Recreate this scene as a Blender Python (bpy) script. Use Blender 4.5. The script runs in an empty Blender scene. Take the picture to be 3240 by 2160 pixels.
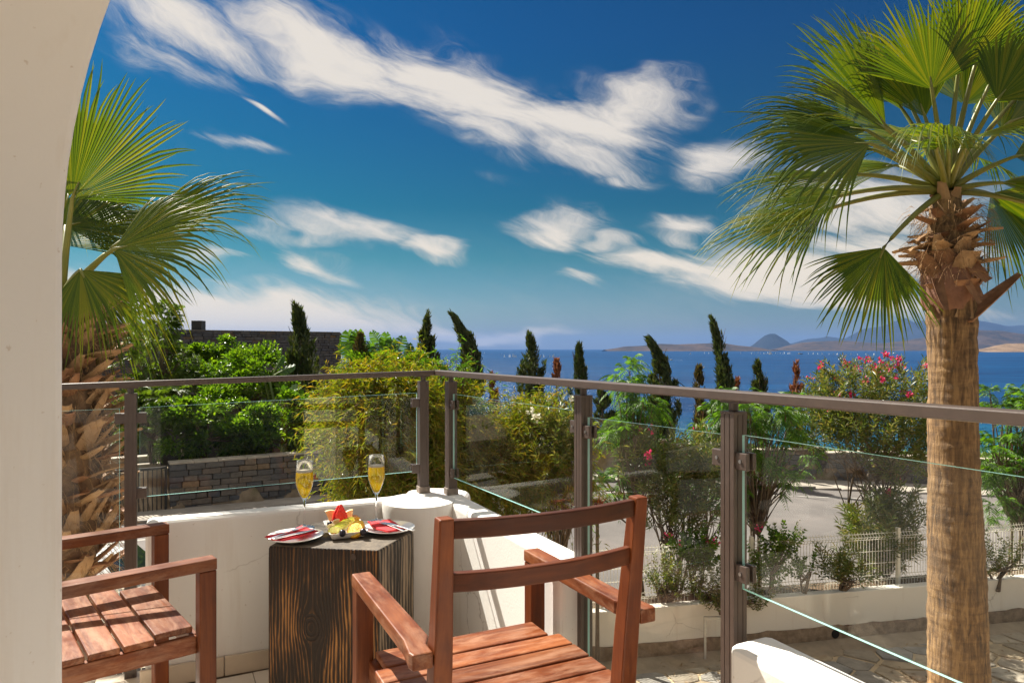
import bpy, bmesh, math, random
import numpy as np
from mathutils import Vector, Matrix, Euler, noise as mnoise

random.seed(7)
rng = np.random.default_rng(11)
R = math.radians
scn = bpy.context.scene
COL = scn.collection

# ------------------------------------------------------------------ camera
CAM_H, FPX, CX, HY = 1.30, 1620.0, 1176.0, 801.5      # eye height, focal length in pixels of a 2352-wide picture
cam_d = bpy.data.cameras.new("camera")
cam = bpy.data.objects.new("camera", cam_d)
COL.objects.link(cam)
cam.location = (0, 0, CAM_H)
cam.rotation_euler = (R(90), 0, 0)
cam_d.sensor_width = 36.0
cam_d.lens = 36.0 * FPX / 2352.0
cam_d.shift_y = 17.5 / 2352.0
cam_d.clip_start = 0.05
cam_d.clip_end = 120000
scn.camera = cam

# ------------------------------------------------------------------ exposure
vs = scn.view_settings
vs.view_transform = 'Standard'
vs.look = 'None'
vs.gamma = 1.0
vs.use_curve_mapping = False
vs.exposure = 1.50
scn.cycles.use_denoising = True
scn.cycles.max_bounces = 10
scn.cycles.diffuse_bounces = 6
scn.cycles.glossy_bounces = 4
scn.cycles.transmission_bounces = 8
scn.cycles.transparent_max_bounces = 24
scn.cycles.volume_bounces = 0
scn.cycles.caustics_reflective = False
scn.cycles.caustics_refractive = False
scn.cycles.sample_clamp_indirect = 6.0

# ------------------------------------------------------------------ sun
SUN_EL = R(48.0)
SUN_H = Vector((-0.75, 0.66)).normalized()            # horizontal direction towards the sun: far left
sun_dir = Vector((SUN_H.x * math.cos(SUN_EL), SUN_H.y * math.cos(SUN_EL), math.sin(SUN_EL)))
sl = bpy.data.lights.new("sun", 'SUN')
sl.energy = 4.2
sl.angle = R(0.5)
sl.color = (1.0, 0.93, 0.82)
so = bpy.data.objects.new("sun", sl)
COL.objects.link(so)
so.rotation_euler = sun_dir.to_track_quat('Z', 'Y').to_euler()
so.location = (-30, 30, 40)

# ------------------------------------------------------------------ node helper
class NT:
    def __init__(self, tree):
        self.t = tree; self.n = tree.nodes; self.l = tree.links
    def add(self, typ, inputs=None, **kw):
        nd = self.n.new(typ)
        for k, v in kw.items():
            setattr(nd, k, v)
        for k, v in (inputs or {}).items():
            s = nd.inputs[k]
            if hasattr(v, 'is_output') or isinstance(v, bpy.types.NodeSocket):
                self.l.new(v, s)
            else:
                s.default_value = v
        return nd
    def math(self, op, a, b=0.0, c=0.0, clamp=False):
        return self.add('ShaderNodeMath', {0: a, 1: b, 2: c}, operation=op, use_clamp=clamp).outputs[0]
    def mix(self, f, a, b, blend='MIX'):
        nd = self.add('ShaderNodeMix', {0: f, 6: a, 7: b}, data_type='RGBA', blend_type=blend)
        return nd.outputs[2]
    def mr(self, v, a, b, c=0.0, d=1.0, smooth=False):
        nd = self.add('ShaderNodeMapRange', {0: v, 1: a, 2: b, 3: c, 4: d})
        nd.interpolation_type = 'SMOOTHSTEP' if smooth else 'LINEAR'
        return nd.outputs[0]
    def noise(self, vec, scale, detail=3.0, rough=0.5, dist=0.0):
        return self.add('ShaderNodeTexNoise', {'Vector': vec, 'Scale': scale, 'Detail': detail, 'Roughness': rough, 'Distortion': dist})
    def ramp(self, f, stops):
        nd = self.add('ShaderNodeValToRGB', {0: f})
        e = nd.color_ramp.elements
        while len(e) > 2: e.remove(e[-1])
        while len(e) < len(stops): e.new(1.0)
        for el, (p, c) in zip(e, stops):
            el.position = p; el.color = (*c, 1) if len(c) == 3 else c
        return nd.outputs[0]

# ------------------------------------------------------------------ world: physical sky + cirrus
world = bpy.data.worlds.new("World")
scn.world = world
world.use_nodes = True
world.node_tree.nodes.clear()
w = NT(world.node_tree)
sky = w.add('ShaderNodeTexSky', sky_type='NISHITA', sun_disc=False, sun_elevation=SUN_EL,
            sun_rotation=math.atan2(SUN_H.x, SUN_H.y), altitude=20, air_density=1.0, dust_density=0.6, ozone_density=3.0)
tc = w.add('ShaderNodeTexCoord')
dirv = tc.outputs['Generated']
sx = w.add('ShaderNodeSeparateXYZ', {0: dirv})
az = w.math('ARCTAN2', sx.outputs[0], sx.outputs[1])
el = w.math('ARCSINE', sx.outputs[2])
# the cloud field repeats, mirrored, all the way round the horizon
azf = w.math('SUBTRACT', w.math('PINGPONG', w.math('ADD', az, 0.72 + 1.44 * 4), 1.44), 0.72)
p2 = w.add('ShaderNodeCombineXYZ', {0: azf, 1: el, 2: 0.0}).outputs[0]
def streaks(v, a, sx_, sy_): return w.add('ShaderNodeMapping', {'Vector': v, 'Rotation': (0, 0, -R(a)), 'Scale': (1 / sx_, 1 / sy_, 1)}, vector_type='TEXTURE').outputs[0]
stretch = streaks(p2, 14, 2.2, 6.5)
warp = w.noise(stretch, 1.3, 3, 0.55)
wv = w.add('ShaderNodeVectorMath', {0: warp.outputs['Color'], 1: (0.5, 0.5, 0.5)}, operation='SUBTRACT').outputs[0]
wv2 = w.add('ShaderNodeVectorMath', {0: wv, 'Scale': 0.16}, operation='SCALE').outputs[0]
p3 = w.add('ShaderNodeVectorMath', {0: p2, 1: wv2}, operation='ADD').outputs[0]
def px_azel(px, py):
    dx = (px - CX) / FPX
    return math.atan(dx), math.atan((HY - py) / FPX / math.sqrt(1 + dx * dx))
CLOUDS = [  # centre px, py, half length, half width, slope (deg, down to the right), density
    (430, 40, 260, 62, 8, .85), (790, 125, 280, 85, 20, 1.0), (1060, 215, 300, 112, 20, 1.15),
    (1300, 268, 270, 85, 12, 1.1), (1450, 240, 160, 52, 2, .95), (1330, 365, 190, 50, 12, .75), (1110, 330, 170, 55, 22, .75),
    (1640, 352, 115, 54, -4, 1.0), (1285, 525, 140, 58, 4, .9), (1400, 545, 90, 24, 0, .6), (1550, 513, 95, 26, 6, .8),
    (830, 545, 175, 38, 14, .85), (975, 592, 85, 24, 4, .9), (745, 598, 110, 32, 24, .75), (500, 572, 110, 26, 4, .6),
    (1540, 602, 220, 40, 10, .95), (1760, 632, 270, 80, 10, 1.2), (1900, 690, 220, 56, 6, 1.1), (600, 245, 52, 15, 32, .85),
    (520, 358, 110, 18, 2, .55), (500, 715, 500, 70, 2, 1.35), (700, 740, 420, 40, 1, 1.2), (1060, 755, 280, 24, 1, 1.1), (860, 725, 110, 22, 3, .6),
    (1345, 662, 80, 24, 10, .5), (400, 120, 170, 70, 14, .45), (2000, 430, 280, 90, 6, .9), (2060, 560, 240, 60, 8, .9),
    (2120, 705, 190, 26, 2, .6), (300, 520, 140, 60, 10, .5), (620, 520, 130, 22, 8, .35), (1400, 410, 60, 14, -4, .6)]
acc = None
for (px, py, a, b, sl_, dn) in CLOUDS:
    a0, e0 = px_azel(px, py)
    mp = w.add('ShaderNodeMapping', {'Vector': p3, 'Location': (a0, e0, 0), 'Rotation': (0, 0, -R(sl_)),
                                     'Scale': (a / FPX * 1.3, b / FPX * 1.35, 1)}, vector_type='TEXTURE').outputs[0]
    ln = w.add('ShaderNodeVectorMath', {0: mp}, operation='LENGTH').outputs['Value']
    bl = w.mr(ln, 1.0, 0.0, 0.0, dn, smooth=True)
    acc = bl if acc is None else w.math('MAXIMUM', acc, bl)
fill_cirrus = w.math('MULTIPLY', w.mr(w.noise(streaks(dirv, 14, .8, .35), 0.9, 4, 0.6).outputs[0], 0.30, 0.58, 0, .95), w.mr(el, 0.45, 0.60))  # cirrus overhead, out of view, thickened to add fill light to the shade
acc = w.math('MAXIMUM', acc, fill_cirrus)
wisps = w.noise(streaks(p3, 17, 4.5, 15), 1.6, 8, 0.64, 0.12)
fine = w.noise(streaks(p3, 24, 11, 48), 2.0, 7, 0.68, 0.1)
tex = w.math('ADD', w.math('MULTIPLY', w.math('SUBTRACT', wisps.outputs[0], 0.5), 1.7), w.math('MULTIPLY', w.math('SUBTRACT', fine.outputs[0], 0.5), 0.75))
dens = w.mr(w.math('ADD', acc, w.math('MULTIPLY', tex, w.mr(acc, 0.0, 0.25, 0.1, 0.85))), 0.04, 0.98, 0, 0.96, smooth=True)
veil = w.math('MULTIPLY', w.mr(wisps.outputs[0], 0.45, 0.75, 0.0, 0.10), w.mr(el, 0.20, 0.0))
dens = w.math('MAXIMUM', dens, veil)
# polarised, saturated blue as in the photograph
skc = w.mix(1.0, sky.outputs[0], (0.1, 0.1, 0.1, 1), 'MULTIPLY')
skc = w.add('ShaderNodeGamma', {'Color': skc, 'Gamma': 1.45}).outputs[0]
tint = w.ramp(w.math('DIVIDE', el, R(45)), [(0.0, (.46, .45, .50)), (.08, (.36, .42, .45)), (.16, (.115, .34, .32)), (.25, (.003, .262, .285)), (.52, (0, .262, .415)), (1.0, (.005, .28, .48))])
skg = w.mix(1.0, w.mix(1.0, skc, tint, 'MULTIPLY'), (5.3, 5.9, 5.35, 1), 'MULTIPLY')
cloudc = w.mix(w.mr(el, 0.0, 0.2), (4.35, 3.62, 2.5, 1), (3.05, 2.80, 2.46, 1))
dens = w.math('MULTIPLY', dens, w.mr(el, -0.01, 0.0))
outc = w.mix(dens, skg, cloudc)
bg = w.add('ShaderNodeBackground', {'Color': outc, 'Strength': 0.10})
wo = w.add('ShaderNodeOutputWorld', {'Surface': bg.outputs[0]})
# ------------------------------------------------------------------ materials
def nodemat(name):
    m = bpy.data.materials.new(name); m.use_nodes = True
    nt = NT(m.node_tree); b = m.node_tree.nodes['Principled BSDF']
    return m, nt, b

def tone(c, f): return (min(c[0] * f, 1), min(c[1] * f, 1), min(c[2] * f, 1), 1)

def M(name, col, rough=.6, var=.2, scale=6.0, bump=0.0, bscale=60.0, metal=0.0, spec=.5, coat=0.0, col2=None, dirt=None, cracks=0):
    m, nt, b = nodemat(name)
    g = nt.add('ShaderNodeTexCoord').outputs['Object']
    n1 = nt.noise(g, scale, 5, .6)
    f = nt.mr(n1.outputs[0], .3, .7)
    c = nt.mix(f, tone(col, 1 - var), (*col2, 1) if col2 else tone(col, 1 + var))
    if dirt:
        n2 = nt.noise(g, scale * .35, 6, .7, .5)
        c = nt.mix(nt.mr(n2.outputs[0], .52, .72, 0, dirt[1]), c, (*dirt[0], 1))
    if cracks:
        wob = nt.noise(g, 7.0, 4, .6)
        gv = nt.add('ShaderNodeVectorMath', {0: g, 1: nt.add('ShaderNodeVectorMath', {0: wob.outputs['Color'], 'Scale': .12}, operation='SCALE').outputs[0]}, operation='ADD').outputs[0]
        vo = nt.add('ShaderNodeTexVoronoi', {'Vector': gv, 'Scale': cracks}, feature='DISTANCE_TO_EDGE').outputs['Distance']
        msk = nt.mr(nt.noise(g, 1.7, 3, .5).outputs[0], .52, .60)
        c = nt.mix(nt.math('MULTIPLY', nt.mr(vo, .0, .008, .5, 0), msk), c, (.24, .19, .15, 1))
        runs = nt.noise(nt.add('ShaderNodeMapping', {'Vector': g, 'Scale': (9, 9, .8)}).outputs[0], 1.0, 5, .65)
        c = nt.mix(nt.mr(runs.outputs[0], .56, .78, 0, .35), c, (.52, .42, .32, 1))
        sp_ = nt.noise(g, 55, 3, .5)
        c = nt.mix(nt.mr(sp_.outputs[0], .70, .76, 0, .5), c, (.45, .36, .28, 1))
    nt.l.new(c, b.inputs['Base Color'])
    b.inputs['Roughness'].default_value = rough
    b.inputs['Metallic'].default_value = metal
    b.inputs['Specular IOR Level'].default_value = spec
    b.inputs['Coat Weight'].default_value = coat
    if bump:
        n3 = nt.noise(g, bscale, 6, .6)
        bp = nt.add('ShaderNodeBump', {'Height': n3.outputs[0], 'Strength': bump, 'Distance': .01})
        nt.l.new(bp.outputs[0], b.inputs['Normal'])
    return m

def leaf_mat(name, cols, rough=.45, trans=.35, tcol=None, spec=.5):
    """two-sided leaf: reflects and lets light through; each leaf its own tone"""
    m, nt, b = nodemat(name)
    g = nt.add('ShaderNodeNewGeometry')
    oi = nt.add('ShaderNodeObjectInfo')
    f = nt.math('FRACT', nt.math('ADD', g.outputs['Random Per Island'], oi.outputs['Random']))
    c = nt.ramp(f, [(i / max(1, len(cols) - 1), k) for i, k in enumerate(cols)])
    nt.l.new(c, b.inputs['Base Color'])
    b.inputs['Roughness'].default_value = rough
    b.inputs['Specular IOR Level'].default_value = spec
    t = nt.add('ShaderNodeBsdfTranslucent', {'Color': nt.mix(1.0, c, (*(tcol or (2.2, 2.0, .7)), 1), 'MULTIPLY')})
    mx = nt.add('ShaderNodeMixShader', {0: trans, 1: b.outputs[0], 2: t.outputs[0]})
    nt.l.new(mx.outputs[0], m.node_tree.nodes['Material Output'].inputs[0])
    return m

def stone_mat(name, stops, rough=.8, bump=.6, bscale=22, gscale=9, rusty=.55):
    m, nt, b = nodemat(name)
    g = nt.add('ShaderNodeNewGeometry'); oi = nt.add('ShaderNodeObjectInfo')
    tcn = nt.add('ShaderNodeTexCoord')
    f = nt.math('FRACT', nt.math('ADD', g.outputs['Random Per Island'], oi.outputs['Random']))
    c = nt.ramp(f, stops)
    pos = g.outputs['Position']
    n = nt.noise(pos, gscale, 6, .65)
    c2 = nt.mix(nt.mr(n.outputs[0], .3, .75, .0, 1), tone((.55, .55, .55), 1), tone((1.25, 1.2, 1.12), 1))
    c3 = nt.mix(1.0, c, c2, 'MULTIPLY')
    rust = nt.noise(pos, gscale * .45, 4, .6, .4)
    c3 = nt.mix(nt.mr(rust.outputs[0], .60, .72, 0, rusty), c3, (.21, .105, .045, 1))
    nt.l.new(c3, b.inputs['Base Color'])
    b.inputs['Roughness'].default_value = rough
    n3 = nt.noise(pos, bscale, 6, .65)
    bp = nt.add('ShaderNodeBump', {'Height': n3.outputs[0], 'Strength': bump, 'Distance': .02})
    nt.l.new(bp.outputs[0], b.inputs['Normal'])
    return m

def wood_mat(name, axis, dark=(.060, .013, .003), mid=(.17, .038, .008), light=(.32, .10, .022), worn=0.0):
    """oiled tropical hardwood, grain along one axis of the thing's own frame"""
    m, nt, b = nodemat(name)
    g = nt.add('ShaderNodeTexCoord').outputs['Object']
    sc = [42.0, 42.0, 42.0]; sc[axis] = 2.6
    mp = nt.add('ShaderNodeMapping', {'Vector': g, 'Scale': sc}).outputs[0]
    n1 = nt.noise(mp, 1.0, 6, .6, .6)
    n2 = nt.noise(mp, 3.2, 4, .6)
    big = nt.noise(g, 7.0, 4, .6)
    f = nt.math('ADD', nt.math('MULTIPLY', n1.outputs[0], .6), nt.math('MULTIPLY', big.outputs[0], .4))
    c = nt.ramp(f, [(.30, dark), (.47, mid), (.68, light)])
    c = nt.mix(nt.mr(n2.outputs[0], .55, .75, 0, .35), c, (*dark, 1))
    if worn:
        wn = nt.noise(nt.add('ShaderNodeMapping', {'Vector': g, 'Scale': [3.0 if i == axis else 11.0 for i in range(3)]}).outputs[0], 2.2, 6, .72, .4)
        c = nt.mix(nt.mr(wn.outputs[0], .47, .66, 0, worn), c, (.47, .27, .17, 1))
    oi = nt.add('ShaderNodeObjectInfo').outputs['Random']
    c = nt.mix(1.0, c, nt.mix(oi, (.72, .74, .78, 1), (1.22, 1.18, 1.1, 1)), 'MULTIPLY')
    nt.l.new(c, b.inputs['Base Color'])
    nt.l.new(nt.mr(big.outputs[0], .3, .7, .34, .58), b.inputs['Roughness']); b.inputs['Specular IOR Level'].default_value = .3
    bp = nt.add('ShaderNodeBump', {'Height': n1.outputs[0], 'Strength': .22, 'Distance': .004})
    nt.l.new(bp.outputs[0], b.inputs['Normal'])
    return m

# ------------------------------------------------------------------ mesh helpers
class MB:
    def __init__(self): self.v = []; self.f = []; self.m = []
    def add(self, vs, fs, mi=0):
        o = len(self.v)
        self.v += [tuple(p) for p in vs]
        self.f += [tuple(i + o for i in f) for f in fs]
        self.m += [mi] * len(fs)
        return self
    def box(self, c, s, ax=None, mi=0):
        """box of full size s about c, along axes ax (three unit vectors)"""
        c = Vector(c)
        ax = ax or (Vector((1, 0, 0)), Vector((0, 1, 0)), Vector((0, 0, 1)))
        h = [a * (k / 2) for a, k in zip(ax, s)]
        vs = [c + h[0] * i + h[1] * j + h[2] * k for k in (-1, 1) for j in (-1, 1) for i in (-1, 1)]
        return self.add(vs, [(0, 2, 3, 1), (4, 5, 7, 6), (0, 1, 5, 4), (2, 6, 7, 3), (0, 4, 6, 2), (1, 3, 7, 5)], mi)
    def beam(self, a, b, wd, ht, up=(0, 0, 1), w2=None, h2=None, mi=0):
        a = Vector(a); b = Vector(b); d = (b - a).normalized(); up = Vector(up)
        s = d.cross(up).normalized(); u = s.cross(d).normalized()
        w2 = w2 or wd; h2 = h2 or ht; vs = []
        for p, ww, hh in ((a, wd, ht), (b, w2, h2)):
            vs += [p - s * ww / 2 - u * hh / 2, p + s * ww / 2 - u * hh / 2, p + s * ww / 2 + u * hh / 2, p - s * ww / 2 + u * hh / 2]
        return self.add(vs, [(0, 3, 2, 1), (4, 5, 6, 7), (0, 1, 5, 4), (1, 2, 6, 5), (2, 3, 7, 6), (3, 0, 4, 7)], mi)
    def tube(self, pts, rad, n=8, cap=True, mi=0):
        pts = [Vector(p) for p in pts]; k = len(pts)
        rad = list(rad) if hasattr(rad, '__len__') else [rad] * k
        vs = []; fs = []; ref = Vector((.37, .21, .9)).normalized()
        for i, p in enumerate(pts):
            d = (pts[min(i + 1, k - 1)] - pts[max(i - 1, 0)]).normalized()
            r_ = ref if abs(d.dot(ref)) < .95 else Vector((1, 0, 0))
            s = d.cross(r_).normalized(); u = d.cross(s)
            for j in range(n):
                a = 2 * math.pi * j / n
                vs.append(p + (s * math.cos(a) + u * math.sin(a)) * rad[i])
        for i in range(k - 1):
            for j in range(n):
                j2 = (j + 1) % n
                fs.append((i * n + j, i * n + j2, (i + 1) * n + j2, (i + 1) * n + j))
        if cap:
            fs.append(tuple(range(n))[::-1]); fs.append(tuple((k - 1) * n + j for j in range(n)))
        return self.add(vs, fs, mi)
    def lathe(self, prof, c=(0, 0, 0), n=32, mi=0):
        c = Vector(c); vs = []; fs = []
        for (r, z) in prof:
            for j in range(n):
                a = 2 * math.pi * j / n
                vs.append(c + Vector((r * math.cos(a), r * math.sin(a), z)))
        for i in range(len(prof) - 1):
            for j in range(n):
                j2 = (j + 1) % n
                fs.append((i * n + j, i * n + j2, (i + 1) * n + j2, (i + 1) * n + j))
        if prof[0][0] > 1e-6: fs.append(tuple(range(n))[::-1])
        if prof[-1][0] > 1e-6: fs.append(tuple((len(prof) - 1) * n + j for j in range(n)))
        return self.add(vs, fs, mi)
    def prism(self, poly, z0, z1, mi=0, top=1.0):
        """vertical prism over a plan polygon (counter-clockwise); top < 1 shrinks the upper outline"""
        n = len(poly); cx = sum(p[0] for p in poly) / n; cy = sum(p[1] for p in poly) / n
        vs = [(p[0], p[1], z0) for p in poly] + [(cx + (p[0] - cx) * top, cy + (p[1] - cy) * top, z1) for p in poly]
        fs = [tuple(range(n))[::-1], tuple(range(n, 2 * n))] + [(i, (i + 1) % n, n + (i + 1) % n, n + i) for i in range(n)]
        return self.add(vs, fs, mi)
    def mesh(self, name, mats, smooth=False):
        me = bpy.data.meshes.new(name)
        me.from_pydata(self.v, [], self.f)
        for m in (mats if isinstance(mats, (list, tuple)) else [mats]): me.materials.append(m)
        if len(me.materials) > 1: me.polygons.foreach_set('material_index', self.m)
        if smooth: me.polygons.foreach_set('use_smooth', [True] * len(me.polygons))
        me.update()
        return me

def np_mesh(name, V, F, mats, smooth=False):
    """V (n,3), F (m,k) with k = 3 or 4"""
    V = np.asarray(V, dtype=np.float32); F = np.asarray(F, dtype=np.int32)
    me = bpy.data.meshes.new(name)
    me.vertices.add(len(V)); me.vertices.foreach_set('co', V.ravel())
    k = F.shape[1]
    me.loops.add(F.size); me.loops.foreach_set('vertex_index', F.ravel())
    me.polygons.add(len(F)); me.polygons.foreach_set('loop_start', np.arange(0, F.size, k, dtype=np.int32))
    if smooth: me.polygons.foreach_set('use_smooth', np.ones(len(F), dtype=bool))
    for m in (mats if isinstance(mats, (list, tuple)) else [mats]): me.materials.append(m)
    me.update(calc_edges=True); me.validate()
    return me

def tag(o, label=None, cat=None, group=None, kind=None):
    if label: o['label'] = label
    if cat: o['category'] = cat
    if group: o['group'] = group
    if kind: o['kind'] = kind
    return o

def thing(name, label, cat, loc=(0, 0, 0), group=None):
    o = bpy.data.objects.new(name, None); COL.objects.link(o)
    o.location = loc; o.empty_display_size = .2
    return tag(o, label, cat, group)

def root_of(o):
    while o.parent: o = o.parent
    return o

def put(name, me, parent=None, world=True, bevel=0, seg=2):
    """link mesh me as one object; world=True: its coordinates are world coordinates"""
    o = bpy.data.objects.new(name, me); COL.objects.link(o)
    if parent is not None:
        o.parent = parent
        if world and parent.parent is None:
            b = Matrix.LocRotScale(parent.location, parent.rotation_euler, parent.scale)
            o.matrix_parent_inverse = b.inverted()
    if bevel:
        md = o.modifiers.new('bevel', 'BEVEL'); md.width = bevel; md.segments = seg; md.limit_method = 'ANGLE'; md.angle_limit = R(40)
    return o

def obj(name, mb, mats, parent=None, world=True, bevel=0, seg=2, smooth=False):
    return put(name, mb.mesh(name, mats, smooth), parent, world, bevel, seg)

def dup(o, parent=None):
    c = o.copy(); COL.objects.link(c)
    if parent is not None: c.parent = parent
    for ch in list(o.children): dup(ch, c)
    return c

def at(px, py, d): return Vector(((px - CX) / FPX * d, d, CAM_H - (py - HY) / FPX * d))
def onz(px, py, z):
    d = (CAM_H - z) * FPX / (py - HY)
    return Vector(((px - CX) / FPX * d, d, z))
def smooth_shade(o, ang=40):
    for p in o.data.polygons: p.use_smooth = True
    try:
        o.data.set_sharp_from_angle(angle=R(ang))
    except Exception: pass

# --- leaves
def unit(a):
    return a / np.maximum(np.linalg.norm(a, axis=-1, keepdims=True), 1e-9)
def rdir(n): return unit(rng.normal(size=(n, 3)))
def leaves(P, D, L, W, fold=.25, droop=.12, Nrm=None):
    """n pointed leaves, two triangles each: base P, direction D, length L, width W"""
    n = len(P); D = unit(D)
    Nn = Nrm if Nrm is not None else rdir(n)
    S = unit(np.cross(D, Nn)); U = np.cross(S, D)
    L = np.broadcast_to(np.asarray(L, float).reshape(-1, 1), (n, 1)); W = np.broadcast_to(np.asarray(W, float).reshape(-1, 1), (n, 1))
    mid = P + D * L * .45
    a = mid + S * W * .5 + U * W * fold; b = mid - S * W * .5 + U * W * fold
    tip = P + D * L; tip[:, 2] -= (droop * L)[:, 0]
    V = np.stack([P, a, tip, b], 1).reshape(-1, 3)
    i = np.arange(n)[:, None] * 4
    F = np.concatenate([i + np.array([[0, 1, 2]]), i + np.array([[0, 2, 3]])], 0)
    return V, F
def cat_geo(parts):
    Vs = []; Fs = []; o = 0
    for V, F in parts:
        Vs.append(V); Fs.append(F + o); o += len(V)
    return np.concatenate(Vs), np.concatenate(Fs)
# ------------------------------------------------------------------ site: terrain, sea, road
KX = [-60, -14, -9.8, -8.74, -.43, 2.04, 5.45, 11.2, 20, 35, 80]
KY = [4, 14.6, 16.3, 16.74, 21.8, 23.4, 25.0, 26.1, 26.8, 27.2, 27.2]
KZ = [-2.8, -2.9, -2.9, -2.9, -3.0, -3.2, -3.5, -4.0, -4.5, -5.0, -6.0]
def kerb_y(x): return np.interp(x, KX, KY)
def kerb_z(x): return np.interp(x, KX, KZ)
def fence_y(x): return 10.41 + .2117 * (x - 3.533)
def near_y(x): return fence_y(x) + np.clip((x + 3) / 4, .08, 1.0)
SEA_Z = -14.0
def woff(x): return np.interp(x, [-60, -4.5, 1.5, 80], [1.2, 1.2, 2.1, 2.1])
def ground_z(x, y):
    ny = near_y(x); ky = kerb_y(x); kz = kerb_z(x)
    t = np.clip((y - ny) / (ky - ny), 0, 1)
    road = -3.0 + t * (kz + 3.0)
    dy = y - ky
    shelf = kz + .14
    wo = woff(x); garden = kz + 1.12 - .13 * np.maximum(dy - wo - .3, 0)
    return np.where(dy < 0, road, np.where(dy < wo + .05, shelf, np.maximum(garden, SEA_Z - 2.5)))

def sheet(name, xs, ys, zf, mats, off=0.0):
    X, Y = np.meshgrid(xs, ys); Z = zf(X, Y) + off
    V = np.stack([X, Y, Z], -1).reshape(-1, 3)
    nx = len(xs); i, j = np.meshgrid(np.arange(nx - 1), np.arange(len(ys) - 1))
    a = (j * nx + i).ravel()
    F = np.stack([a, a + 1, a + nx + 1, a + nx], -1)
    return np_mesh(name, V, F, mats, True)

m_earth = M('dry_earth', (.20, .14, .085), .95, .35, 3, .5, 30, col2=(.30, .23, .15), dirt=((.10, .10, .035), .7))
def grade(X, Y):
    z = ground_z(X, Y) - .03
    lower = np.where(Y < near_y(X), -3.03, z)
    return lower
xs = np.concatenate([np.linspace(-120, -20, 14, endpoint=False), np.linspace(-20, 30, 90, endpoint=False), np.linspace(30, 160, 16)])
ys = np.concatenate([np.linspace(-30, 6, 8, endpoint=False), np.linspace(6, 36, 130, endpoint=False), np.linspace(36, 150, 40)])
tag(put('ground', sheet('ground', xs, ys, grade, m_earth)), kind='structure')

# sea
m_sea, nt, b = nodemat('sea_water')
g = nt.add('ShaderNodeNewGeometry').outputs['Position']
sp = nt.add('ShaderNodeSeparateXYZ', {0: g})
shore = nt.mr(sp.outputs[1], 100, 165)
patch = nt.noise(nt.add('ShaderNodeMapping', {'Vector': g, 'Scale': (.004, .012, 1)}).outputs[0], 1.0, 5, .65)
deep = nt.mix(nt.mr(patch.outputs[0], .35, .65), (.001, .028, .098, 1), (.002, .050, .150, 1))
nt.l.new(nt.mix(shore, (.006, .10, .17, 1), deep), b.inputs['Base Color'])
seacol = b.inputs['Base Color'].links[0].from_socket; nt.n.remove(b)
w1 = nt.noise(nt.add('ShaderNodeMapping', {'Vector': g, 'Scale': (.10, .30, 1)}).outputs[0], 1.0, 6, .68, .3)
w2_ = nt.noise(nt.add('ShaderNodeMapping', {'Vector': g, 'Scale': (.9, 1.7, 1)}).outputs[0], 1.0, 4, .6)
hh = nt.math('ADD', nt.math('MULTIPLY', w1.outputs[0], 2.2), nt.math('MULTIPLY', w2_.outputs[0], .4))
bp = nt.add('ShaderNodeBump', {'Height': hh, 'Strength': .9, 'Distance': 1.0}).outputs[0]
rip = nt.noise(nt.add('ShaderNodeMapping', {'Vector': g, 'Scale': (.03, .11, 1)}).outputs[0], 1.0, 7, .72, .2)
seacol = nt.mix(1.0, seacol, nt.mix(nt.mr(rip.outputs[0], .38, .62), (.68, .74, .80, 1), (1.35, 1.28, 1.2, 1)), 'MULTIPLY')
dif = nt.add('ShaderNodeBsdfDiffuse', {'Color': seacol, 'Normal': bp})
glo = nt.add('ShaderNodeBsdfGlossy', {'Color': (1, 1, 1, 1), 'Roughness': .25, 'Normal': bp})
frs = nt.math('MINIMUM', nt.add('ShaderNodeFresnel', {'IOR': 1.33, 'Normal': bp}).outputs[0], .10)
mx = nt.add('ShaderNodeMixShader', {0: frs, 1: dif.outputs[0], 2: glo.outputs[0]})
nt.l.new(mx.outputs[0], m_sea.node_tree.nodes['Material Output'].inputs[0])
mb = MB()
mb.add([(-44000, 60, SEA_Z), (44000, 60, SEA_Z), (44000, 44000, SEA_Z), (-44000, 44000, SEA_Z)], [(0, 1, 2, 3)])
tag(obj('sea', mb, m_sea), kind='structure')

# road and pavement follow the terrain
def strip(name, x0, x1, n, ya, yb, zf, mat, off, ny=14):
    t = np.linspace(x0, x1, n); s = np.linspace(0, 1, ny)
    X = np.repeat(t[None], ny, 0); Y = ya(X) + (yb(X) - ya(X)) * s[:, None]
    Z = zf(X, Y) + off
    V = np.stack([X, Y, Z], -1).reshape(-1, 3)
    i, j = np.meshgrid(np.arange(n - 1), np.arange(ny - 1)); a = (j * n + i).ravel()
    return np_mesh(name, V, np.stack([a, a + 1, a + n + 1, a + n], -1), mat, True)
m_road = M('sunworn_asphalt', (.125, .112, .105), .9, .2, .55, .35, 120, col2=(.175, .155, .143), dirt=((.11, .10, .095), .45))
tag(put('road', strip('road', -40, 45, 160, near_y, kerb_y, ground_z, m_road, .004)), kind='structure')
m_conc = M('pale_concrete', (.36, .32, .27), .9, .2, 2.0, .3, 40, dirt=((.20, .17, .13), .6))
pave = tag(put('pavement', strip('pavement', -40, 45, 160, lambda x: kerb_y(x) + .001, lambda x: kerb_y(x) + woff(x) + .1, lambda X, Y: kerb_z(X) + .14 + 0 * Y, m_conc, .012, 4)), kind='structure')
m_kerb = stone_mat('kerb_concrete', [(0, (.22, .19, .16)), (1, (.38, .34, .29))], bump=.3, gscale=3)
kb = [MB().box((0, 0, 0), (.97 + .0 * k, .16, .20)).mesh('kerb_stone', m_kerb) for k in range(2)]
x = -16.0; k = 0
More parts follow.
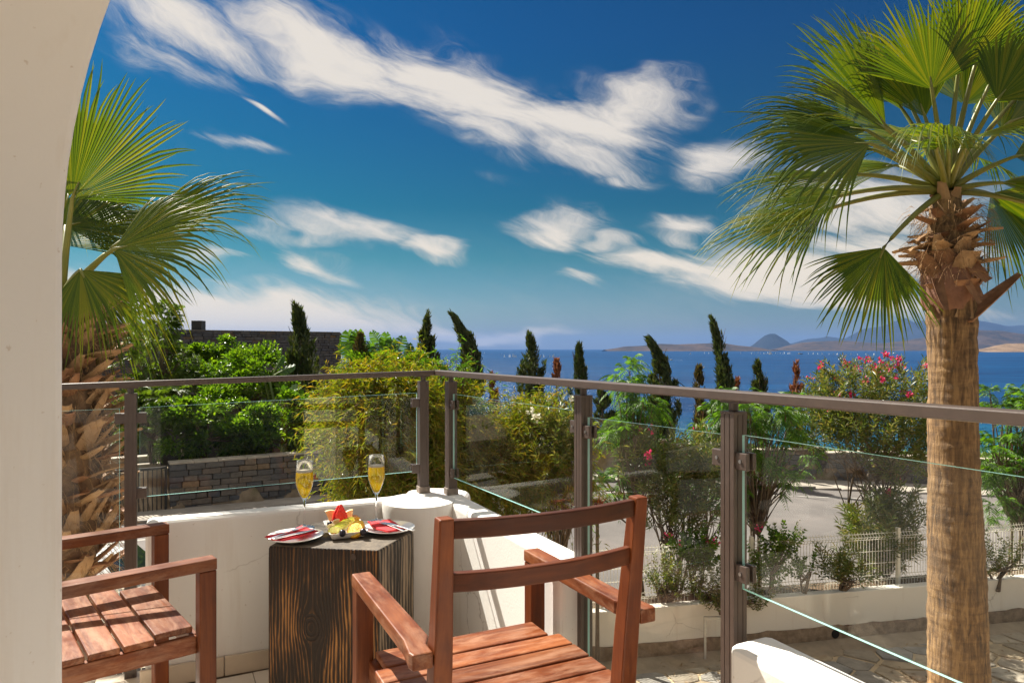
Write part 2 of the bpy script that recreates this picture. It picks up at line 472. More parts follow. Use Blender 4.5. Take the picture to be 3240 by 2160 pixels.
while x < 22:
    y0 = float(kerb_y(x)); z0 = float(kerb_z(x)); dx = .01
    slope = (float(kerb_y(x + .5)) - y0) / .5
    a = math.atan(slope)
    o = bpy.data.objects.new('kerb_stone', kb[k % 2]); COL.objects.link(o); o.parent = pave
    o.location = (x + .5 * math.cos(a), y0 + .5 * math.sin(a) - .06, z0 + .075 + rng.uniform(-.008, .008)); o.rotation_euler = (0, 0, a + rng.uniform(-.008, .008))
    md = o.modifiers.new('bevel', 'BEVEL'); md.width = .02; md.segments = 2
    x += math.cos(a) * 1.0; k += 1
m_line = M('worn_white_road_paint', (.42, .40, .36), .85, .25, 5, .2, 60, dirt=((.17, .15, .14), .8))
tag(put('road_line', strip('road_line', -16, 30, 120, lambda x: kerb_y(x) - 1.55, lambda x: kerb_y(x) - 1.42, ground_z, m_line, .009, 2)), kind='structure')
# near verge
m_verge = M('verge_soil', (.22, .16, .10), .95, .3, 6, .5, 50, dirt=((.07, .09, .03), .6))
tag(put('verge', strip('verge', -3, 20, 60, lambda x: fence_y(x) + .02, lambda x: near_y(x) - .1, lambda X, Y: -2.97 + 0 * Y, m_verge, .05, 4)), kind='structure')

# ------------------------------------------------------------------ block walls
def block_meshes(n, l, h, t, mat, rough=.012):
    out = []
    for k in range(n):
        bm = bmesh.new(); bmesh.ops.create_cube(bm, size=1)
        for v in bm.verts:
            f = 1.0 if v.co.y > 0 else .6
            v.co = Vector((v.co.x * l * (1 - .0), v.co.y * t, v.co.z * h))
            v.co += Vector((rng.uniform(-1, 1) * rough, -abs(rng.normal()) * rough * 1.6 if v.co.y < 0 else 0, rng.uniform(-1, 1) * rough))
        bmesh.ops.bevel(bm, geom=bm.edges[:], offset=min(h, l) * .09, segments=1, affect='EDGES')
        me = bpy.data.meshes.new('stone'); bm.to_mesh(me); bm.free(); me.materials.append(mat); out.append(me)
    return out
def block_wall(parent, A, B, z0, z1, t, course, lrange, mat, mortar, limit=300, name='stone', zlow_extra=0.0, caps=None):
    """coursed stone face from A to B (plan points, face on the side to the right of A->B... towards the camera); nearest top courses are single stones"""
    A = Vector((A[0], A[1], 0)); B = Vector((B[0], B[1], 0)); L = (B - A).length
    d = (B - A) / L; nrm = Vector((d.y, -d.x, 0)); ang = math.atan2(d.y, d.x)
    core = MB(); c = (A + B) / 2 - nrm * (t / 2 + .028); c.z = (z0 + z1) / 2
    core.box((c.x, c.y, c.z - zlow_extra / 2), (L - .02, t, z1 - z0 + zlow_extra - .012), (d, Vector((-d.y, d.x, 0)), Vector((0, 0, 1))))
    put('mortar_core', core.mesh('mortar_core', mortar), parent)
    spots = []
    n = max(1, round((z1 - z0) / course)); ch = (z1 - z0) / n
    for r in range(n):
        x = -rng.uniform(0, .5) * lrange[0]; 
        while x < L - .03:
            l = rng.uniform(*lrange)
            a = max(x, 0); bb = min(x + l, L)
            if bb - a > .05: spots.append((r, a, bb))
            x += l
    spots.sort(key=lambda s: -s[0])
    base = block_meshes(10, 1.0, 1.0, .07, mat, .0)
    ml = (lrange[0] + lrange[1]) / 2
    base = block_meshes(10, ml, ch, .08, mat, .012)
    rest = MB()
    for k, (r, a, bb) in enumerate(spots):
        p = A + d * ((a + bb) / 2) + nrm * (.012 + rng.uniform(-.012, .014)); z = z0 + (r + .5) * ch
        sx_ = (bb - a - .012) / ml; sz_ = (ch - .010) / ch
        if k < limit:
            o = bpy.data.objects.new(name, base[int(rng.integers(10))]); COL.objects.link(o)
            o.parent = parent
            if parent.parent is None: o.matrix_parent_inverse = Matrix.Translation(-parent.location)
            o.location = (p.x, p.y, z); o.rotation_euler = (0, 0, ang); o.scale = (sx_, 1, sz_)
        else:
            rest.box((p.x, p.y, z), (bb - a - .014, .08, ch - .012), (d, Vector((-d.y, d.x, 0)), Vector((0, 0, 1))))
    if rest.v:
        o = put('stonework', rest.mesh('stonework', mat), parent); o['kind'] = 'stuff'
    return nrm

m_mortar = M('dark_mortar', (.045, .04, .036), .95, .3, 20)
GREY = [(0, (.085, .085, .092)), (.2, (.13, .125, .12)), (.4, (.19, .165, .14)), (.55, (.10, .105, .118)), (.72, (.25, .18, .115)), (.86, (.155, .145, .14)), (1, (.31, .20, .105))]
DARK = [(0, (.080, .085, .108)), (.3, (.095, .10, .125)), (.6, (.13, .13, .145)), (.82, (.085, .092, .118)), (.93, (.19, .125, .07)), (1, (.11, .106, .11))]
m_block = stone_mat('split_stone', GREY)
m_slate = stone_mat('dark_slate', DARK, bump=.5, rusty=.22)

# far house behind the left garden
HA, HB = Vector((-15.0, 30.0)), Vector((-8.5, 34.8))
hd = (HB - HA).normalized(); hn = Vector((hd.y, -hd.x))
house = thing('stone_house', 'dark slate clad house with a flat roof behind the left garden trees', 'house', (-11.7, 32.4, -3))
block_wall(house, HA, HB, -1.2, 2.10, .3, .125, (.24, .5), m_slate, m_mortar, 290, zlow_extra=3)
HL = HA - hd * 5.2
upper = MB()
body = MB()
q = [HL - hn * .35, HB - hn * .35, HB - hn * 8, HL - hn * 8]
body.prism([(p.x, p.y) for p in q], -5, 2.04)
obj('wall', body, m_mortar, house)
sidew = MB(); sd = -hn
block_wall(house, HB + Vector((0.03, 0)), HB - hn * 7, -1.2, 2.10, .3, .14, (.3, .6), m_slate, m_mortar, 0, zlow_extra=3)
block_wall(house, HL + hn * .30, HA + hn * .30 + hd * .15, -1.2, 2.32, .3, .135, (.24, .5), m_slate, m_mortar, 110, zlow_extra=3)
cap = MB()
for (p0, p1, z) in ((HA, HB, 2.10), (HL + hn * .3, HA + hn * .3 + hd * .15, 2.32)):
    a = p0 - hn * .13; bq = p1 - hn * .13
    cap.beam((a.x, a.y, z + .02), (bq.x, bq.y, z + .02), .42, .04)
obj('roof_edge', cap, M('weathered_coping', (.16, .15, .14), .9, .2, 3), house)
vb = at(449, 752, 30.9)
m_ventbox = M('black_sheet_metal', (.03, .03, .032), .6, .2, 4)
v_ = thing('roof_vent', 'black square vent box standing on the slate house roof', 'vent', (vb.x, vb.y, 2.05))
obj('vent_body', MB().box((vb.x, vb.y + .3, 2.30), (.44, .44, .50)), m_ventbox, v_)
vl = MB()
for k in range(4): vl.box((vb.x, vb.y + .07, 2.16 + k * .1), (.40, .02, .05))
obj('louvre', vl, m_ventbox, v_)

# low stone garden wall beyond the far pavement (left run, with a gate before it; middle; right)
def off_kerb(x, o=None):
    o = float(woff(x)) if o is None else o
    y = float(kerb_y(x)); s = (float(kerb_y(x + .2)) - y) / .2; a = math.atan(s)
    return Vector((x - math.sin(a) * o, y + math.cos(a) * o))
m_cap = M('pale_coping_stone', (.42, .36, .29), .9, .2, 4, .3, 40)
W0 = Vector((-8.71, 17.92)); W1 = Vector((-4.2, 20.67))
gw = thing('stone_wall', 'low grey and rust stone block wall below the left garden bushes', 'wall', (-6.8, 20.2, -2.8))
block_wall(gw, W0, W1, -3.02, -1.64, .35, .146, (.24, .52), m_block, m_mortar, 300, zlow_extra=.3)
gd = (W1 - W0).normalized(); gn = Vector((gd.y, -gd.x))
cp = MB(); x = 0
Lw = (W1 - W0).length
k = 0
while x < Lw:
    l = min(rng.uniform(.45, .8), Lw - x)
    c = W0 + gd * (x + l / 2) - gn * .17
    o = obj('coping_stone', MB().box((c.x, c.y, -1.612 + rng.uniform(-.006, .006)), (l - .012, .46, .05), (Vector((*gd, 0)), Vector((-gd.y, gd.x, 0)), Vector((0, 0, 1)))), m_cap, gw, bevel=.008)
    x += l
# return of that wall beside the gate, running back
bk = W0 - gn * 2.2 + gd * .0
gw2 = thing('stone_wall', 'short stone block wall left of the black gate behind the palm boots', 'wall', (-12, 17, -2.8))
G0 = W0 - gd * 1.25; G1 = G0 - gd * 3.2
block_wall(gw2, G1, G0, -3.02, -1.62, .35, .146, (.24, .52), m_block, m_mortar, 120, zlow_extra=.3)
c1 = (G0 + G1) / 2 - gn * .17
obj('coping', MB().box((c1.x, c1.y, -1.59), (3.2, .46, .05), (Vector((*gd, 0)), Vector((-gd.y, gd.x, 0)), Vector((0, 0, 1)))), m_cap, gw2, bevel=.01)
# garden steps seen over the gate
m_step = M('pale_step_stone', (.40, .35, .29), .9, .25, 3, .3, 40)
st = thing('garden_steps', 'pale stone steps climbing behind the black gate', 'steps', (-9.6, 19.6, -2.8))
for k in range(6):
    c = (G0 + W0) / 2 - gn * (.9 + .34 * k)
    obj('step', MB().box((c.x, c.y, -2.72 + .09 + k * .17 - .3), (1.2, .36, .75), (Vector((*gd, 0)), Vector((-gd.y, gd.x, 0)), Vector((0, 0, 1)))), m_step, st, bevel=.01)
# gate
m_iron = M('black_iron', (.018, .017, .018), .5, .3, 10)
gate = thing('metal_gate', 'black barred metal gate at the end of the low stone wall', 'gate', (G0.x, G0.y, -2.8))
fr = MB()
ga, gb = G0 + gd * .06 + gn * .02, W0 - gd * .08 + gn * .02
for z in (-2.86, -1.70): fr.beam((ga.x, ga.y, z), (gb.x, gb.y, z), .04, .06)
for p in (ga, gb): fr.beam((p.x, p.y, -2.95), (p.x, p.y, -1.66), .06, .06, up=(gd.x, gd.y, 0))
obj('gate_frame', fr, m_iron, gate)
nb = 11
for k in range(1, nb):
    p = ga + (gb - ga) * (k / nb)
    obj('bar', MB().beam((p.x, p.y, -2.85), (p.x, p.y, -1.71), .022, .022, up=(gd.x, gd.y, 0)), m_iron, gate)
# right runs of the garden wall
def run_wall(label, x0, x1, n, z_off, ht, limit, course=.2, lr=(.3, .6)):
    t = thing('stone_wall', label, 'wall', (float((x0 + x1) / 2), float(kerb_y((x0 + x1) / 2)) + 2.1, -3.5))
    X = np.linspace(x0, x1, n + 1)
    for i in range(n):
        a = off_kerb(X[i]); bq = off_kerb(X[i + 1])
        zb = float(kerb_z((X[i] + X[i + 1]) / 2)) + .12
        block_wall(t, a, bq, zb + z_off, zb + z_off + ht, .35, course, lr, m_block, m_mortar, limit // n, zlow_extra=.6)
        d = (bq - a).normalized(); c = (a + bq) / 2; nn = Vector((d.y, -d.x))
        c = c - nn * .17
        obj('coping', MB().box((c.x, c.y, zb + z_off + ht + .028), ((bq - a).length + .02, .46, .05), (Vector((*d, 0)), Vector((-d.y, d.x, 0)), Vector((0, 0, 1)))), m_cap, t)
    return t
run_wall('grey stone block wall hidden behind the feathery green bushes', -4.1, 2.3, 3, 0, 1.10, 0)
run_wall('grey stone retaining wall with ledge behind the oleander between the rail posts', 2.3, 6.5, 3, 0, 1.20, 150)
run_wall('long grey stone block wall across the road behind the pink oleander', 6.5, 22, 5, 0, 1.15, 280)

# ------------------------------------------------------------------ lower forecourt: crazy paving, planter wall, mesh fence
m_sand = M('sandy_joint', (.56, .43, .27), .95, .2, 4, .4, 60, dirt=((.30, .23, .15), .5))
fx = np.linspace(-8, 16, 40)
fc = tag(put('forecourt', strip('forecourt', -8, 16, 40, lambda x: 3.6 + 0 * x, lambda x: fence_y(x) - .20, lambda X, Y: -3.0 + 0 * Y, m_sand, .004, 4)), kind='structure')
CRAZY = [(0, (.50, .39, .25)), (.25, (.42, .35, .26)), (.45, (.33, .32, .30)), (.62, (.55, .43, .28)), (.8, (.37, .35, .32)), (1, (.56, .46, .32))]
m_crazy = stone_mat('crazy_paving_stone', CRAZY, bump=.25, bscale=12, gscale=5)
cells = {}
gs = .40
pts = {}
for i in range(2, 26):
    for j in range(19, 28):
        pts[(i, j)] = Vector((i * gs + rng.uniform(-.16, .16) + (j % 2) * .2, j * gs + rng.uniform(-.15, .15)))
npv = 0
for (i, j), p in pts.items():
    if p.y > fence_y(p.x) - .62 or p.y < 7.7 or p.x < .9: continue
    poly = [p + Vector((math.cos(a) * .6, math.sin(a) * .6)) for a in [2 * math.pi * k / 14 for k in range(14)]]
    for di in (-2, -1, 0, 1, 2):
        for dj in (-2, -1, 0, 1, 2):
            q_ = pts.get((i + di, j + dj))
            if q_ is None or (di == 0 and dj == 0): continue
            mid = (p + q_) / 2; nn = (q_ - p).normalized(); mid = mid - nn * rng.uniform(.010, .03)
            new = []
            for k in range(len(poly)):
                a, bq = poly[k], poly[(k + 1) % len(poly)]
                da, db = (a - mid).dot(nn), (bq - mid).dot(nn)
                if da <= 0: new.append(a)
                if da * db < 0: new.append(a + (bq - a) * (da / (da - db)))
            poly = new
            if len(poly) < 3: break
        if len(poly) < 3: break
    if len(poly) < 3: continue
    h = rng.uniform(.012, .03)
    o = obj('paving_stone', MB().prism([(q_.x, q_.y) for q_ in poly], -3.02, -2.996 + h, top=.96), m_crazy, fc); npv += 1

m_white = M('white_render', (.80, .75, .67), .85, .04, 1.2, .15, 90, col2=(.75, .69, .60), dirt=((.58, .48, .37), .35), cracks=1.3)
m_rubble = M('rough_foundation', (.24, .165, .105), .95, .35, 9, 1.0, 26, col2=(.34, .25, .17))
pl = thing('planter_wall', 'white rendered planter wall with rough brown footing below the mesh fence', 'wall', (4.3, 10.2, -3))
def pf(x): return 10.24 + .2118 * (x - 4.27)
pd = Vector((1, .2118, 0)).normalized(); pn = Vector((-pd.y, pd.x, 0))
def along(x, o, z): y = pf(x); return Vector((x, y, z)) + pn * o
def slab(x0, x1, o0, o1, z0, z1):
    p = [along(x0, o0, 0), along(x1, o0, 0), along(x1, o1, 0), along(x0, o1, 0)]
    return MB().prism([(q.x, q.y) for q in p], z0, z1)
obj('wall', slab(-3, 14, 0, .16, -2.76, -2.27), m_white, pl, bevel=.015)
fm = MB()
n = 120; vs = []; fs = []
for k in range(n + 1):
    x_ = -3 + 17 * k / n
    top = -2.75 + .045 * mnoise.noise(Vector((x_ * 3.1, 0, 0))) + .02 * mnoise.noise(Vector((x_ * 11, 2, 0)))
    for (o_, z_) in ((.02, top), (-.015, top), (-.03, -2.88), (-.02, -3.05)):
        vs.append(along(x_, o_ + .012 * mnoise.noise(Vector((x_ * 8, z_ * 5, 1))), z_))
for k in range(n):
    for j in range(3): fs.append((k * 4 + j, (k + 1) * 4 + j, (k + 1) * 4 + j + 1, k * 4 + j + 1))
fm.add(vs, fs)
obj('footing', fm, m_rubble, pl)
gut = MB(); 
p = [along(-3, -.42, 0), along(14, -.42, 0), along(14, -.0, 0), along(-3, -.0, 0)]
gut.add([(p[0].x, p[0].y, -2.99), (p[1].x, p[1].y, -2.99), (p[2].x, p[2].y, -2.93), (p[3].x, p[3].y, -2.93)], [(0, 1, 2, 3)])
obj('drain_strip', gut, M('stained_concrete', (.33, .26, .18), .95, .25, 3, .5, 40), pl)
m_soil = M('planting_soil', (.13, .085, .05), .95, .4, 14, .9, 40)
obj('soil', slab(-3, 14, .155, .62, -2.6, -2.34), m_soil, pl)
hp = along(4.72, -.034, -2.86)
hole = MB(); 
hole.tube([hp, hp + pn * .25], [.062, .062], 16)
obj('drain_hole', hole, M('dark_pipe_mouth', (.012, .010, .009), 1, .1, 5), pl)

m_wire = M('white_coated_wire', (.80, .76, .66), .5, .05, 5)
fence = thing('mesh_fence', 'white welded wire mesh fence with folded top along the planter', 'fence', (4.5, 10.6, -2.4))
postx = [-1.4, 1.05, 3.533, 5.98, 8.43, 10.9]
fd = pd; fnn = pn
def fp(x, o, z): return Vector((x, float(fence_y(x)), z)) + fnn * o
for x_ in postx:
    obj('post', MB().beam(fp(x_, 0, -2.45), fp(x_, 0, -1.46), .062, .045, up=(fd.x, fd.y, 0)), m_wire, fence, bevel=.004)
def mesh_panel(fp, x0, x1, zt, zb, parent, sx=1.0):
    zs = [(zt, 0), (zt - .03, 0), (zt - .075, -.035), (zt - .12, 0), (zb + .19, 0), (zb + .15, -.035), (zb + .11, 0), (zb, 0)]
    mbp = MB(); n = int(round((x1 - x0) / .05)); r = .0045
    for k in range(n + 1):
        x_ = x0 + (x1 - x0) * k / n
        mbp.tube([fp(x_, o, z) for z, o in zs], r, 4, False)
    mid = [zb + .19 + (zt - .12 - zb - .19) * f for f in (.0, .333, .667, 1.0)]
    for z, o in [(zt - .03, 0), (zt - .075, -.035), (zb + .15, -.035), (zb + .11, 0), (zb + .02, 0)] + [(z, 0) for z in mid]:
        mbp.tube([fp(x0, o - .006, z), fp(x1, o - .006, z)], .0048, 4, False)
    return obj('mesh_panel', mbp, m_wire, parent)
for a, bq in zip(postx[:-1], postx[1:]):
    mesh_panel(fp, a + .04, bq - .04, -1.50, -2.36, fence)
# nearer run of the same fence on the left, beside the palm
f2 = thing('mesh_fence', 'short white wire fence in front of the white car', 'fence', (-4, 6.4, -1.9))
def fp2(x, o, z): return Vector((x, 6.52 + .2 * (x + 3.6), z)) + fnn * o
for x_ in (-5.9, -3.35):
    obj('post', MB().beam(fp2(x_, 0, -1.95), fp2(x_, 0, -.78), .06, .045, up=(fd.x, fd.y, 0)), m_wire, f2, bevel=.004)
mesh_panel(fp2, -5.86, -3.39, -.82, -1.84, f2)
mesh_panel(fp2, -3.31, -1.2, -.82, -1.84, f2)
w2w = thing('planter_wall', 'white rendered wall under the short fence beside the palm trunk', 'wall', (-4, 6.4, -3))
q = [fp2(-6.5, -.1, 0), fp2(-1.0, -.1, 0), fp2(-1.0, .1, 0), fp2(-6.5, .1, 0)]
obj('wall', MB().prism([(p_.x, p_.y) for p_ in q], -3.05, -1.88), m_white, w2w, bevel=.01)
# ------------------------------------------------------------------ terrace
m_tile = M('cream_marble_tile', (.74, .65, .53), .35, .06, 2.5, .03, 30, col2=(.80, .73, .63), dirt=((.40, .30, .20), .4))
m_grout = M('grout', (.30, .24, .18), .9, .2, 20)
plan = [(-.36, 3.37), (-2.75, 2.33), (-4.5, 1.57), (-4.5, -3), (3.1, -3), (1.50, 0.0), (.66, 1.72)]
tf = tag(obj('terrace_floor', MB().prism(plan[::-1], -.25, -.006), m_grout), kind='structure')
def inside(p, poly):
    r = False; n = len(poly); j = n - 1
    for i in range(n):
        if (poly[i][1] > p[1]) != (poly[j][1] > p[1]) and p[0] < (poly[j][0] - poly[i][0]) * (p[1] - poly[i][1]) / (poly[j][1] - poly[i][1]) + poly[i][0]: r = not r
        j = i
    return r
Ud = Vector((.893, .45)); Vd = Vector((-.45, .893))
tm = MB().box((0, 0, 0), (.396, .396, .012)).mesh('tile', m_tile)
for i in range(-13, 8):
    for j in range(-9, 10):
        c = Vector((-.33, 3.2)) + Ud * ((i + .5) * .4) - Vd * ((j + .5) * .4)
        ok = all(inside(c + Ud * (a * .19) + Vd * (b_ * .19), plan) for a in (-1, 1) for b_ in (-1, 1))
        if ok:
            o = bpy.data.objects.new('tile', tm); COL.objects.link(o); o.parent = tf
            o.location = (c.x, c.y, -.006 + rng.uniform(0, .0012)); o.rotation_euler = (0, 0, math.atan2(Ud.y, Ud.x))
m_stucco = M('cream_stucco', (.73, .715, .70), .9, .04, .9, .12, 110, col2=(.69, .67, .65), dirt=((.64, .56, .48), .30), cracks=.9)
under = [(-.40, 3.28), (-2.7, 2.24), (-4.4, 1.5), (-4.4, -2.9), (3.0, -2.9), (1.42, 0.0), (.58, 1.66)]
sb = thing('lower_storey', 'white rendered lower storey under the terrace', 'wall', (0, 0, -3))
obj('wall', MB().prism(under[::-1], -3.05, -.25), m_white, sb)

# arch wall: plane through (-.82,1.30) along fa, looking out of the arch
fa = Vector((.886, -.463, 0)); fb = Vector((-.463, -.886, 0)); AO = Vector((-.82, 1.30, 0))
RAD, SPR, FLAT = .766, 1.46, .52
def ap(s, z, t=0.0): p = AO + fa * s + fb * t; return Vector((p.x, p.y, z))
arch = thing('arch_wall', 'cream stucco archway wall framing the left edge of the view', 'wall', (-.95, 1.2, 0))
cur = [(0, 0), (0, .5), (0, 1.0)]
for k in range(41):
    a = math.pi - math.pi * k / 40
    cur.append((RAD + RAD * math.cos(a) + (FLAT if k > 20 else 0), SPR + RAD * math.sin(a)))
cur += [(2 * RAD + FLAT, 1.0), (2 * RAD + FLAT, .5), (2 * RAD + FLAT, 0)]
TOP, S0, S1, TH = 3.2, -3.6, 2.46, .32
bm = bmesh.new()
def ring(t):
    inner = [bm.verts.new(ap(s, z, t)) for s, z in cur]
    n = len(inner); outer = []
    for k, (s, z) in enumerate(cur):
        if k <= 3: outer.append(bm.verts.new(ap(S0, z, t)))
        elif k >= n - 4: outer.append(bm.verts.new(ap(S1, z, t)))
        else: outer.append(bm.verts.new(ap(S0 + (S1 - S0) * (k - 3) / (n - 7), TOP, t)))
    # keep the corners square
    return inner, outer
i0, o0 = ring(0); i1, o1 = ring(TH)
n = len(cur)
tl0 = bm.verts.new(ap(S0, TOP, 0)); tr0 = bm.verts.new(ap(S1, TOP, 0)); tl1 = bm.verts.new(ap(S0, TOP, TH)); tr1 = bm.verts.new(ap(S1, TOP, TH))
for k in range(n - 1):
    for (I, O, fl) in ((i0, o0, False), (i1, o1, True)):
        f = [I[k], I[k + 1], O[k + 1], O[k]]
        bm.faces.new(f[::-1] if fl else f)
    bm.faces.new([i0[k + 1], i0[k], i1[k], i1[k + 1]])
# fill the two upper corners of the wall
for (O, T, k, fl) in ((o0, tl0, 3, 0), (o1, tl1, 3, 1), (o0, tr0, n - 5, 0), (o1, tr1, n - 5, 1)):
    bm.faces.new([O[k], O[k + 1], T])
bmesh.ops.recalc_face_normals(bm, faces=bm.faces[:])
me = bpy.data.meshes.new('arch'); bm.to_mesh(me); bm.free(); me.materials.append(m_stucco)
o = put('arch', me, arch)
md = o.modifiers.new('bevel', 'BEVEL'); md.width = .022; md.segments = 4; md.limit_method = 'ANGLE'; md.angle_limit = R(50)
for p in o.data.polygons: p.use_smooth = True
o.data.set_sharp_from_angle(angle=R(60))
hb = thing('veranda_shell', 'cream rendered house shell behind the archway', 'house', (0, -2.8, 0))
obj('roof', MB().prism([(-4.1, 2.6), (-4.5, -3), (3.1, -3), (1.5, .1)][::1], 3.21, 3.42), m_stucco, hb)
obj('wall', MB().box((-.7, -2.95, 1.6), (7.6, .12, 3.19)), m_stucco, hb)

# parapets round the terrace
m_para = M('cream_parapet_render', (.79, .765, .73), .88, .04, 1.0, .12, 110, col2=(.75, .72, .68), dirt=((.60, .49, .38), .30), cracks=1.6)
PT = .635
def quad_wall(name, label, pts, z1, zb=0.0, bev=.02):
    c = sum((Vector(p) for p in pts), Vector((0, 0))) / len(pts)
    t = thing(name, label, 'wall', (c.x, c.y, zb))
    mb = MB()
    P = [Vector(p) for p in pts]
    # subdivided so that the arrises can wander a little
    nseg = 14
    a0, a1, b1, b0 = P
    vs = []; fs = []
    zsn = [zb, zb + (z1 - zb) * .5, z1]
    for k in range(nseg + 1):
        f = k / nseg
        fpt = a0 + (a1 - a0) * f; bpt = b0 + (b1 - b0) * f
        wz = .003 * mnoise.noise(Vector((k * .9, label.__len__(), 0)))
        vs += [(fpt.x, fpt.y, zsn[0]), (fpt.x, fpt.y, zsn[1]), (fpt.x, fpt.y, z1 + wz), (bpt.x, bpt.y, z1 + wz), (bpt.x, bpt.y, zsn[1]), (bpt.x, bpt.y, zsn[0])]
    for k in range(nseg):
        for j in range(6):
            fs.append((k * 6 + j, (k + 1) * 6 + j, (k + 1) * 6 + (j + 1) % 6, k * 6 + (j + 1) % 6))
    fs += [tuple(range(6)), tuple(nseg * 6 + j for j in range(6))[::-1]]
    mb.add(vs, fs)
    bm = bmesh.new(); me = mb.mesh(name, m_para); bm.from_mesh(me); bmesh.ops.recalc_face_normals(bm, faces=bm.faces[:]); bm.to_mesh(me); bm.free()
    put('wall', me, t, bevel=bev, seg=3)
    return t
lw = quad_wall('parapet_wall', 'low cream parapet wall behind the timber block, in shade', [(-1.407, 2.703), (-.40, 3.163), (-.44, 3.26), (-1.447, 2.80)], PT)
rw = quad_wall('parapet_wall', 'sunlit cream parapet wall running behind the right armchair', [(-.320, 3.18), (.1525, 2.22), (.25, 2.27), (-.222, 3.23)], PT - .003)
nw = quad_wall('parapet_wall', 'sunlit cream parapet wall in the bottom right corner', [(.490, 1.605), (1.16, .245), (1.27, .295), (.603, 1.66)], PT - .002, bev=.02)
colm = thing('corner_pier', 'round cream plastered pier where the two parapets meet', 'pier', (-.41, 3.11, 0))
mb = MB()
mb.lathe([(.158, 0), (.158, .3), (.157, .56), (.162, .615), (.158, .634), (.135, .640), (0, .640)], (-.41, 3.11, 0), 48)
o = obj('pier_shaft', mb, m_para, colm); smooth_shade(o, 35)
pp = [(-.47, 3.10), (-.33, 3.06), (-.20, 3.17), (-.19, 3.28), (-.26, 3.36), (-.40, 3.365), (-.50, 3.30)]
o = obj('pier_cap', MB().prism(pp, .30, .643), m_para, colm, bevel=.03, seg=3)
# marble skirting tiles along the parapet foot
sk = MB()
A = Vector((-1.42, 2.688)); B = Vector((-.50, 3.108)); d = (B - A).normalized(); L = (B - A).length
m_skirt = M('marble_skirting', (.60, .50, .38), .4, .2, 3, .1, 30, dirt=((.36, .25, .15), .6))
x = 0
while x < L - .05:
    l = min(.30, L - x)
    c = A + d * (x + l / 2) - Vector((-d.y, d.x)) * .001
    obj('skirting_tile', MB().box((c.x, c.y, .038), (l - .003, .014, .076), (Vector((*d, 0)), Vector((-d.y, d.x, 0)), Vector((0, 0, 1)))), m_skirt, lw, bevel=.002)
    x += l
pe = thing('threshold_block', 'cream marble block at the foot of the left rail post', 'block', (-1.49, 2.70, 0))
obj('block', MB().box((-1.52, 2.72, .008), (.16, .14, .022), (Vector((.91, .41, 0)), Vector((-.41, .91, 0)), Vector((0, 0, 1)))), m_skirt, pe, bevel=.004)

# ------------------------------------------------------------------ railing
m_rail = M('brown_anodised_metal', (.072, .050, .040), .40, .12, 30, .03, 200, spec=.6)
m_glass, nt, b = nodemat('clear_pane')
nt.n.remove(b)
fc_ = nt.add('ShaderNodeLayerWeight', {'Blend': .5}).outputs['Facing']
fr = nt.math('ADD', .017, nt.math('MULTIPLY', nt.math('POWER', fc_, 5.0), .40))
dirt = nt.noise(nt.add('ShaderNodeTexCoord').outputs['Object'], 5.0, 6, .7, 1.2)
tr = nt.add('ShaderNodeBsdfTransparent', {'Color': (.985, .995, .99, 1)})
gl = nt.add('ShaderNodeBsdfGlossy', {'Color': (1, 1, 1, 1), 'Roughness': .006})
mx = nt.add('ShaderNodeMixShader', {0: fr, 1: tr.outputs[0], 2: gl.outputs[0]})
df = nt.add('ShaderNodeBsdfDiffuse', {'Color': (.8, .8, .75, 1)})
mx2 = nt.add('ShaderNodeMixShader', {0: nt.mr(dirt.outputs[0], .58, .85, 0.0, .022), 1: mx.outputs[0], 2: df.outputs[0]})
nt.l.new(mx2.outputs[0], m_glass.node_tree.nodes['Material Output'].inputs[0])
m_edge, nt, b = nodemat('polished_glass_edge')
b.inputs['Base Color'].default_value = (.50, .86, .82, 1); b.inputs['Roughness'].default_value = .12; b.inputs['Specular IOR Level'].default_value = .8  # cyan base and translucency stand in for light glowing along the edge
t_ = nt.add('ShaderNodeBsdfTranslucent', {'Color': (.45, .95, .88, 1)})
mx = nt.add('ShaderNodeMixShader', {0: .45, 1: b.outputs[0], 2: t_.outputs[0]})
nt.l.new(mx.outputs[0], m_edge.node_tree.nodes['Material Output'].inputs[0])

rail = thing('terrace_railing', 'brown metal railing with glass panels round the terrace corner', 'railing', (-.35, 3.22, 0))
PTS = {'L': Vector((-1.495, 2.767)), 'a': Vector((-.408, 3.24)), 'b': Vector((-.2765, 3.2)), 'c': Vector((.228, 2.256)), 'd': Vector((.525, 1.671)), 'e': Vector((1.13, .515))}
RZ = 1.2025
rdL = (PTS['L'] - PTS['a']).normalized(); rdR = (PTS['d'] - PTS['b']).normalized()
corner = Vector((-.345, 3.268))
def rz_left(p): return RZ - .0275 * (p - PTS['a']).length / (PTS['L'] - PTS['a']).length
endL = PTS['a'] + rdL * 2.42; endR = PTS['d'] + rdR * 1.36
def flat_rail(p0, p1, z0, z1, mit):
    d = (p1 - p0).normalized(); s = Vector((-d.y, d.x)); mb = MB(); w_, h_ = .0225, .023
    vs = []
    for p, z, m in ((p0, z0, mit), (p1, z1, 0)):
        for sg in (-1, 1):
            q = p + s * (sg * w_) + d * (m * sg)
            vs += [(q.x, q.y, z - h_), (q.x, q.y, z)]
    mb.add(vs, [(0, 1, 3, 2), (4, 6, 7, 5), (0, 4, 5, 1), (2, 3, 7, 6), (1, 5, 7, 3), (0, 2, 6, 4)])
    return mb
obj('handrail', flat_rail(corner, endL, RZ, rz_left(endL), .021), m_rail, rail, bevel=.003)
obj('handrail', flat_rail(corner, endR, RZ, RZ, -.021), m_rail, rail, bevel=.003)
m_scuff = M('scuffed_foot', (.20, .16, .13), .7, .5, 30, .2, 60, dirt=((.6, .56, .5), .8))
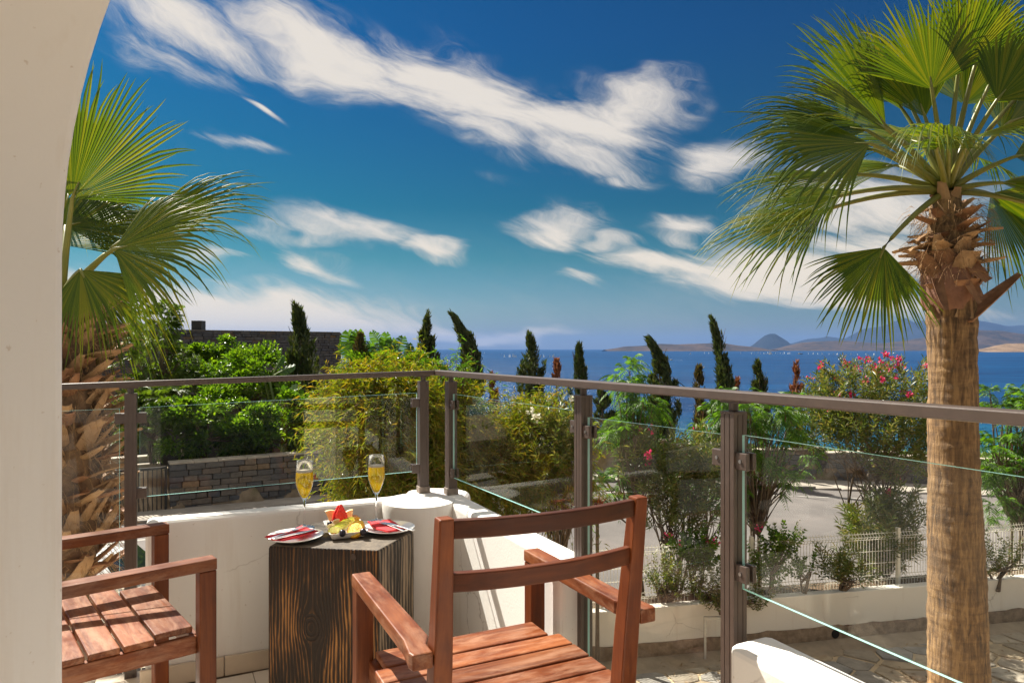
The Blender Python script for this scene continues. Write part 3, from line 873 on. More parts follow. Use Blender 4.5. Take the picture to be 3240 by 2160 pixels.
def rail_post(key, z0, d):
    p = PTS[key]; s = Vector((-d.y, d.x)); axs = (Vector((*d, 0)), Vector((*s, 0)), Vector((0, 0, 1)))
    zt = (rz_left(p) if key in 'La' else RZ) - .023 - .030
    h_ = .021; prof = [(-h_, -h_)]
    for c_ in (-.008, .008): prof += [(c_ - .0013, -h_), (c_ - .0013, -h_ + .0013), (c_ + .0013, -h_ + .0013), (c_ + .0013, -h_)]
    prof += [(h_, -h_)]
    for c_ in (-.008, .008): prof += [(h_, c_ - .0013), (h_ - .0013, c_ - .0013), (h_ - .0013, c_ + .0013), (h_, c_ + .0013)]
    prof += [(h_, h_)]
    for c_ in (.008, -.008): prof += [(c_ + .0013, h_), (c_ + .0013, h_ - .0013), (c_ - .0013, h_ - .0013), (c_ - .0013, h_)]
    prof += [(-h_, h_)]
    for c_ in (.008, -.008): prof += [(-h_, c_ + .0013), (-h_ + .0013, c_ + .0013), (-h_ + .0013, c_ - .0013), (-h_, c_ - .0013)]
    po = obj('post', MB().prism([(p.x + d.x * a_ + s.x * b_, p.y + d.y * a_ + s.y * b_) for a_, b_ in prof], z0, zt), m_rail, rail)
    obj('cap', MB().box((p.x, p.y, zt + .0012), (.0435, .0435, .006), axs), m_rail, po, bevel=.001)
    mb = MB(); mb.tube([(p.x, p.y, zt), (p.x, p.y, zt + .026)], .0115, 14)
    mb.box((p.x + d.x * .006, p.y + d.y * .006, zt + .0265), (.065, .034, .006), axs)
    obj('bracket', mb, m_rail, po)
    if z0 > .1:
        obj('base_shoe', MB().box((p.x, p.y, z0 + .016), (.052, .052, .032), axs), m_scuff, po, bevel=.003)
    return po, axs
def clamp(po, key, d, sgn, zc):
    p = PTS[key] + d * (sgn * .0375); s = Vector((-d.y, d.x)); axs = (Vector((*d, 0)), Vector((*s, 0)), Vector((0, 0, 1)))
    for o_ in (-.0105, .0105):
        q = p + s * o_
        obj('clamp', MB().box((q.x, q.y, zc), (.036, .011, .040), axs), m_rail, po, bevel=.002)
    q = p - s * .018
    obj('screw', MB().tube([(q.x + s.x * .004, q.y + s.y * .004, zc), (q.x - s.x * .001, q.y - s.y * .001, zc)], .0045, 10), M('steel_screw', (.4, .4, .4), .3, .1, 5, metal=1.0), po)
def pane(p0, p1, zb0, zb1, zt0, zt1):
    d = (p1 - p0).normalized(); s = Vector((-d.y, d.x)) * .004; vs = []
    for p, zb, zt in ((p0, zb0, zt0), (p1, zb1, zt1)):
        for sg in (-1, 1):
            q = p + s * sg
            vs += [(q.x, q.y, zb), (q.x, q.y, zt)]
    mb = MB()
    mb.add(vs, [(0, 4, 5, 1), (2, 3, 7, 6)], 0)
    mb.add([Vector(v) for v in vs], [(0, 1, 3, 2), (4, 6, 7, 5), (1, 5, 7, 3), (0, 2, 6, 4)], 1)
    return obj('glass_panel', mb, [m_glass, m_edge], rail)
pL, _ = rail_post('L', 0.0, rdL); pa, _ = rail_post('a', PT + .006, rdL); pb, _ = rail_post('b', PT + .006, rdR)
pc, _ = rail_post('c', 0.0, rdR); pdd, _ = rail_post('d', 0.0, rdR); pe_, _ = rail_post('e', 0.0, rdR)
G = .031
pane(PTS['L'] + rdL * (G + .008), PTS['L'] + rdL * 1.12, .07, .05, 1.068, 1.055)
pane(PTS['a'] + rdL * G, PTS['L'] - rdL * G, .742, .718, 1.10, 1.07)
pane(PTS['b'] + rdR * G, PTS['c'] - rdR * G, .722, .722, 1.098, 1.10)
pane(PTS['c'] + rdR * G, PTS['d'] - rdR * G, .05, .05, 1.085, 1.095)
pane(PTS['d'] + rdR * G, PTS['e'] - rdR * G, .742, .71, 1.10, 1.094)
clamp(pL, 'L', rdL, 1, 1.03); clamp(pL, 'L', rdL, -1, 1.03); clamp(pL, 'L', rdL, -1, .735); clamp(pL, 'L', rdL, 1, .16)
clamp(pa, 'a', rdL, 1, 1.055); clamp(pa, 'a', rdL, 1, .755)
clamp(pb, 'b', rdR, 1, 1.05); clamp(pb, 'b', rdR, 1, .745)
clamp(pc, 'c', rdR, -1, 1.05); clamp(pc, 'c', rdR, 1, 1.04); clamp(pc, 'c', rdR, 1, .16)
clamp(pdd, 'd', rdR, -1, 1.04); clamp(pdd, 'd', rdR, 1, 1.04); clamp(pdd, 'd', rdR, 1, .78); clamp(pdd, 'd', rdR, -1, .16)

# ------------------------------------------------------------------ armchairs
m_wx = wood_mat('oiled_hardwood_across', 0, mid=(.15, .037, .009), light=(.28, .09, .024), worn=.45)
m_wbx = wood_mat('oiled_hardwood_back_shade', 0, dark=(.040, .010, .003), mid=(.080, .020, .006), light=(.13, .034, .009))  # darker copy of the wood: shade on the chair back put into colour
m_wy = wood_mat('oiled_hardwood_arm', 1, mid=(.145, .035, .008), light=(.27, .08, .018), worn=.34)
m_wz = wood_mat('oiled_hardwood_upright', 2, mid=(.115, .027, .006), light=(.20, .055, .012))  # uprights darkened as well, same shade put into colour
def make_chair(label, loc, rot):
    t = thing('wooden_armchair', label, 'armchair', loc, 'slatted wooden armchairs')
    t.rotation_euler = (0, 0, rot)
    K = dict(parent=t, world=False, bevel=.004, seg=2)
    def yback(z): return -.012 + (.93 - z) * .12 if z > .40 else .052 - (.40 - z) * .08
    for s in (-1, 1):
        # rear upright, leaning
        mb = MB(); prof = [(0.0, .040, .045), (.40, .046, .052), (.60, .044, .048), (.94, .034, .036)]
        vs = []; fs = []
        for z, w_, d_ in prof:
            xo = .27 if z > .5 else .272
            y_ = yback(z)
            for (i, j) in ((-1, -1), (1, -1), (1, 1), (-1, 1)):
                vs.append((s * (xo - w_ / 2) + i * w_ / 2, y_ + .01 + j * d_ / 2, z))
        for k in range(len(prof) - 1):
            for j in range(4): fs.append((k * 4 + j, k * 4 + (j + 1) % 4, (k + 1) * 4 + (j + 1) % 4, (k + 1) * 4 + j))
        fs += [(3, 2, 1, 0), (12, 13, 14, 15)]
        mb.add(vs, fs)
        obj('rear_leg', mb, m_wz, **K)
        obj('front_leg', MB().box((s * .279, .588, .3075), (.050, .050, .615)), m_wz, **K)
        # arm: flat rail from beyond the upright to the front leg
        mb = MB()
        pl_ = [(s * .306, .614), (s * .252, .614), (s * .252, .10), (s * .272, .06), (s * .272, .012), (s * .318, .012), (s * .322, .03), (s * .312, .10)]
        if s > 0: pl_ = pl_[::1]
        else: pl_ = pl_[::-1]
        mb.prism(pl_, .616, .652)
        me = mb.mesh('armrest', m_wy); bm = bmesh.new(); bm.from_mesh(me); bmesh.ops.recalc_face_normals(bm, faces=bm.faces[:]); bm.to_mesh(me); bm.free()
        put('armrest', me, t, False, .004, 2)
        obj('side_rail', MB().box((s * .255, .32, .385), (.026, .49, .055)), m_wy, **K)
    # bowed back slats
    for (z0, z1) in ((.893, .934), (.774, .816)):
        mb = MB(); n = 12; vs = []; fs = []
        for k in range(n + 1):
            x = -.237 + .474 * k / n; bow = -.034 * (1 - (x / .237) ** 2)
            for (yy, zz) in ((-.010, z0), (.012, z0), (.012, z1), (-.010, z1)):
                vs.append((x, yback((z0 + z1) / 2) + .008 + bow + yy, zz))
        for k in range(n):
            for j in range(4): fs.append((k * 4 + j, k * 4 + (j + 1) % 4, (k + 1) * 4 + (j + 1) % 4, (k + 1) * 4 + j))
        fs += [(0, 1, 2, 3), tuple(n * 4 + j for j in (3, 2, 1, 0))]
        mb.add(vs, fs)
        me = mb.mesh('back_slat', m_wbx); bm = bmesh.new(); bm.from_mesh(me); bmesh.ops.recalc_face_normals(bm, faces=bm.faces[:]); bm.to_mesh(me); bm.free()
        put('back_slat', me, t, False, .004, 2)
    # seat slats
    ys = [(.448, .556), (.359, .440), (.269, .350), (.180, .261), (.091, .172), (.028, .083)]
    for k, (y0, y1) in enumerate(ys):
        xw = .285 if k not in (0, 5) else .250
        if k == 0: xw = .252
        if k == 5: xw = .222
        obj('seat_slat', MB().box((0, (y0 + y1) / 2, .430 + rng.uniform(-.0008, .0008)), (2 * xw, y1 - y0, .020)), m_wx, **K)
    obj('front_rail', MB().box((0, .560, .385), (.505, .024, .060)), m_wx, **K)
    obj('rear_rail', MB().box((0, .075, .385), (.455, .024, .055)), m_wx, **K)
    obj('cross_bar', MB().box((0, .32, .404), (.03, .48, .03)), m_wy, **K)
    return t
make_chair('reddish brown wooden armchair seen from behind, nearest the camera', (.081, 1.622, 0), math.atan2(.44, .898))
make_chair('reddish brown wooden armchair partly hidden by the cream arch, facing right', (-1.582, 2.032, 0), math.atan2(-.77, .64))
# ------------------------------------------------------------------ charred timber block and what stands on it
TZ = .60
def burnt(name, cx, cz, k, char=.5, tint=(1, 1, 1), grey=0.0, freq=70.0, xa=0):
    """charred, brushed softwood: grain flows round a knot at (cx, cz)"""
    m, nt, b = nodemat(name)
    g = nt.add('ShaderNodeTexCoord').outputs['Object']
    wob = nt.noise(nt.add('ShaderNodeMapping', {'Vector': g, 'Scale': (5, 5, 1.3)}).outputs[0], 1.0, 4, .6)
    sp = nt.add('ShaderNodeSeparateXYZ', {0: g})
    x = nt.math('ADD', sp.outputs[xa], nt.math('MULTIPLY', nt.math('SUBTRACT', wob.outputs[0], .5), .055))
    dx = nt.math('SUBTRACT', x, cx); dz = nt.math('MULTIPLY', nt.math('SUBTRACT', sp.outputs[2], cz), .62)
    r2 = nt.math('ADD', nt.math('ADD', nt.math('MULTIPLY', dx, dx), nt.math('MULTIPLY', dz, dz)), .0003)
    flow = nt.math('MULTIPLY', dx, nt.math('ADD', 1.0, nt.math('DIVIDE', -k * k, r2)))
    ringf = nt.math('SUBTRACT', nt.math('SQRT', r2), k)
    inside_ = nt.math('LESS_THAN', r2, k * k)
    ad = nt.math('ABSOLUTE', flow)
    fl = nt.add('ShaderNodeMix', {0: inside_, 2: flow, 3: nt.math('MULTIPLY', ringf, 1.6)}, data_type='FLOAT').outputs[0]
    fn = nt.noise(nt.add('ShaderNodeMapping', {'Vector': g, 'Scale': (90, 90, 6)}).outputs[0], 1.0, 4, .6)
    ph = nt.math('ADD', nt.math('MULTIPLY', fl, freq), nt.math('MULTIPLY', fn.outputs[0], .9))
    tri = nt.math('PINGPONG', ph, .5)
    st = nt.mr(tri, .0, .5)
    zone = nt.noise(nt.add('ShaderNodeMapping', {'Vector': g, 'Scale': (9, 9, 2.4)}).outputs[0], 1.0, 4, .65)
    lift = nt.mr(zone.outputs[0], .36, .68, -.55, .42)
    v = nt.math('ADD', nt.math('ADD', st, lift), nt.math('MULTIPLY', nt.math('SUBTRACT', fn.outputs[0], .5), .5))
    v = nt.math('ADD', v, .5 - char)
    hot = [(.20, (.022, .013, .008)), (.50, (.075, .036, .013)), (.76, (.22, .095, .026)), (1.0, (.40, .19, .055))]
    ash = [(.25, (.022, .018, .014)), (.5, (.07, .055, .04)), (.75, (.17, .13, .085)), (1.0, (.27, .20, .13))]
    c = nt.ramp(v, ash if grey else hot)
    nt.l.new(c, b.inputs['Base Color'])
    b.inputs['Roughness'].default_value = .62
    b.inputs['Specular IOR Level'].default_value = .35
    bp = nt.add('ShaderNodeBump', {'Height': v, 'Strength': .55, 'Distance': .006})
    nt.l.new(bp.outputs[0], b.inputs['Normal'])
    return m
m_front = burnt('charred_timber_front', -.705, .315, .036, char=.60, freq=80)
m_side = burnt('charred_timber_side', 2.3, -.5, .05, grey=1.0, freq=46, xa=1, char=.42)
# weathered end grain of the top
m_top, nt, b = nodemat('weathered_end_grain')
g = nt.add('ShaderNodeTexCoord').outputs['Object']
off = nt.add('ShaderNodeVectorMath', {0: g, 1: (.93, -2.95, 0)}, operation='ADD').outputs[0]
wv_ = nt.add('ShaderNodeTexWave', {'Vector': off, 'Scale': 26.0, 'Distortion': 2.2, 'Detail': 3.0, 'Detail Scale': 2.0}, wave_type='RINGS', rings_direction='Z')
nz = nt.noise(g, 16, 6, .7)
c = nt.mix(wv_.outputs[1], (.075, .058, .042, 1), (.21, .165, .115, 1))
c = nt.mix(nt.mr(nz.outputs[0], .40, .66, 0, .8), c, (.045, .036, .028, 1))
nt.l.new(c, b.inputs['Base Color']); b.inputs['Roughness'].default_value = .72
bp = nt.add('ShaderNodeBump', {'Height': nz.outputs[0], 'Strength': .5, 'Distance': .01}); nt.l.new(bp.outputs[0], b.inputs['Normal'])
tb = thing('timber_block_table', 'charred timber block table with brushed orange grain and grey top', 'table', (-.62, 2.68, 0))
tp = [(-.871, 2.52), (-.466, 2.465), (-.379, 2.725), (-.465, 2.905), (-.775, 2.892), (-.828, 2.824)]
n = len(tp); mb = MB()
lv = [0.0, .2, .4, .55, .588, .597]
vs = []
for li, z in enumerate(lv):
    sh = 1.0 if li < 4 else (.998 if li == 4 else .985)
    cx = sum(p[0] for p in tp) / n; cy = sum(p[1] for p in tp) / n
    for p in tp: vs.append((cx + (p[0] - cx) * sh, cy + (p[1] - cy) * sh, z))
fs = []; mi = []
for li in range(len(lv) - 1):
    for k in range(n):
        fs.append((li * n + k, li * n + (k + 1) % n, (li + 1) * n + (k + 1) % n, (li + 1) * n + k)); mi.append(0 if k == 0 else 1)
fs.append(tuple((len(lv) - 1) * n + k for k in range(n))); mi.append(2)
o_ = len(mb.v); mb.v += vs; mb.f += fs; mb.m += mi
obj('block', mb, [m_front, m_side, m_top], tb, bevel=.004)
a_ = onz(902, 1262, .588)
kb_ = Vector((-.466 - .0788 * 1.0, 2.465 + .0107, .583))
fx_ = Vector((.405, -.055, 0)).normalized(); fn_ = Vector((-.055, -.405, 0)).normalized()
obj('wooden_plug', MB().tube([kb_ - fn_ * .002 + Vector((-.012, 0, -.012)), kb_ + fn_ * .003 + Vector((-.012, 0, -.012))], [.011, .0105], 16), M('dark_plug', (.05, .028, .017), .6, .3, 30), tb)

Z4 = lambda x, y: ((800 + x * .25510) / 1.37755, (1400 + y * .25510) / 1.37755)
def tpt(x, y, z): px, py = Z4(x, y); return onz(px, py, z)

# --- champagne flutes
m_flute, nt, b = nodemat('thin_wine_glass')
nt.n.remove(b)
lw_ = nt.add('ShaderNodeLayerWeight', {'Blend': .35})
fr = nt.math('ADD', nt.math('MULTIPLY', lw_.outputs['Fresnel'], .6), .012)
tr = nt.add('ShaderNodeBsdfTransparent', {'Color': (.97, .98, .98, 1)})
gl = nt.add('ShaderNodeBsdfGlossy', {'Color': (1, 1, 1, 1), 'Roughness': .02})
mx = nt.add('ShaderNodeMixShader', {0: fr, 1: tr.outputs[0], 2: gl.outputs[0]})
nt.l.new(mx.outputs[0], m_flute.node_tree.nodes['Material Output'].inputs[0])
m_stem, nt, b = nodemat('solid_glass_stem')
b.inputs['Transmission Weight'].default_value = 1.0; b.inputs['Roughness'].default_value = .02; b.inputs['IOR'].default_value = 1.45
b.inputs['Base Color'].default_value = (.97, .98, 1, 1)
m_wine, nt, b = nodemat('sparkling_wine')
nt.n.remove(b)
g = nt.add('ShaderNodeTexCoord').outputs['Object']
rf = nt.add('ShaderNodeBsdfTransparent', {'Color': (1.0, .86, .26, 1)})
tl = nt.add('ShaderNodeBsdfTranslucent', {'Color': (1.0, .78, .06, 1)})
gs_ = nt.add('ShaderNodeBsdfGlossy', {'Color': (1, .9, .6, 1), 'Roughness': .05})
mx = nt.add('ShaderNodeMixShader', {0: .42, 1: rf.outputs[0], 2: tl.outputs[0]})
mx2 = nt.add('ShaderNodeMixShader', {0: .04, 1: mx.outputs[0], 2: gs_.outputs[0]})
nt.l.new(mx2.outputs[0], m_wine.node_tree.nodes['Material Output'].inputs[0])
m_foam = M('wine_foam', (.85, .74, .55), .7, .1, 200, .5, 900)
def flute(label, loc, H=.262):
    t = thing('champagne_flute', label, 'glass', loc, 'champagne flutes on the timber block')
    x, y, z = loc; k = H / .262
    base = MB().lathe([(.038, .0005), (.038, .002), (.030, .0035), (.010, .006), (.005, .012)], loc, 40)
    o = obj('base', base, m_flute, t); smooth_shade(o)
    o = obj('stem', MB().lathe([(.0052, .010), (.0036, .03), (.0034, .075 * k), (.0045, .100 * k), (.0085, .114 * k), (.010, .118 * k), (0, .1195 * k)], loc, 24), m_stem, t); smooth_shade(o)
    bow = [(.010, .113), (.018, .128), (.027, .150), (.0332, .172), (.0348, .187), (.0342, .205), (.0322, .230), (.0300, .262)]
    bl = [(r, z_ * k) for r, z_ in bow]
    o = obj('bowl', MB().lathe(bl, loc, 48), m_flute, t); smooth_shade(o, 180)
    me = o.data
    rim = MB(); n = 48
    rim.tube([(x + .030 * math.cos(2 * math.pi * i / n), y + .030 * math.sin(2 * math.pi * i / n), z + H) for i in range(n + 1)], .0008, 6)
    obj('rim', rim, m_stem, o, smooth=True)
    wl = [(0, .1185 * k), (.008, .1185 * k), (.0150, .1275 * k), (.0248, .150 * k), (.0318, .172 * k), (.0333, .187 * k), (.0328, .205 * k), (.0318, .2185 * k), (0, .2185 * k)]
    wv3 = MB().lathe([(max(r, .00001), z_) for r, z_ in wl], loc, 48)
    o = obj('wine', wv3, m_wine, t); smooth_shade(o, 50)
    o = obj('foam', MB().lathe([(.0316, .2183 * k), (.0318, .2215 * k), (.027, .2240 * k), (.00001, .2232 * k)], loc, 40), m_foam, t); smooth_shade(o, 60)
    return t
pL_ = onz(699.5, 1211, TZ); pR_ = onz(864.5, 1197, TZ)
flute('champagne flute of golden wine behind the left plate', (pL_.x, pL_.y, TZ))
flute('champagne flute of golden wine behind the right plate', (pR_.x, pR_.y, TZ), .268)

# --- plates with folded napkins and cutlery
m_china = M('white_glazed_china', (.86, .84, .80), .12, .02, 5, spec=.6)
m_nap = M('red_paper_napkin', (.62, .022, .030), .8, .1, 40, .25, 300)
m_steel, nt, b = nodemat('polished_cutlery')
b.inputs['Metallic'].default_value = 1; b.inputs['Base Color'].default_value = (.88, .86, .82, 1); b.inputs['Roughness'].default_value = .28
def plate(label, c, r):
    t = thing('plate', label, 'plate', c, 'white dinner plates on the timber block')
    o = obj('dish', MB().lathe([(.00001, .004), (r * .62, .004), (r * .70, .007), (r, .0175), (r * .998, .0195), (r * .985, .0195), (r * .70, .0105), (r * .62, .0075), (.00001, .0072)][::1], c, 64), m_china, t); smooth_shade(o, 60)
    return t
def ribbon(poly, z, th, mat, name, label, cat, fold=None):
    """flat folded paper of the given plan outline, two leaves with rippled open edges"""
    c = sum((Vector(p) for p in poly), Vector((0, 0, 0))) / len(poly)
    t = thing(name, label, cat, (c.x, c.y, z), 'red napkins on the plates')
    for lay in range(2):
        bm = bmesh.new()
        vs = [bm.verts.new((c.x + (p[0] - c.x) * (1 - .05 * lay), c.y + (p[1] - c.y) * (1 - .05 * lay), z + lay * th)) for p in poly]
        f = bm.faces.new(vs)
        bmesh.ops.triangulate(bm, faces=bm.faces[:])
        bmesh.ops.subdivide_edges(bm, edges=bm.edges[:], cuts=4, use_grid_fill=True)
        for v in bm.verts:
            v.co.z += .0022 * mnoise.noise(Vector((v.co.x * 55, v.co.y * 55, lay * 3))) + .0012
        bmesh.ops.recalc_face_normals(bm, faces=bm.faces[:])
        me = bpy.data.meshes.new('fold'); bm.to_mesh(me); bm.free(); me.materials.append(mat)
        o = put('fold', me, t)
        md = o.modifiers.new('solid', 'SOLIDIFY'); md.thickness = .0016; md.offset = 1
        for p in me.polygons: p.use_smooth = True
    return t
def fork(label, a, b, z, z2=None):
    """a: tip of the tines, b: end of the handle"""
    z2 = z2 or z
    a = Vector((a[0], a[1], z2)); b = Vector((b[0], b[1], z)); d = (b - a); L = d.length; d.normalize(); s = d.cross(Vector((0, 0, 1))).normalized(); u = s.cross(d)
    t = thing('fork', label, 'fork', ((a.x + b.x) / 2, (a.y + b.y) / 2, z), 'forks on the napkins')
    h = MB(); h.beam(a + d * L * .40, b, .006, .0022, w2=.011, mi=0)
    obj('handle', h, m_steel, t, bevel=.0008)
    hd_ = MB(); hd_.beam(a + d * L * .24, a + d * L * .36, .020, .0018, w2=.012); hd_.beam(a + d * L * .36, a + d * L * .41, .012, .0018, w2=.006)
    obj('neck', hd_, m_steel, t)
    for k in range(4):
        o_ = s * ((k - 1.5) * .0056)
        obj('tine', MB().beam(a + o_ * .8 + u * .001, a + d * L * .245 + o_, .0016, .0014, w2=.0032), m_steel, t)
    return t
def knife(label, a, b, z, z2=None):
    z2 = z2 or z
    a = Vector((a[0], a[1], z2)); b = Vector((b[0], b[1], z)); d = (b - a); L = d.length; d.normalize()
    t = thing('knife', label, 'knife', ((a.x + b.x) / 2, (a.y + b.y) / 2, z), 'knives on the napkins')
    mbk = MB(); mbk.beam(a, a + d * L * .12, .006, .0012, w2=.017); mbk.beam(a + d * L * .12, a + d * L * .47, .017, .0014, w2=.018)
    obj('blade', mbk, m_steel, t, bevel=.0004)
    h = MB(); h.beam(a + d * L * .47, b, .010, .005, w2=.015)
    obj('handle', h, m_steel, t, bevel=.0015)
    return t
c1 = tpt(530, 1152, TZ + .015); c2 = tpt(1690, 1052, TZ + .015)
plate('white plate with a red napkin at the left of the fruit dish', (c1.x, c1.y, TZ), .100)
plate('white plate with a red napkin overhanging the right end of the block', (c2.x, c2.y, TZ), .098)
ZN = TZ + .020
P = lambda x, y: tuple(tpt(x, y, ZN))
ribbon([P(143, 1172), P(240, 1212), P(375, 1224), P(818, 1106), P(742, 1082), P(690, 1068), P(610, 1033), P(450, 1110)], ZN, .0022, m_nap, 'napkin', 'red folded napkin under the fork and knife on the left plate', 'napkin')
ribbon([P(1420, 985), P(1500, 1050), P(1540, 1082), P(1690, 1116), P(1900, 1082), P(1790, 1010), P(1690, 952), P(1560, 985)], ZN, .0022, m_nap, 'napkin', 'red folded napkin under the fork and knife on the right plate', 'napkin')
ZC = ZN + .008
Q = lambda x, y: tuple(tpt(x, y, ZC))[:2]
fork('steel fork lying on the left red napkin', Q(650, 1040), Q(205, 1190), ZC, ZC + .002)
knife('steel knife lying beside the fork on the left red napkin', Q(770, 1080), Q(250, 1200), ZC + .002)
fork('steel fork lying on the right red napkin', Q(1535, 972), Q(1875, 1092), ZC, ZC + .002)
knife('steel knife lying beside the fork on the right red napkin', Q(1625, 988), Q(1990, 1092), ZC + .002)

# --- fruit dish
tc_ = (tpt(965, 1215, TZ + .004) + tpt(1425, 1152, TZ + .022)) / 2
ex = Vector((.93, .36, 0)).normalized()
ex = Vector((.124, .055, 0)).normalized(); ey = Vector((-.36, .93, 0)).normalized()
D0 = Vector((-.600, 2.600, TZ))            # middle of the near edge
def dp(u, v, h=0.0): p = D0 + ex * u + ey * v; return Vector((p.x, p.y, TZ + h))
dish = thing('fruit_dish', 'white oblong china dish heaped with cut fruit', 'dish', tuple(dp(0, .11)))
bm = bmesh.new(); loops = []
for (h, gx, gy) in ((.001, .060, .100), (.006, .063, .104), (.020, .069, .112), (.024, .071, .1145), (.0235, .066, .110), (.010, .056, .098), (.006, .050, .090)):
    lp = []
    for sx_, sy_ in ((-1, -1), (1, -1), (1, 1), (-1, 1)):
        for q in range(5):
            a = math.atan2(sy_, sx_) - R(45) + R(90) * q / 4
            r_ = .012
            lp.append(bm.verts.new(dp(sx_ * (gx - r_) + r_ * math.cos(a), .113 + sy_ * (gy - r_) + r_ * math.sin(a), h)))
    loops.append(lp)
for A_, B_ in zip(loops[:-1], loops[1:]):
    n_ = len(A_)
    for k in range(n_): bm.faces.new([A_[k], A_[(k + 1) % n_], B_[(k + 1) % n_], B_[k]])
bm.faces.new(loops[0][::-1]); bm.faces.new(loops[-1])
bmesh.ops.recalc_face_normals(bm, faces=bm.faces[:])
me = bpy.data.meshes.new('dish'); bm.to_mesh(me); bm.free(); me.materials.append(m_china)
o = put('dish', me, dish); smooth_shade(o, 50)
def fruit_mat(name, col, rough=.3, var=.2, scale=60, bump=.25, bs=200, sss=.25, col2=None):
    m = M(name, col, rough, var, scale, bump, bs, col2=col2)
    b = m.node_tree.nodes['Principled BSDF']; b.inputs['Subsurface Weight'].default_value = sss; b.inputs['Subsurface Radius'].default_value = (.01, .004, .002); b.inputs['Subsurface Scale'].default_value = .5
    return m
m_melon = fruit_mat('red_watermelon_flesh', (.80, .035, .03), .35, .15, 60, .4, 160)
m_seed = M('black_seed', (.015, .010, .008), .3, .2, 50)
m_rind = M('pared_melon_back', (.92, .66, .34), .5, .1, 40)
m_cant = fruit_mat('pale_orange_melon', (.90, .50, .16), .4, .15, 50, col2=(.92, .62, .30))
m_orange = fruit_mat('orange_flesh', (1.0, .50, .015), .3, .2, 120, .6, 240, col2=(1, .66, .04))
m_apple = fruit_mat('apple_flesh', (.93, .86, .28), .4, .1, 50)
m_askin = M('green_apple_skin', (.58, .66, .03), .3, .2, 30)
m_grape = M('black_grape', (.012, .009, .022), .28, .4, 60, spec=.6)
m_fig = fruit_mat('fig_flesh', (.62, .16, .07), .5, .4, 120, .7, 260, col2=(.85, .42, .20))
m_figs = M('fig_skin', (.16, .16, .04), .6, .5, 40)
m_ban = fruit_mat('banana_slice', (.88, .74, .38), .5, .1, 60)
m_peach = fruit_mat('peach_slice', (.92, .42, .06), .35, .25, 40)
def F(x, y, h): p = tpt(x, y, TZ + h); return p
def wedge(name, label, c, axis, r, ang0, ang1, th, mats, cat, lean=Vector((0, 0, 1)), n=9, group=None):
    """a sector cut from a disc of radius r lying in the plane (axis, lean), thickness th: flesh and skin"""
    t = thing(name, label, cat, tuple(c), group)
    axis = Vector(axis).normalized(); lean = (lean - axis * lean.dot(axis)).normalized(); nr = axis.cross(lean)
    pr = [(0.0, 0.0)] + [(r * math.cos(ang0 + (ang1 - ang0) * k / n), r * math.sin(ang0 + (ang1 - ang0) * k / n)) for k in range(n + 1)]
    vs = []
    for sg in (-.5, .5):
        for (a, b_) in pr: vs.append(c + axis * a + lean * b_ + nr * (sg * th))
    m_ = len(pr); mbf = MB()
    mbf.add(vs, [tuple(range(m_)), tuple(range(m_, 2 * m_))[::-1]] + [(k, (k + 1) % m_, m_ + (k + 1) % m_, m_ + k) for k in (0, m_ - 1)])
    me = mbf.mesh('flesh', mats[0]); bm = bmesh.new(); bm.from_mesh(me); bmesh.ops.recalc_face_normals(bm, faces=bm.faces[:]); bm.to_mesh(me); bm.free()
    put('flesh', me, t, bevel=.0012)
    vs = []
    for k in range(1, m_):
        a, b_ = pr[k]
        for sg in (-.5, .5):
            for q in (1.0, 1.045): vs.append(c + (axis * a + lean * b_) * q + nr * (sg * th * (1.0)))
    mbs = MB(); fs = []
    for k in range(m_ - 2):
        i = k * 4; j = i + 4
        fs += [(i + 1, j + 1, j + 3, i + 3), (i, i + 1, j + 1, j), (i + 2, j + 2, j + 3, i + 3)]
    mbs.add(vs, fs); obj('skin', mbs, mats[1], t)
    return t
# watermelon: two upright triangular wedges leaning together
def melon(label, bl, br, top, dv, seeds):
    t = thing('watermelon_wedge', label, 'watermelon', tuple((bl + br) / 2), 'watermelon wedges in the fruit dish')
    mid = (bl + br) / 2
    mb = MB(); vs = []
    for q in (Vector((0, 0, 0)), dv):
        vs += [bl + q, br + q, br + (top - br) * .5 + (br - bl) * .10 + q, top + (br - bl) * .06 + q * .55, top - (br - bl) * .06 + q * .55, bl + (top - bl) * .5 - (br - bl) * .10 + q]
    mb.add(vs, [(0, 1, 2, 3, 4, 5), (11, 10, 9, 8, 7, 6)] + [(k, 6 + k, 6 + (k + 1) % 6, (k + 1) % 6) for k in range(6)])
    me = mb.mesh('flesh', m_melon); bm = bmesh.new(); bm.from_mesh(me); bmesh.ops.recalc_face_normals(bm, faces=bm.faces[:]); bm.to_mesh(me); bm.free()
    put('flesh', me, t, bevel=.004, seg=3)
    for k in range(seeds):
        e = (bl, br)[k % 2]; f = rng.uniform(.02, .45)
        p = e + (top - e) * f * .6 + ((e - mid) * .06) + dv * rng.uniform(.05, .5)
        s_ = MB().lathe([(.00001, -.0022), (.0016, -.001), (.0017, .001), (.00001, .0022)], tuple(p), 6); obj('seed', s_, m_seed, t, smooth=True)
    return t
bl, br, tp_ = F(1012, 992, .03), F(1192, 975, .03), F(1098, 985, .03)
top = Vector((tp_.x, tp_.y, TZ + .098))
melon('tall red watermelon wedge at the back of the fruit dish', bl, br, top, ey * .026, 8)
melon('red watermelon wedge leaning behind the taller one', bl + ey * .018 - ex * .008, br + ey * .02 - ex * .012, top + ey * .012 - ex * .008 - Vector((0, 0, .004)), ey * .02, 2)
up = Vector((0, 0, 1))
wedge('melon_wedge', 'pale orange melon wedge at the left rear corner of the dish', F(955, 985, .02), up + ex * .1, .046, -.5, .5, .016, (m_cant, m_rind), 'melon', lean=ex, group='melon wedges in the fruit dish')
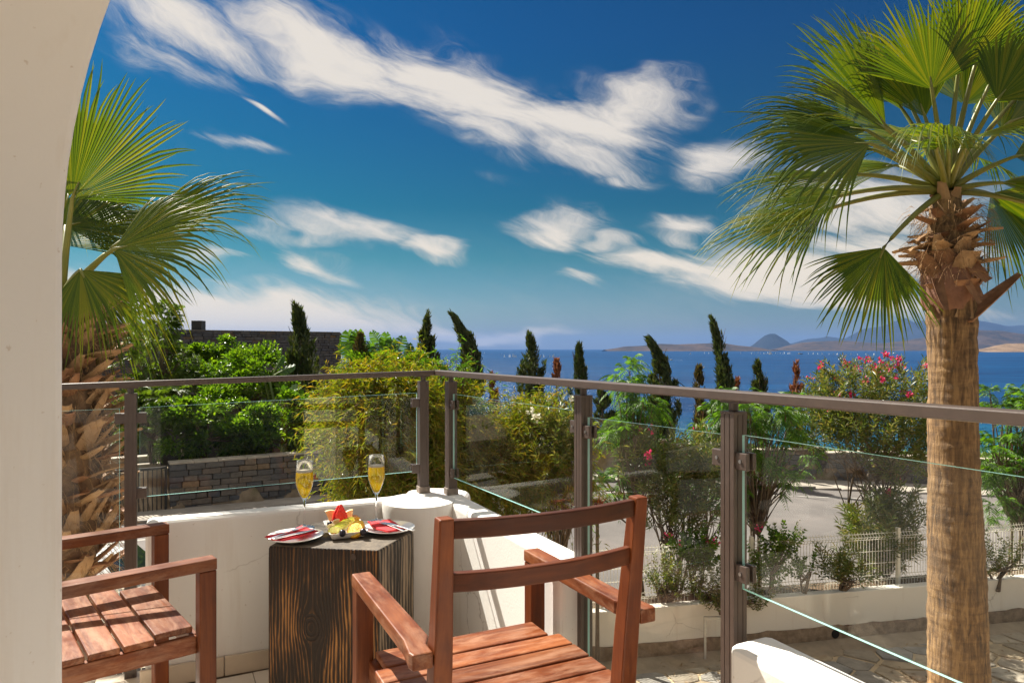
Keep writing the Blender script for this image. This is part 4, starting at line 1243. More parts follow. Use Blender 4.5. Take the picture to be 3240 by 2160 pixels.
wedge('melon_wedge', 'pale orange melon wedge right of the watermelon', F(1228, 965, .02), up - ex * .35, .042, -.42, .42, .015, (m_cant, m_rind), 'melon', lean=ex, group='melon wedges in the fruit dish')
wedge('melon_wedge', 'small pale melon wedge in front of the watermelon', F(1055, 1055, .024), up - ex * .25, .032, -.42, .42, .012, (m_cant, m_rind), 'melon', lean=ex, group='melon wedges in the fruit dish')
# apple fan
for k in range(7):
    x = 1040 + k * 30; y = 1142 - k * 19
    c = F(x, y, .012) + ey * .004
    wedge('apple_slice', 'thin green apple slice in the fanned row, ' + ['nearest the dish rim', 'second from the dish rim', 'third from the dish rim', 'fourth from the dish rim', 'fifth from the dish rim', 'next to the last by the melon', 'last, under the melon wedge'][k],
          c, ex * -.35 + up, .033, -.95, .95, .0042, (m_apple, m_askin), 'apple slice', lean=ex * 1 + up * .35 + ey * -.55, group='apple slices in the fruit dish')
# orange rounds
def disc(name, label, c, nrm, r, th, mats, cat, group=None, seg=None):
    t = thing(name, label, cat, tuple(c), group)
    nrm = Vector(nrm).normalized()
    o = obj('flesh', MB().tube([c - nrm * th / 2, c + nrm * (th / 2 - .0004), c + nrm * (th / 2 + .0006)], [r, r, r * .93], 28), mats[0], t); smooth_shade(o, 40)
    obj('peel', MB().tube([c - nrm * (th / 2 - .0005), c + nrm * (th / 2 - .0008)], [r * 1.04, r * 1.04], 28, False), mats[1], t, smooth=True)
    if seg:
        s1 = nrm.cross(up).normalized(); s2 = nrm.cross(s1); mbq = MB()
        for k in range(seg):
            a = 2 * math.pi * k / seg; e = s1 * math.cos(a) + s2 * math.sin(a)
            mbq.beam(c + nrm * (th / 2 + .0008), c + nrm * (th / 2 + .0006) + e * r * .9, .0007, .0006, up=nrm)
        obj('membrane', mbq, m_apple, t)
    return t
m_peel = M('orange_peel', (.95, .40, .02), .4, .1, 60)
disc('orange_slice', 'round orange slice leaning at the front of the dish', F(1268, 1088, .024), Vector((-.15, -.75, .75)), .030, .008, (m_orange, m_peel), 'orange', 'orange slices in the fruit dish', 10)
disc('orange_slice', 'round orange slice standing behind the front one', F(1300, 1052, .026) + ey * .01, Vector((-.1, -.7, .8)), .028, .008, (m_orange, m_peel), 'orange', 'orange slices in the fruit dish', 10)
wedge('orange_wedge', 'small orange wedge sticking up above the orange slices', F(1288, 1000, .03), up + ex * .1, .024, -.5, .5, .01, (m_orange, m_peel), 'orange', lean=ex)
for (x, y, r, lb) in ((955, 1010, .0115, 'black grape on the left side of the dish'), (1112, 1120, .0125, 'black grape at the front rim of the dish'), (1368, 1106, .0125, 'black grape at the right corner of the dish'), (1020, 1002, .008, 'black grape tucked against the watermelon')):
    c = F(x, y, .012 + r)
    t = thing('grape', lb, 'grape', tuple(c), 'black grapes in the fruit dish')
    o = obj('grape', MB().lathe([(max(r * math.sin(a), .00001), -r * 1.08 * math.cos(a)) for a in [math.pi * k / 12 for k in range(13)]], tuple(c), 20), m_grape, t, smooth=True)
    obj('stalk_scar', MB().tube([c + Vector((0, -r * .3, r * .98)), c + Vector((0, -r * .32, r * 1.04))], .0012, 6), m_seed, t)
def half_fig(label, c, nrm, r):
    t = thing('fig_half', label, 'fig', tuple(c), 'fig halves in the fruit dish')
    nrm = Vector(nrm).normalized(); s1 = nrm.cross(Vector((.3, .2, 1))).normalized(); s2 = nrm.cross(s1)
    mb = MB(); vs = [c + nrm * .002]; n = 20
    for k in range(n):
        a = 2 * math.pi * k / n; e = s1 * math.cos(a) + s2 * math.sin(a) * (1.25 if math.sin(a) > 0 else 1)
        vs.append(c + e * r)
    mb.add(vs, [(0, 1 + k, 1 + (k + 1) % n) for k in range(n)]); obj('flesh', mb, m_fig, t)
    vs = []; 
    for q in range(5):
        f = q / 4 * math.pi / 2
        for k in range(n):
            a = 2 * math.pi * k / n; e = s1 * math.cos(a) + s2 * math.sin(a) * (1.25 if math.sin(a) > 0 else 1)
            vs.append(c + e * r * math.cos(f) * 1.03 - nrm * r * math.sin(f))
    mb = MB(); mb.add(vs, [(q * n + k, q * n + (k + 1) % n, (q + 1) * n + (k + 1) % n, (q + 1) * n + k) for q in range(4) for k in range(n)])
    obj('skin', mb, m_figs, t, smooth=True)
half_fig('cut fig half at the front left of the dish', F(1000, 1078, .028), Vector((-.2, -.7, .7)), .019)
half_fig('cut fig half at the right rear of the dish', F(1268, 945, .026), Vector((.4, -.7, .5)), .017)
disc('banana_slice', 'pale banana slice under the left grape', F(958, 1045, .018), Vector((-.2, -.6, .8)), .013, .006, (m_ban, m_ban), 'banana', 'banana slices in the fruit dish')
disc('banana_slice', 'pale banana slice beside the fig half', F(998, 1030, .022), Vector((.3, -.5, .8)), .012, .006, (m_ban, m_ban), 'banana', 'banana slices in the fruit dish')
wedge('peach_slice', 'orange peach slice lying between watermelon and apple', F(1110, 1002, .022), ex + up * .2, .030, -.5, .5, .012, (m_peach, m_peel), 'peach', lean=up, group='peach slices in the fruit dish')
wedge('peach_slice', 'orange peach slice beside the right melon wedge', F(1190, 998, .024), ex * -1 + up * .3, .026, -.5, .5, .012, (m_peach, m_peel), 'peach', lean=up, group='peach slices in the fruit dish')
# ------------------------------------------------------------------ vegetation
m_bark = M('grey_brown_bark', (.13, .095, .065), .95, .35, 20, .8, 40)
m_palebark = M('pale_dead_wood', (.36, .29, .22), .9, .25, 12, .5, 40)
L_CYP = leaf_mat('cypress_scale', [(.020, .038, .012), (.034, .060, .017), (.050, .075, .020), (.075, .085, .025)], .65, .22)
L_CYPB = leaf_mat('browned_cypress_scale', [(.040, .045, .014), (.075, .065, .022), (.11, .075, .03), (.04, .055, .015)], .65, .2)
L_DEAD = leaf_mat('dead_conifer_spray', [(.16, .055, .025), (.24, .085, .035), (.30, .13, .06), (.12, .05, .03)], .7, .25, (1.5, 1.3, .9))
L_GLOSS = leaf_mat('glossy_leaf', [(.028, .075, .008), (.05, .12, .012), (.085, .17, .016), (.12, .20, .02)], .30, .45, (2.3, 2.1, .45))
L_FEAT = leaf_mat('feathery_leaf', [(.030, .085, .012), (.055, .14, .016), (.085, .19, .02), (.12, .22, .025)], .45, .42, (2.1, 2.0, .5))
L_FEATD = leaf_mat('olive_feathery_leaf', [(.040, .085, .012), (.065, .12, .016), (.095, .155, .02)], .45, .4, (2.1, 1.9, .6))
L_WISP = leaf_mat('thin_willowy_leaf', [(.060, .105, .010), (.09, .14, .012), (.13, .17, .016), (.17, .18, .022), (.22, .15, .028), (.10, .16, .015)], .42, .48, (2.2, 2.0, .4))
L_OLE = leaf_mat('oleander_leaf', [(.042, .078, .016), (.075, .115, .024), (.11, .145, .034), (.15, .155, .05), (.18, .145, .065)], .38, .40, (1.9, 1.8, .6))
L_STRE = leaf_mat('banana_like_leaf', [(.030, .085, .012), (.05, .12, .018), (.075, .16, .02)], .32, .4, (2.1, 2.0, .5))
L_PINK = leaf_mat('pink_petal', [(.70, .03, .16), (.80, .06, .22), (.62, .02, .12)], .6, .4, (1.2, 1.1, 1.1))
L_WHITE = leaf_mat('white_petal', [(.80, .78, .70), (.85, .82, .70)], .6, .4, (1.1, 1.1, 1.0))
L_RED = leaf_mat('red_blade_leaf', [(.22, .025, .012), (.30, .05, .02), (.16, .02, .015)], .4, .4, (1.6, 1.0, .8))

def sphere_pts(n, bias=.45):
    d = rdir(n); r = rng.uniform(0, 1, (n, 1)) ** bias
    return d * r
def branch_tubes(mb, base, tips, r0, r1, n=6, sag=0.0):
    base = Vector(base)
    for tp in tips:
        tp = Vector(tp); mid = (base + tp) / 2 + Vector((rng.uniform(-.1, .1), rng.uniform(-.1, .1), sag)) * (tp - base).length
        p1 = base.lerp(mid, .5) + Vector((rng.uniform(-.03, .03), rng.uniform(-.03, .03), 0)) * (tp - base).length
        mb.tube([base, p1, mid, mid.lerp(tp, .55), tp], [r0, r0 * .8, (r0 + r1) / 2, (r0 + 2 * r1) / 3, r1], n, False)

def bushy(name, label, cat, group, base, ells, n, L, W, mat, trunk_r=.06, clumps=40, cl_r=.28, up=.4, fold=.25, droop=.15):
    """leaf clumps spread through the crown ellipsoids (centre x,y,z, radii)"""
    t = thing(name, label, cat, base, group)
    cs = []; wts = np.array([e[3] * e[4] * e[5] for e in ells]) ** .67; wts = wts / wts.sum()
    for k in range(clumps):
        e = ells[int(rng.choice(len(ells), p=wts))]
        p = sphere_pts(1, .30)[0] * np.array(e[3:6]) + np.array(e[:3]); cs.append((p, e))
    Ps = []; Ds = []
    per = n // clumps
    for p, e in cs:
        s = cl_r * min(e[3:6]) * rng.uniform(.6, 1.3)
        q = rdir(per) * (rng.uniform(0, 1, (per, 1)) ** .5) * s * np.array([1.15, 1.15, .75])
        P = p + q
        out = unit(P - np.array(e[:3]) + 1e-6)
        D = unit(out * .5 + q / s * .8 + rdir(per) * .55 + np.array([0, 0, up]))
        Ps.append(P); Ds.append(D)
    P = np.concatenate(Ps); D = np.concatenate(Ds); m = len(P)
    Nn = unit(rdir(m) * .8 + np.array([0, 0, 1.0]))
    V, F = leaves(P, D, rng.uniform(.7, 1.2, m) * L, rng.uniform(.8, 1.2, m) * W, fold, droop, Nn)
    put('crown', np_mesh('crown', V, F, mat), t)
    mb = MB(); b0 = Vector(base); top = Vector((float(np.mean([e[0] for e in ells])), float(np.mean([e[1] for e in ells])), float(np.mean([e[2] for e in ells]))))
    fork_ = b0.lerp(top, .55)
    mb.tube([b0 - Vector((0, 0, .1)), b0.lerp(fork_, .5) + Vector((rng.uniform(-.05, .05), 0, 0)), fork_], [trunk_r, trunk_r * .8, trunk_r * .65], 10)
    branch_tubes(mb, fork_, [p for p, e in cs[:26]], trunk_r * .45, .006)
    o = obj('trunk', mb, m_bark, t, smooth=True)
    return t

def cypress(label, base, ht, rad, mat=L_CYP, bend=(0, 0), n=5200, group='cypresses beyond the garden wall', ragged=.35, leaf=.18, wind=0.0, bare=0.0, name='cypress_tree', base_w=.55, trunk_mat=None):
    """column of upright sprays; bend moves the tip sideways (metres, x and y)"""
    t = thing(name, label, 'tree', base, group)
    KP = max(26, n // 70)
    hp = bare + (.97 - bare) * rng.uniform(0, 1, KP) ** 1.1; hp[:3] = [.90, .94, .965]
    apn = rng.uniform(0, 2 * np.pi, KP)
    def pr_of(hh): return np.interp(hh, [0, bare + .001, bare + .12 * (1 - bare), .45, .66, .82, .93, 1.0], [base_w * .4, base_w * .6, base_w + .3, 1.0, .66, .36, .15, .02])
    rp = rad * pr_of(hp) * rng.uniform(.35, 1.0 + ragged * .35, KP)
    lp = ht * rng.uniform(.09, .20, KP) * (1 - .45 * hp) * (1 + .3 * ragged); lp[:3] = ht * .07
    wp = rad * rng.uniform(.22, .42, KP) * (.45 + .75 * (1 - hp))
    ki = rng.integers(0, KP, n); tt = rng.uniform(0, 1, n) ** .8
    h = hp[ki] + tt * lp[ki] / ht - .04
    aa_ = apn[ki]; a = rng.uniform(0, 2 * np.pi, n)
    rl = wp[ki] * (1 - tt) ** .6 * rng.uniform(0, 1, n) ** .5
    lean = rp[ki] * (.82 + .30 * tt)
    hb = np.clip((h - .35) / .65, 0, 1.1)
    bx = bend[0] * hb ** 3.0; by = bend[1] * hb ** 3.0
    P = np.stack([base[0] + lean * np.cos(aa_) + rl * np.cos(a) + bx, base[1] + lean * np.sin(aa_) + rl * np.sin(a) + by, base[2] + h * ht], -1)
    out = np.stack([np.cos(a), np.sin(a), np.zeros(n)], -1)
    tang = np.stack([3.0 * bend[0] * hb ** 2.0 / .65 / ht, np.zeros(n), np.ones(n)], -1)
    D = unit(tang * 1.2 + out * .55 + rdir(n) * .32 + np.array([wind, 0, 0]) * (.4 + .6 * tt[:, None]))
    Nn = unit(out + rdir(n) * .5)
    V, F = leaves(P, D, rng.uniform(.6, 1.6, n) * leaf, rng.uniform(.7, 1.3, n) * leaf * .32, .2, .05, Nn)
    put('crown', np_mesh('crown', V, F, mat), t)
    mb = MB(); pts = []; rs = []
    for k in range(9):
        f = k / 8 * .93; bb = max((f - .35) / .65, 0) ** 2
        pts.append((base[0] + bend[0] * bb, base[1] + bend[1] * bb, base[2] - .3 + f * ht)); rs.append(max(.012, rad * .20 * (1 - f)))
    mb.tube(pts, rs, 8)
    for k in range(26):
        f = rng.uniform(max(.08, bare), .85); aa = rng.uniform(0, 6.28); bb = max((f - .35) / .65, 0) ** 2
        p0 = Vector((base[0] + bend[0] * bb, base[1] + bend[1] * bb, base[2] + f * ht))
        mb.tube([p0, p0 + Vector((math.cos(aa) * rad * .45, math.sin(aa) * rad * .45, ht * .05)), p0 + Vector((math.cos(aa) * rad * .7, math.sin(aa) * rad * .7, ht * .12))], [.02, .014, .006], 5, False)
    obj('trunk', mb, trunk_mat or m_bark, t, smooth=True)
    return t

def place_cyp(label, px, top, d, width_px, bend_px=0, **kw):
    """px: column position, top: picture row of the tip (converted to a height at distance d)"""
    x = (px - CX) / FPX * d; zt = CAM_H - (top - HY) / FPX * d; zb = float(ground_z(np.array(x), np.array(float(d)))) - .05
    return cypress(label, (x, d, zb), zt - zb, width_px / 2 / FPX * d, bend=(bend_px / FPX * d, 0), **kw)

place_cyp('tall dark cypress standing in front of the slate house wall', 694, 697, 24.0, 76, -14, n=7500, base_w=.75)
place_cyp('broad conical cypress right of the banana-like clump', 978, 728, 28.5, 74, 2, n=7000, base_w=1.0, ragged=.55)
place_cyp('cypress with its tip blown over to the left above the corner posts', 1088, 730, 27.5, 62, -42, n=6500, wind=-.35, ragged=.5, bare=.30, trunk_mat=m_palebark, leaf=.19)
place_cyp('upright bushy cypress between the corner and the middle rail post', 1222, 770, 28.0, 68, -4, n=6500, ragged=.5)
place_cyp('small slim cypress above the middle rail post', 1330, 797, 28.5, 46, 0, n=4600, ragged=.3)
place_cyp('shaggy cypress leaning left with a blown flat tip', 1526, 780, 27.8, 60, -32, n=6500, wind=-.5, ragged=.55, leaf=.21)
place_cyp('tall narrow curved cypress, highest on the right', 1663, 733, 27.6, 50, -27, n=7000, wind=-.15, ragged=.25)
place_cyp('short ragged cypress right of the curved one', 1748, 830, 29.5, 44, -8, n=3400, wind=-.3, ragged=.5)
place_cyp('thin brownish cypress left of the curved one', 1606, 843, 28.4, 40, 0, n=3000, ragged=.4, mat=L_CYPB)
place_cyp('low sparse cypress under the rail right of the middle post', 1386, 893, 27.2, 56, -6, n=2600, ragged=.5)
place_cyp('small browning conifer in front of the banana-like clump', 826, 772, 23.6, 50, 0, n=3600, ragged=.4, mat=L_CYPB)
DG = 'dead brown conifers beyond the wall'
place_cyp('dead orange brown conifer left of the small slim cypress', 1278, 828, 27.8, 34, 0, n=1700, mat=L_DEAD, group=DG, ragged=.6, name='dead_conifer')
place_cyp('dead brown conifer just right of the corner posts', 1135, 866, 27.4, 34, -4, n=1500, mat=L_DEAD, group=DG, ragged=.6, name='dead_conifer')
place_cyp('dead rust brown conifer left of the pink oleander', 1832, 842, 28.6, 36, -4, n=1800, mat=L_DEAD, group=DG, ragged=.6, name='dead_conifer')
place_cyp('small dead rusty conifer right of the curved cypress', 1689, 872, 29.2, 26, 4, n=800, mat=L_DEAD, group=DG, ragged=.7, name='dead_conifer')

# left garden: glossy bright tree, feathery tree, dark shrubs
def X(px, d): return (px - CX) / FPX * d
def Zp(py, d): return CAM_H - (py - HY) / FPX * d
def ell(px, py, d, rx, ry, dep=None):
    k = d / FPX
    return (X(px, d), d, Zp(py, d), rx * k, (dep or rx) * k, ry * k)
bushy('ficus_tree', 'bright glossy leaved tree in the left garden before the slate house', 'tree', None, (X(560, 24.0), 24.0, -1.9),
      [ell(520, 850, 24.0, 95, 62), ell(600, 862, 23.8, 75, 60), ell(492, 800, 24.4, 50, 38), ell(440, 870, 23.6, 45, 45), ell(650, 905, 23.4, 60, 50), ell(560, 910, 23.6, 120, 60)], 15000, .15, .075, L_GLOSS, .12, 70, .38)
bushy('glossy_shrub', 'glossy dark green shrub above the low stone wall, left half', 'shrub', 'glossy shrubs along the low stone wall', (X(470, 19.6), 19.6, -1.75),
      [ell(430, 985, 19.4, 90, 62), ell(520, 1000, 19.6, 70, 52), ell(470, 940, 19.9, 120, 50)], 9000, .15, .07, L_GLOSS, .08, 50, .36)
bushy('glossy_shrub', 'glossy light green shrub above the low stone wall, right half', 'shrub', 'glossy shrubs along the low stone wall', (X(620, 20.4), 20.4, -1.75),
      [ell(600, 985, 20.3, 75, 62), ell(660, 960, 20.3, 50, 70), ell(700, 1010, 20.6, 45, 42), ell(555, 1000, 20.0, 55, 45)], 9500, .15, .075, L_GLOSS, .08, 55, .38)

def feathery(name, label, cat, group, base, ells, nleaf, rach, pin, mat, trunk_r=.05, stems=3, droop=.5, pods=0, width=.16):
    """doubly feathered leaves: narrow strips both sides of arching ribs"""
    t = thing(name, label, cat, base, group)
    wts = np.array([e[3] * e[4] * e[5] for e in ells]) ** .6; wts /= wts.sum()
    ei = rng.choice(len(ells), nleaf, p=wts); E = np.array(ells)[ei]
    # leaves spring in sprays from a limited number of twig ends
    ntw = max(8, nleaf // 7); tw = rng.integers(0, ntw, nleaf)
    te = rng.choice(len(ells), ntw, p=wts); TE = np.array(ells)[te]
    TP = TE[:, :3] + sphere_pts(ntw, .33) * TE[:, 3:6]
    P0 = TP[tw] + rdir(nleaf) * .05; E = TE[tw]
    out = unit(P0 - E[:, :3])
    D = unit(out * .55 + rdir(nleaf) * .75 + np.array([0, 0, .25])); Lr = rng.uniform(.65, 1.2, nleaf) * rach
    Side = unit(np.cross(D, np.array([0, 0, 1.0]) + rdir(nleaf) * .25)); Up = np.cross(Side, D)
    K = 9; Ps = []; Ds = []; Ns = []; Ls = []
    for k in range(K):
        f = (k + 1.2) / (K + .4)
        q = P0 + D * (Lr * f)[:, None]; q[:, 2] -= droop * Lr * f * f
        Dk = D.copy(); Dk[:, 2] -= 2 * droop * f; Dk = unit(Dk)
        for s in (-1, 1):
            dd = unit(Side * s + Dk * .55 + np.array([0, 0, -.15 - .25 * f]) + rdir(nleaf) * .10)
            Ps.append(q); Ds.append(dd); Ns.append(unit(Up + rdir(nleaf) * .25)); Ls.append(Lr / rach * pin * (1 - .45 * abs(f - .45) * 1.4) * rng.uniform(.85, 1.15, nleaf))
    P = np.concatenate(Ps); Dd = np.concatenate(Ds); Nn = np.concatenate(Ns); Ll = np.concatenate(Ls)
    V, F = leaves(P, Dd, Ll, Ll * width, .12, .18, Nn)
    put('crown', np_mesh('crown', V, F, mat), t)
    mb = MB(); b0 = Vector(base); c0 = np.array(ells).mean(0)
    for k in range(stems):
        tip = Vector(TP[rng.integers(ntw)]); fork_ = b0.lerp(Vector((float(c0[0]), float(c0[1]), float(c0[2]))), rng.uniform(.4, .6)) + Vector((rng.uniform(-.15, .15), rng.uniform(-.15, .15), 0))
        mb.tube([b0 + Vector((rng.uniform(-.08, .08), rng.uniform(-.08, .08), -.1)), b0.lerp(fork_, .5) + Vector((rng.uniform(-.06, .06), 0, 0)), fork_], [trunk_r, trunk_r * .8, trunk_r * .6], 8, False)
        branch_tubes(mb, fork_, [Vector(TP[i]) for i in rng.integers(0, ntw, max(5, ntw // stems))], trunk_r * .4, .004, 5)
    obj('trunk', mb, m_bark, t, smooth=True)
    if pods:
        pm = MB()
        for k in range(pods):
            p = Vector(TP[rng.integers(ntw)]) + Vector((rng.uniform(-.06, .06), rng.uniform(-.06, .06), -.03)); l = rng.uniform(.10, .18)
            pm.beam(p, p + Vector((rng.uniform(-.02, .02), rng.uniform(-.02, .02), -l)), .012, .003, up=(rng.uniform(-1, 1), 1, 0))
        obj('seed_pods', pm, m_pod, t)['kind'] = 'stuff'
    return t
m_pod = M('dry_brown_pod', (.13, .045, .02), .6, .4, 30)
feathery('acacia_tree', 'airy feathery tree at the left before the slate house', 'tree', None, (X(350, 22.5), 22.5, -1.9),
         [ell(355, 830, 22.5, 66, 66), ell(375, 755, 22.5, 34, 48), ell(320, 775, 22.5, 30, 24), ell(420, 850, 22.6, 45, 50), ell(330, 900, 22.3, 60, 45), ell(385, 715, 22.5, 16, 18)], 820, .36, .15, L_FEATD, .07, 3, .35, width=.30)
feathery('feathery_shrub', 'olive feathery shrub low behind the left rail post', 'shrub', None, (X(350, 19.4), 19.4, -1.75),
         [ell(370, 935, 19.6, 85, 45), ell(330, 990, 19.3, 60, 55), ell(300, 930, 19.6, 45, 45)], 560, .36, .15, L_FEATD, .05, 3, .45, width=.30)
LG = 'feathery green bushes along the road'
feathery('leucaena_bush', 'bright feathery bush right of the middle rail post', 'bush', LG, (X(1480, 11.0), 11.0, -2.95),
         [ell(1440, 860, 11.0, 34, 42), ell(1475, 915, 11.0, 62, 55), ell(1440, 985, 11.0, 55, 40), ell(1400, 1120, 10.9, 55, 45), ell(1500, 980, 11.1, 30, 40)], 470, .25, .11, L_FEAT, .035, 2, .5, 10)
feathery('leucaena_bush', 'bright feathery bush behind the right rail post', 'bush', LG, (X(1735, 11.2), 11.2, -2.9),
         [ell(1700, 940, 11.2, 60, 45), ell(1770, 950, 11.2, 85, 50), ell(1740, 1040, 11.1, 80, 60), ell(1640, 960, 11.3, 50, 60), ell(1700, 1130, 11.0, 45, 60), ell(1830, 1040, 11.2, 40, 55), ell(1790, 1100, 11.1, 35, 50)], 860, .25, .105, L_FEAT, .04, 3, .55, 60)
feathery('leucaena_bush', 'bright feathery bush right of the big palm trunk', 'bush', LG, (X(2330, 11.8), 11.8, -2.9),
         [ell(2300, 925, 11.8, 60, 40), ell(2345, 980, 11.8, 90, 70), ell(2290, 1060, 11.7, 55, 70), ell(2360, 1130, 11.7, 80, 80), ell(2280, 1150, 11.6, 30, 40), ell(2400, 920, 11.9, 60, 50)], 760, .25, .105, L_FEAT, .045, 3, .5, 40)
feathery('leucaena_bush', 'low feathery bush between the middle and right rail posts', 'bush', LG, (X(1600, 11.3), 11.3, -2.9),
         [ell(1610, 1120, 11.2, 45, 40), ell(1560, 1095, 11.2, 40, 30), ell(1640, 1190, 11.1, 28, 45)], 140, .28, .12, L_FEAT, .025, 2, .5, 50)

def wispy(name, label, base, ells, nst, mat, group, leafL=.095, leafW=.0105, twig=.55, per=26):
    """thin arching twigs set with narrow leaves"""
    t = thing(name, label, 'bush', base, group)
    wts = np.array([e[3] * e[4] * e[5] for e in ells]) ** .6; wts /= wts.sum()
    E = np.array(ells)[rng.choice(len(ells), nst, p=wts)]
    P0 = E[:, :3] + sphere_pts(nst, .38) * E[:, 3:6]
    out = unit((P0 - E[:, :3]) / E[:, 3:6])
    D = unit(out * .5 + rdir(nst) * .9 + np.array([-.1, 0, .5])); Lt = rng.uniform(.3, 1.25, nst) * twig; dr_ = rng.uniform(.05, .95, nst)
    Ps = []; Ds = []; Vt = []; Ft = []
    prev = None
    for k in range(per):
        f = (k + .5) / per
        q = P0 + D * (Lt * f)[:, None]; q[:, 2] -= dr_ * Lt * f * f
        Dk = D.copy(); Dk[:, 2] -= 2 * dr_ * f; Dk = unit(Dk)
        dd = unit(Dk * .6 + rdir(nst) * .95 + np.array([0, 0, -.1]))
        Ps.append(q); Ds.append(dd)
    P = np.concatenate(Ps); Dd = np.concatenate(Ds); m = len(P)
    V, F = leaves(P, Dd, rng.uniform(.55, 1.25, m) * leafL, rng.uniform(.8, 1.2, m) * leafW, .1, .25)
    put('crown', np_mesh('crown', V, F, mat), t)
    # twigs as thin three-sided strips
    S = unit(np.cross(D, rdir(nst))) * .0032; rows = []
    for k in range(5):
        f = k / 4; q = P0 + D * (Lt * f)[:, None]; q[:, 2] -= dr_ * Lt * f * f
        rows.append(np.stack([q - S * (1 - .7 * f), q + S * (1 - .7 * f)], 1))
    Vt = np.stack(rows, 1).reshape(-1, 3); i = np.arange(nst)[:, None] * 10
    Ft = np.concatenate([i + np.array([[2 * k, 2 * k + 1, 2 * k + 3, 2 * k + 2]]) for k in range(4)])
    put('twigs', np_mesh('twigs', Vt, Ft, m_twig), t)['kind'] = 'stuff'
    mb = MB(); b0 = Vector(base); idx = rng.integers(0, nst, 46)
    for k in range(6):
        c = Vector(P0[idx[k]]); fork_ = b0.lerp(c, .5)
        mb.tube([b0 + Vector((rng.uniform(-.2, .2), rng.uniform(-.2, .2), -.1)), fork_], [.03, .02], 7, False)
        branch_tubes(mb, fork_, [Vector(P0[i]) for i in idx[6 + k * 6:12 + k * 6]], .014, .004, 5)
    obj('trunk', mb, m_bark, t, smooth=True)
    return t
m_twig = M('reddish_twig', (.20, .10, .04), .8, .4, 10)
WG = 'wispy yellow green bushes below the terrace'
wispy('willowy_bush', 'wispy yellow green bush left of the corner rail posts', (X(890, 8.4), 8.4, -3.0),
      [ell(880, 905, 8.4, 105, 58, 70), ell(870, 1010, 8.2, 95, 85, 70), ell(940, 960, 8.2, 60, 80, 60), ell(900, 1110, 8.3, 110, 80, 80), ell(790, 950, 8.6, 38, 60, 40), ell(985, 1090, 8.1, 50, 90, 50)], 2300, L_WISP, WG)
wispy('willowy_bush', 'wispy green bush right of the corner rail posts', (X(1160, 9.2), 9.2, -3.0),
      [ell(1060, 1000, 9.0, 75, 85, 60), ell(1165, 1020, 9.2, 100, 70, 70), ell(1240, 1030, 9.3, 80, 75, 60), ell(1120, 1110, 9.1, 130, 70, 70), ell(1290, 1100, 9.4, 55, 60, 50), ell(1030, 930, 8.9, 45, 60, 45), ell(1235, 965, 9.4, 60, 36, 40), ell(1190, 1090, 8.9, 150, 60, 50)], 2700, L_WISP, WG)
wispy('willowy_spray', 'thin green willowy sprays rising beside the corner above the handrail', (X(1030, 8.8), 8.8, -2.0),
      [ell(1040, 850, 8.8, 45, 26, 30), ell(1000, 870, 8.7, 40, 20, 30)], 34, L_FEAT, None, .10, .012, .45, 16)

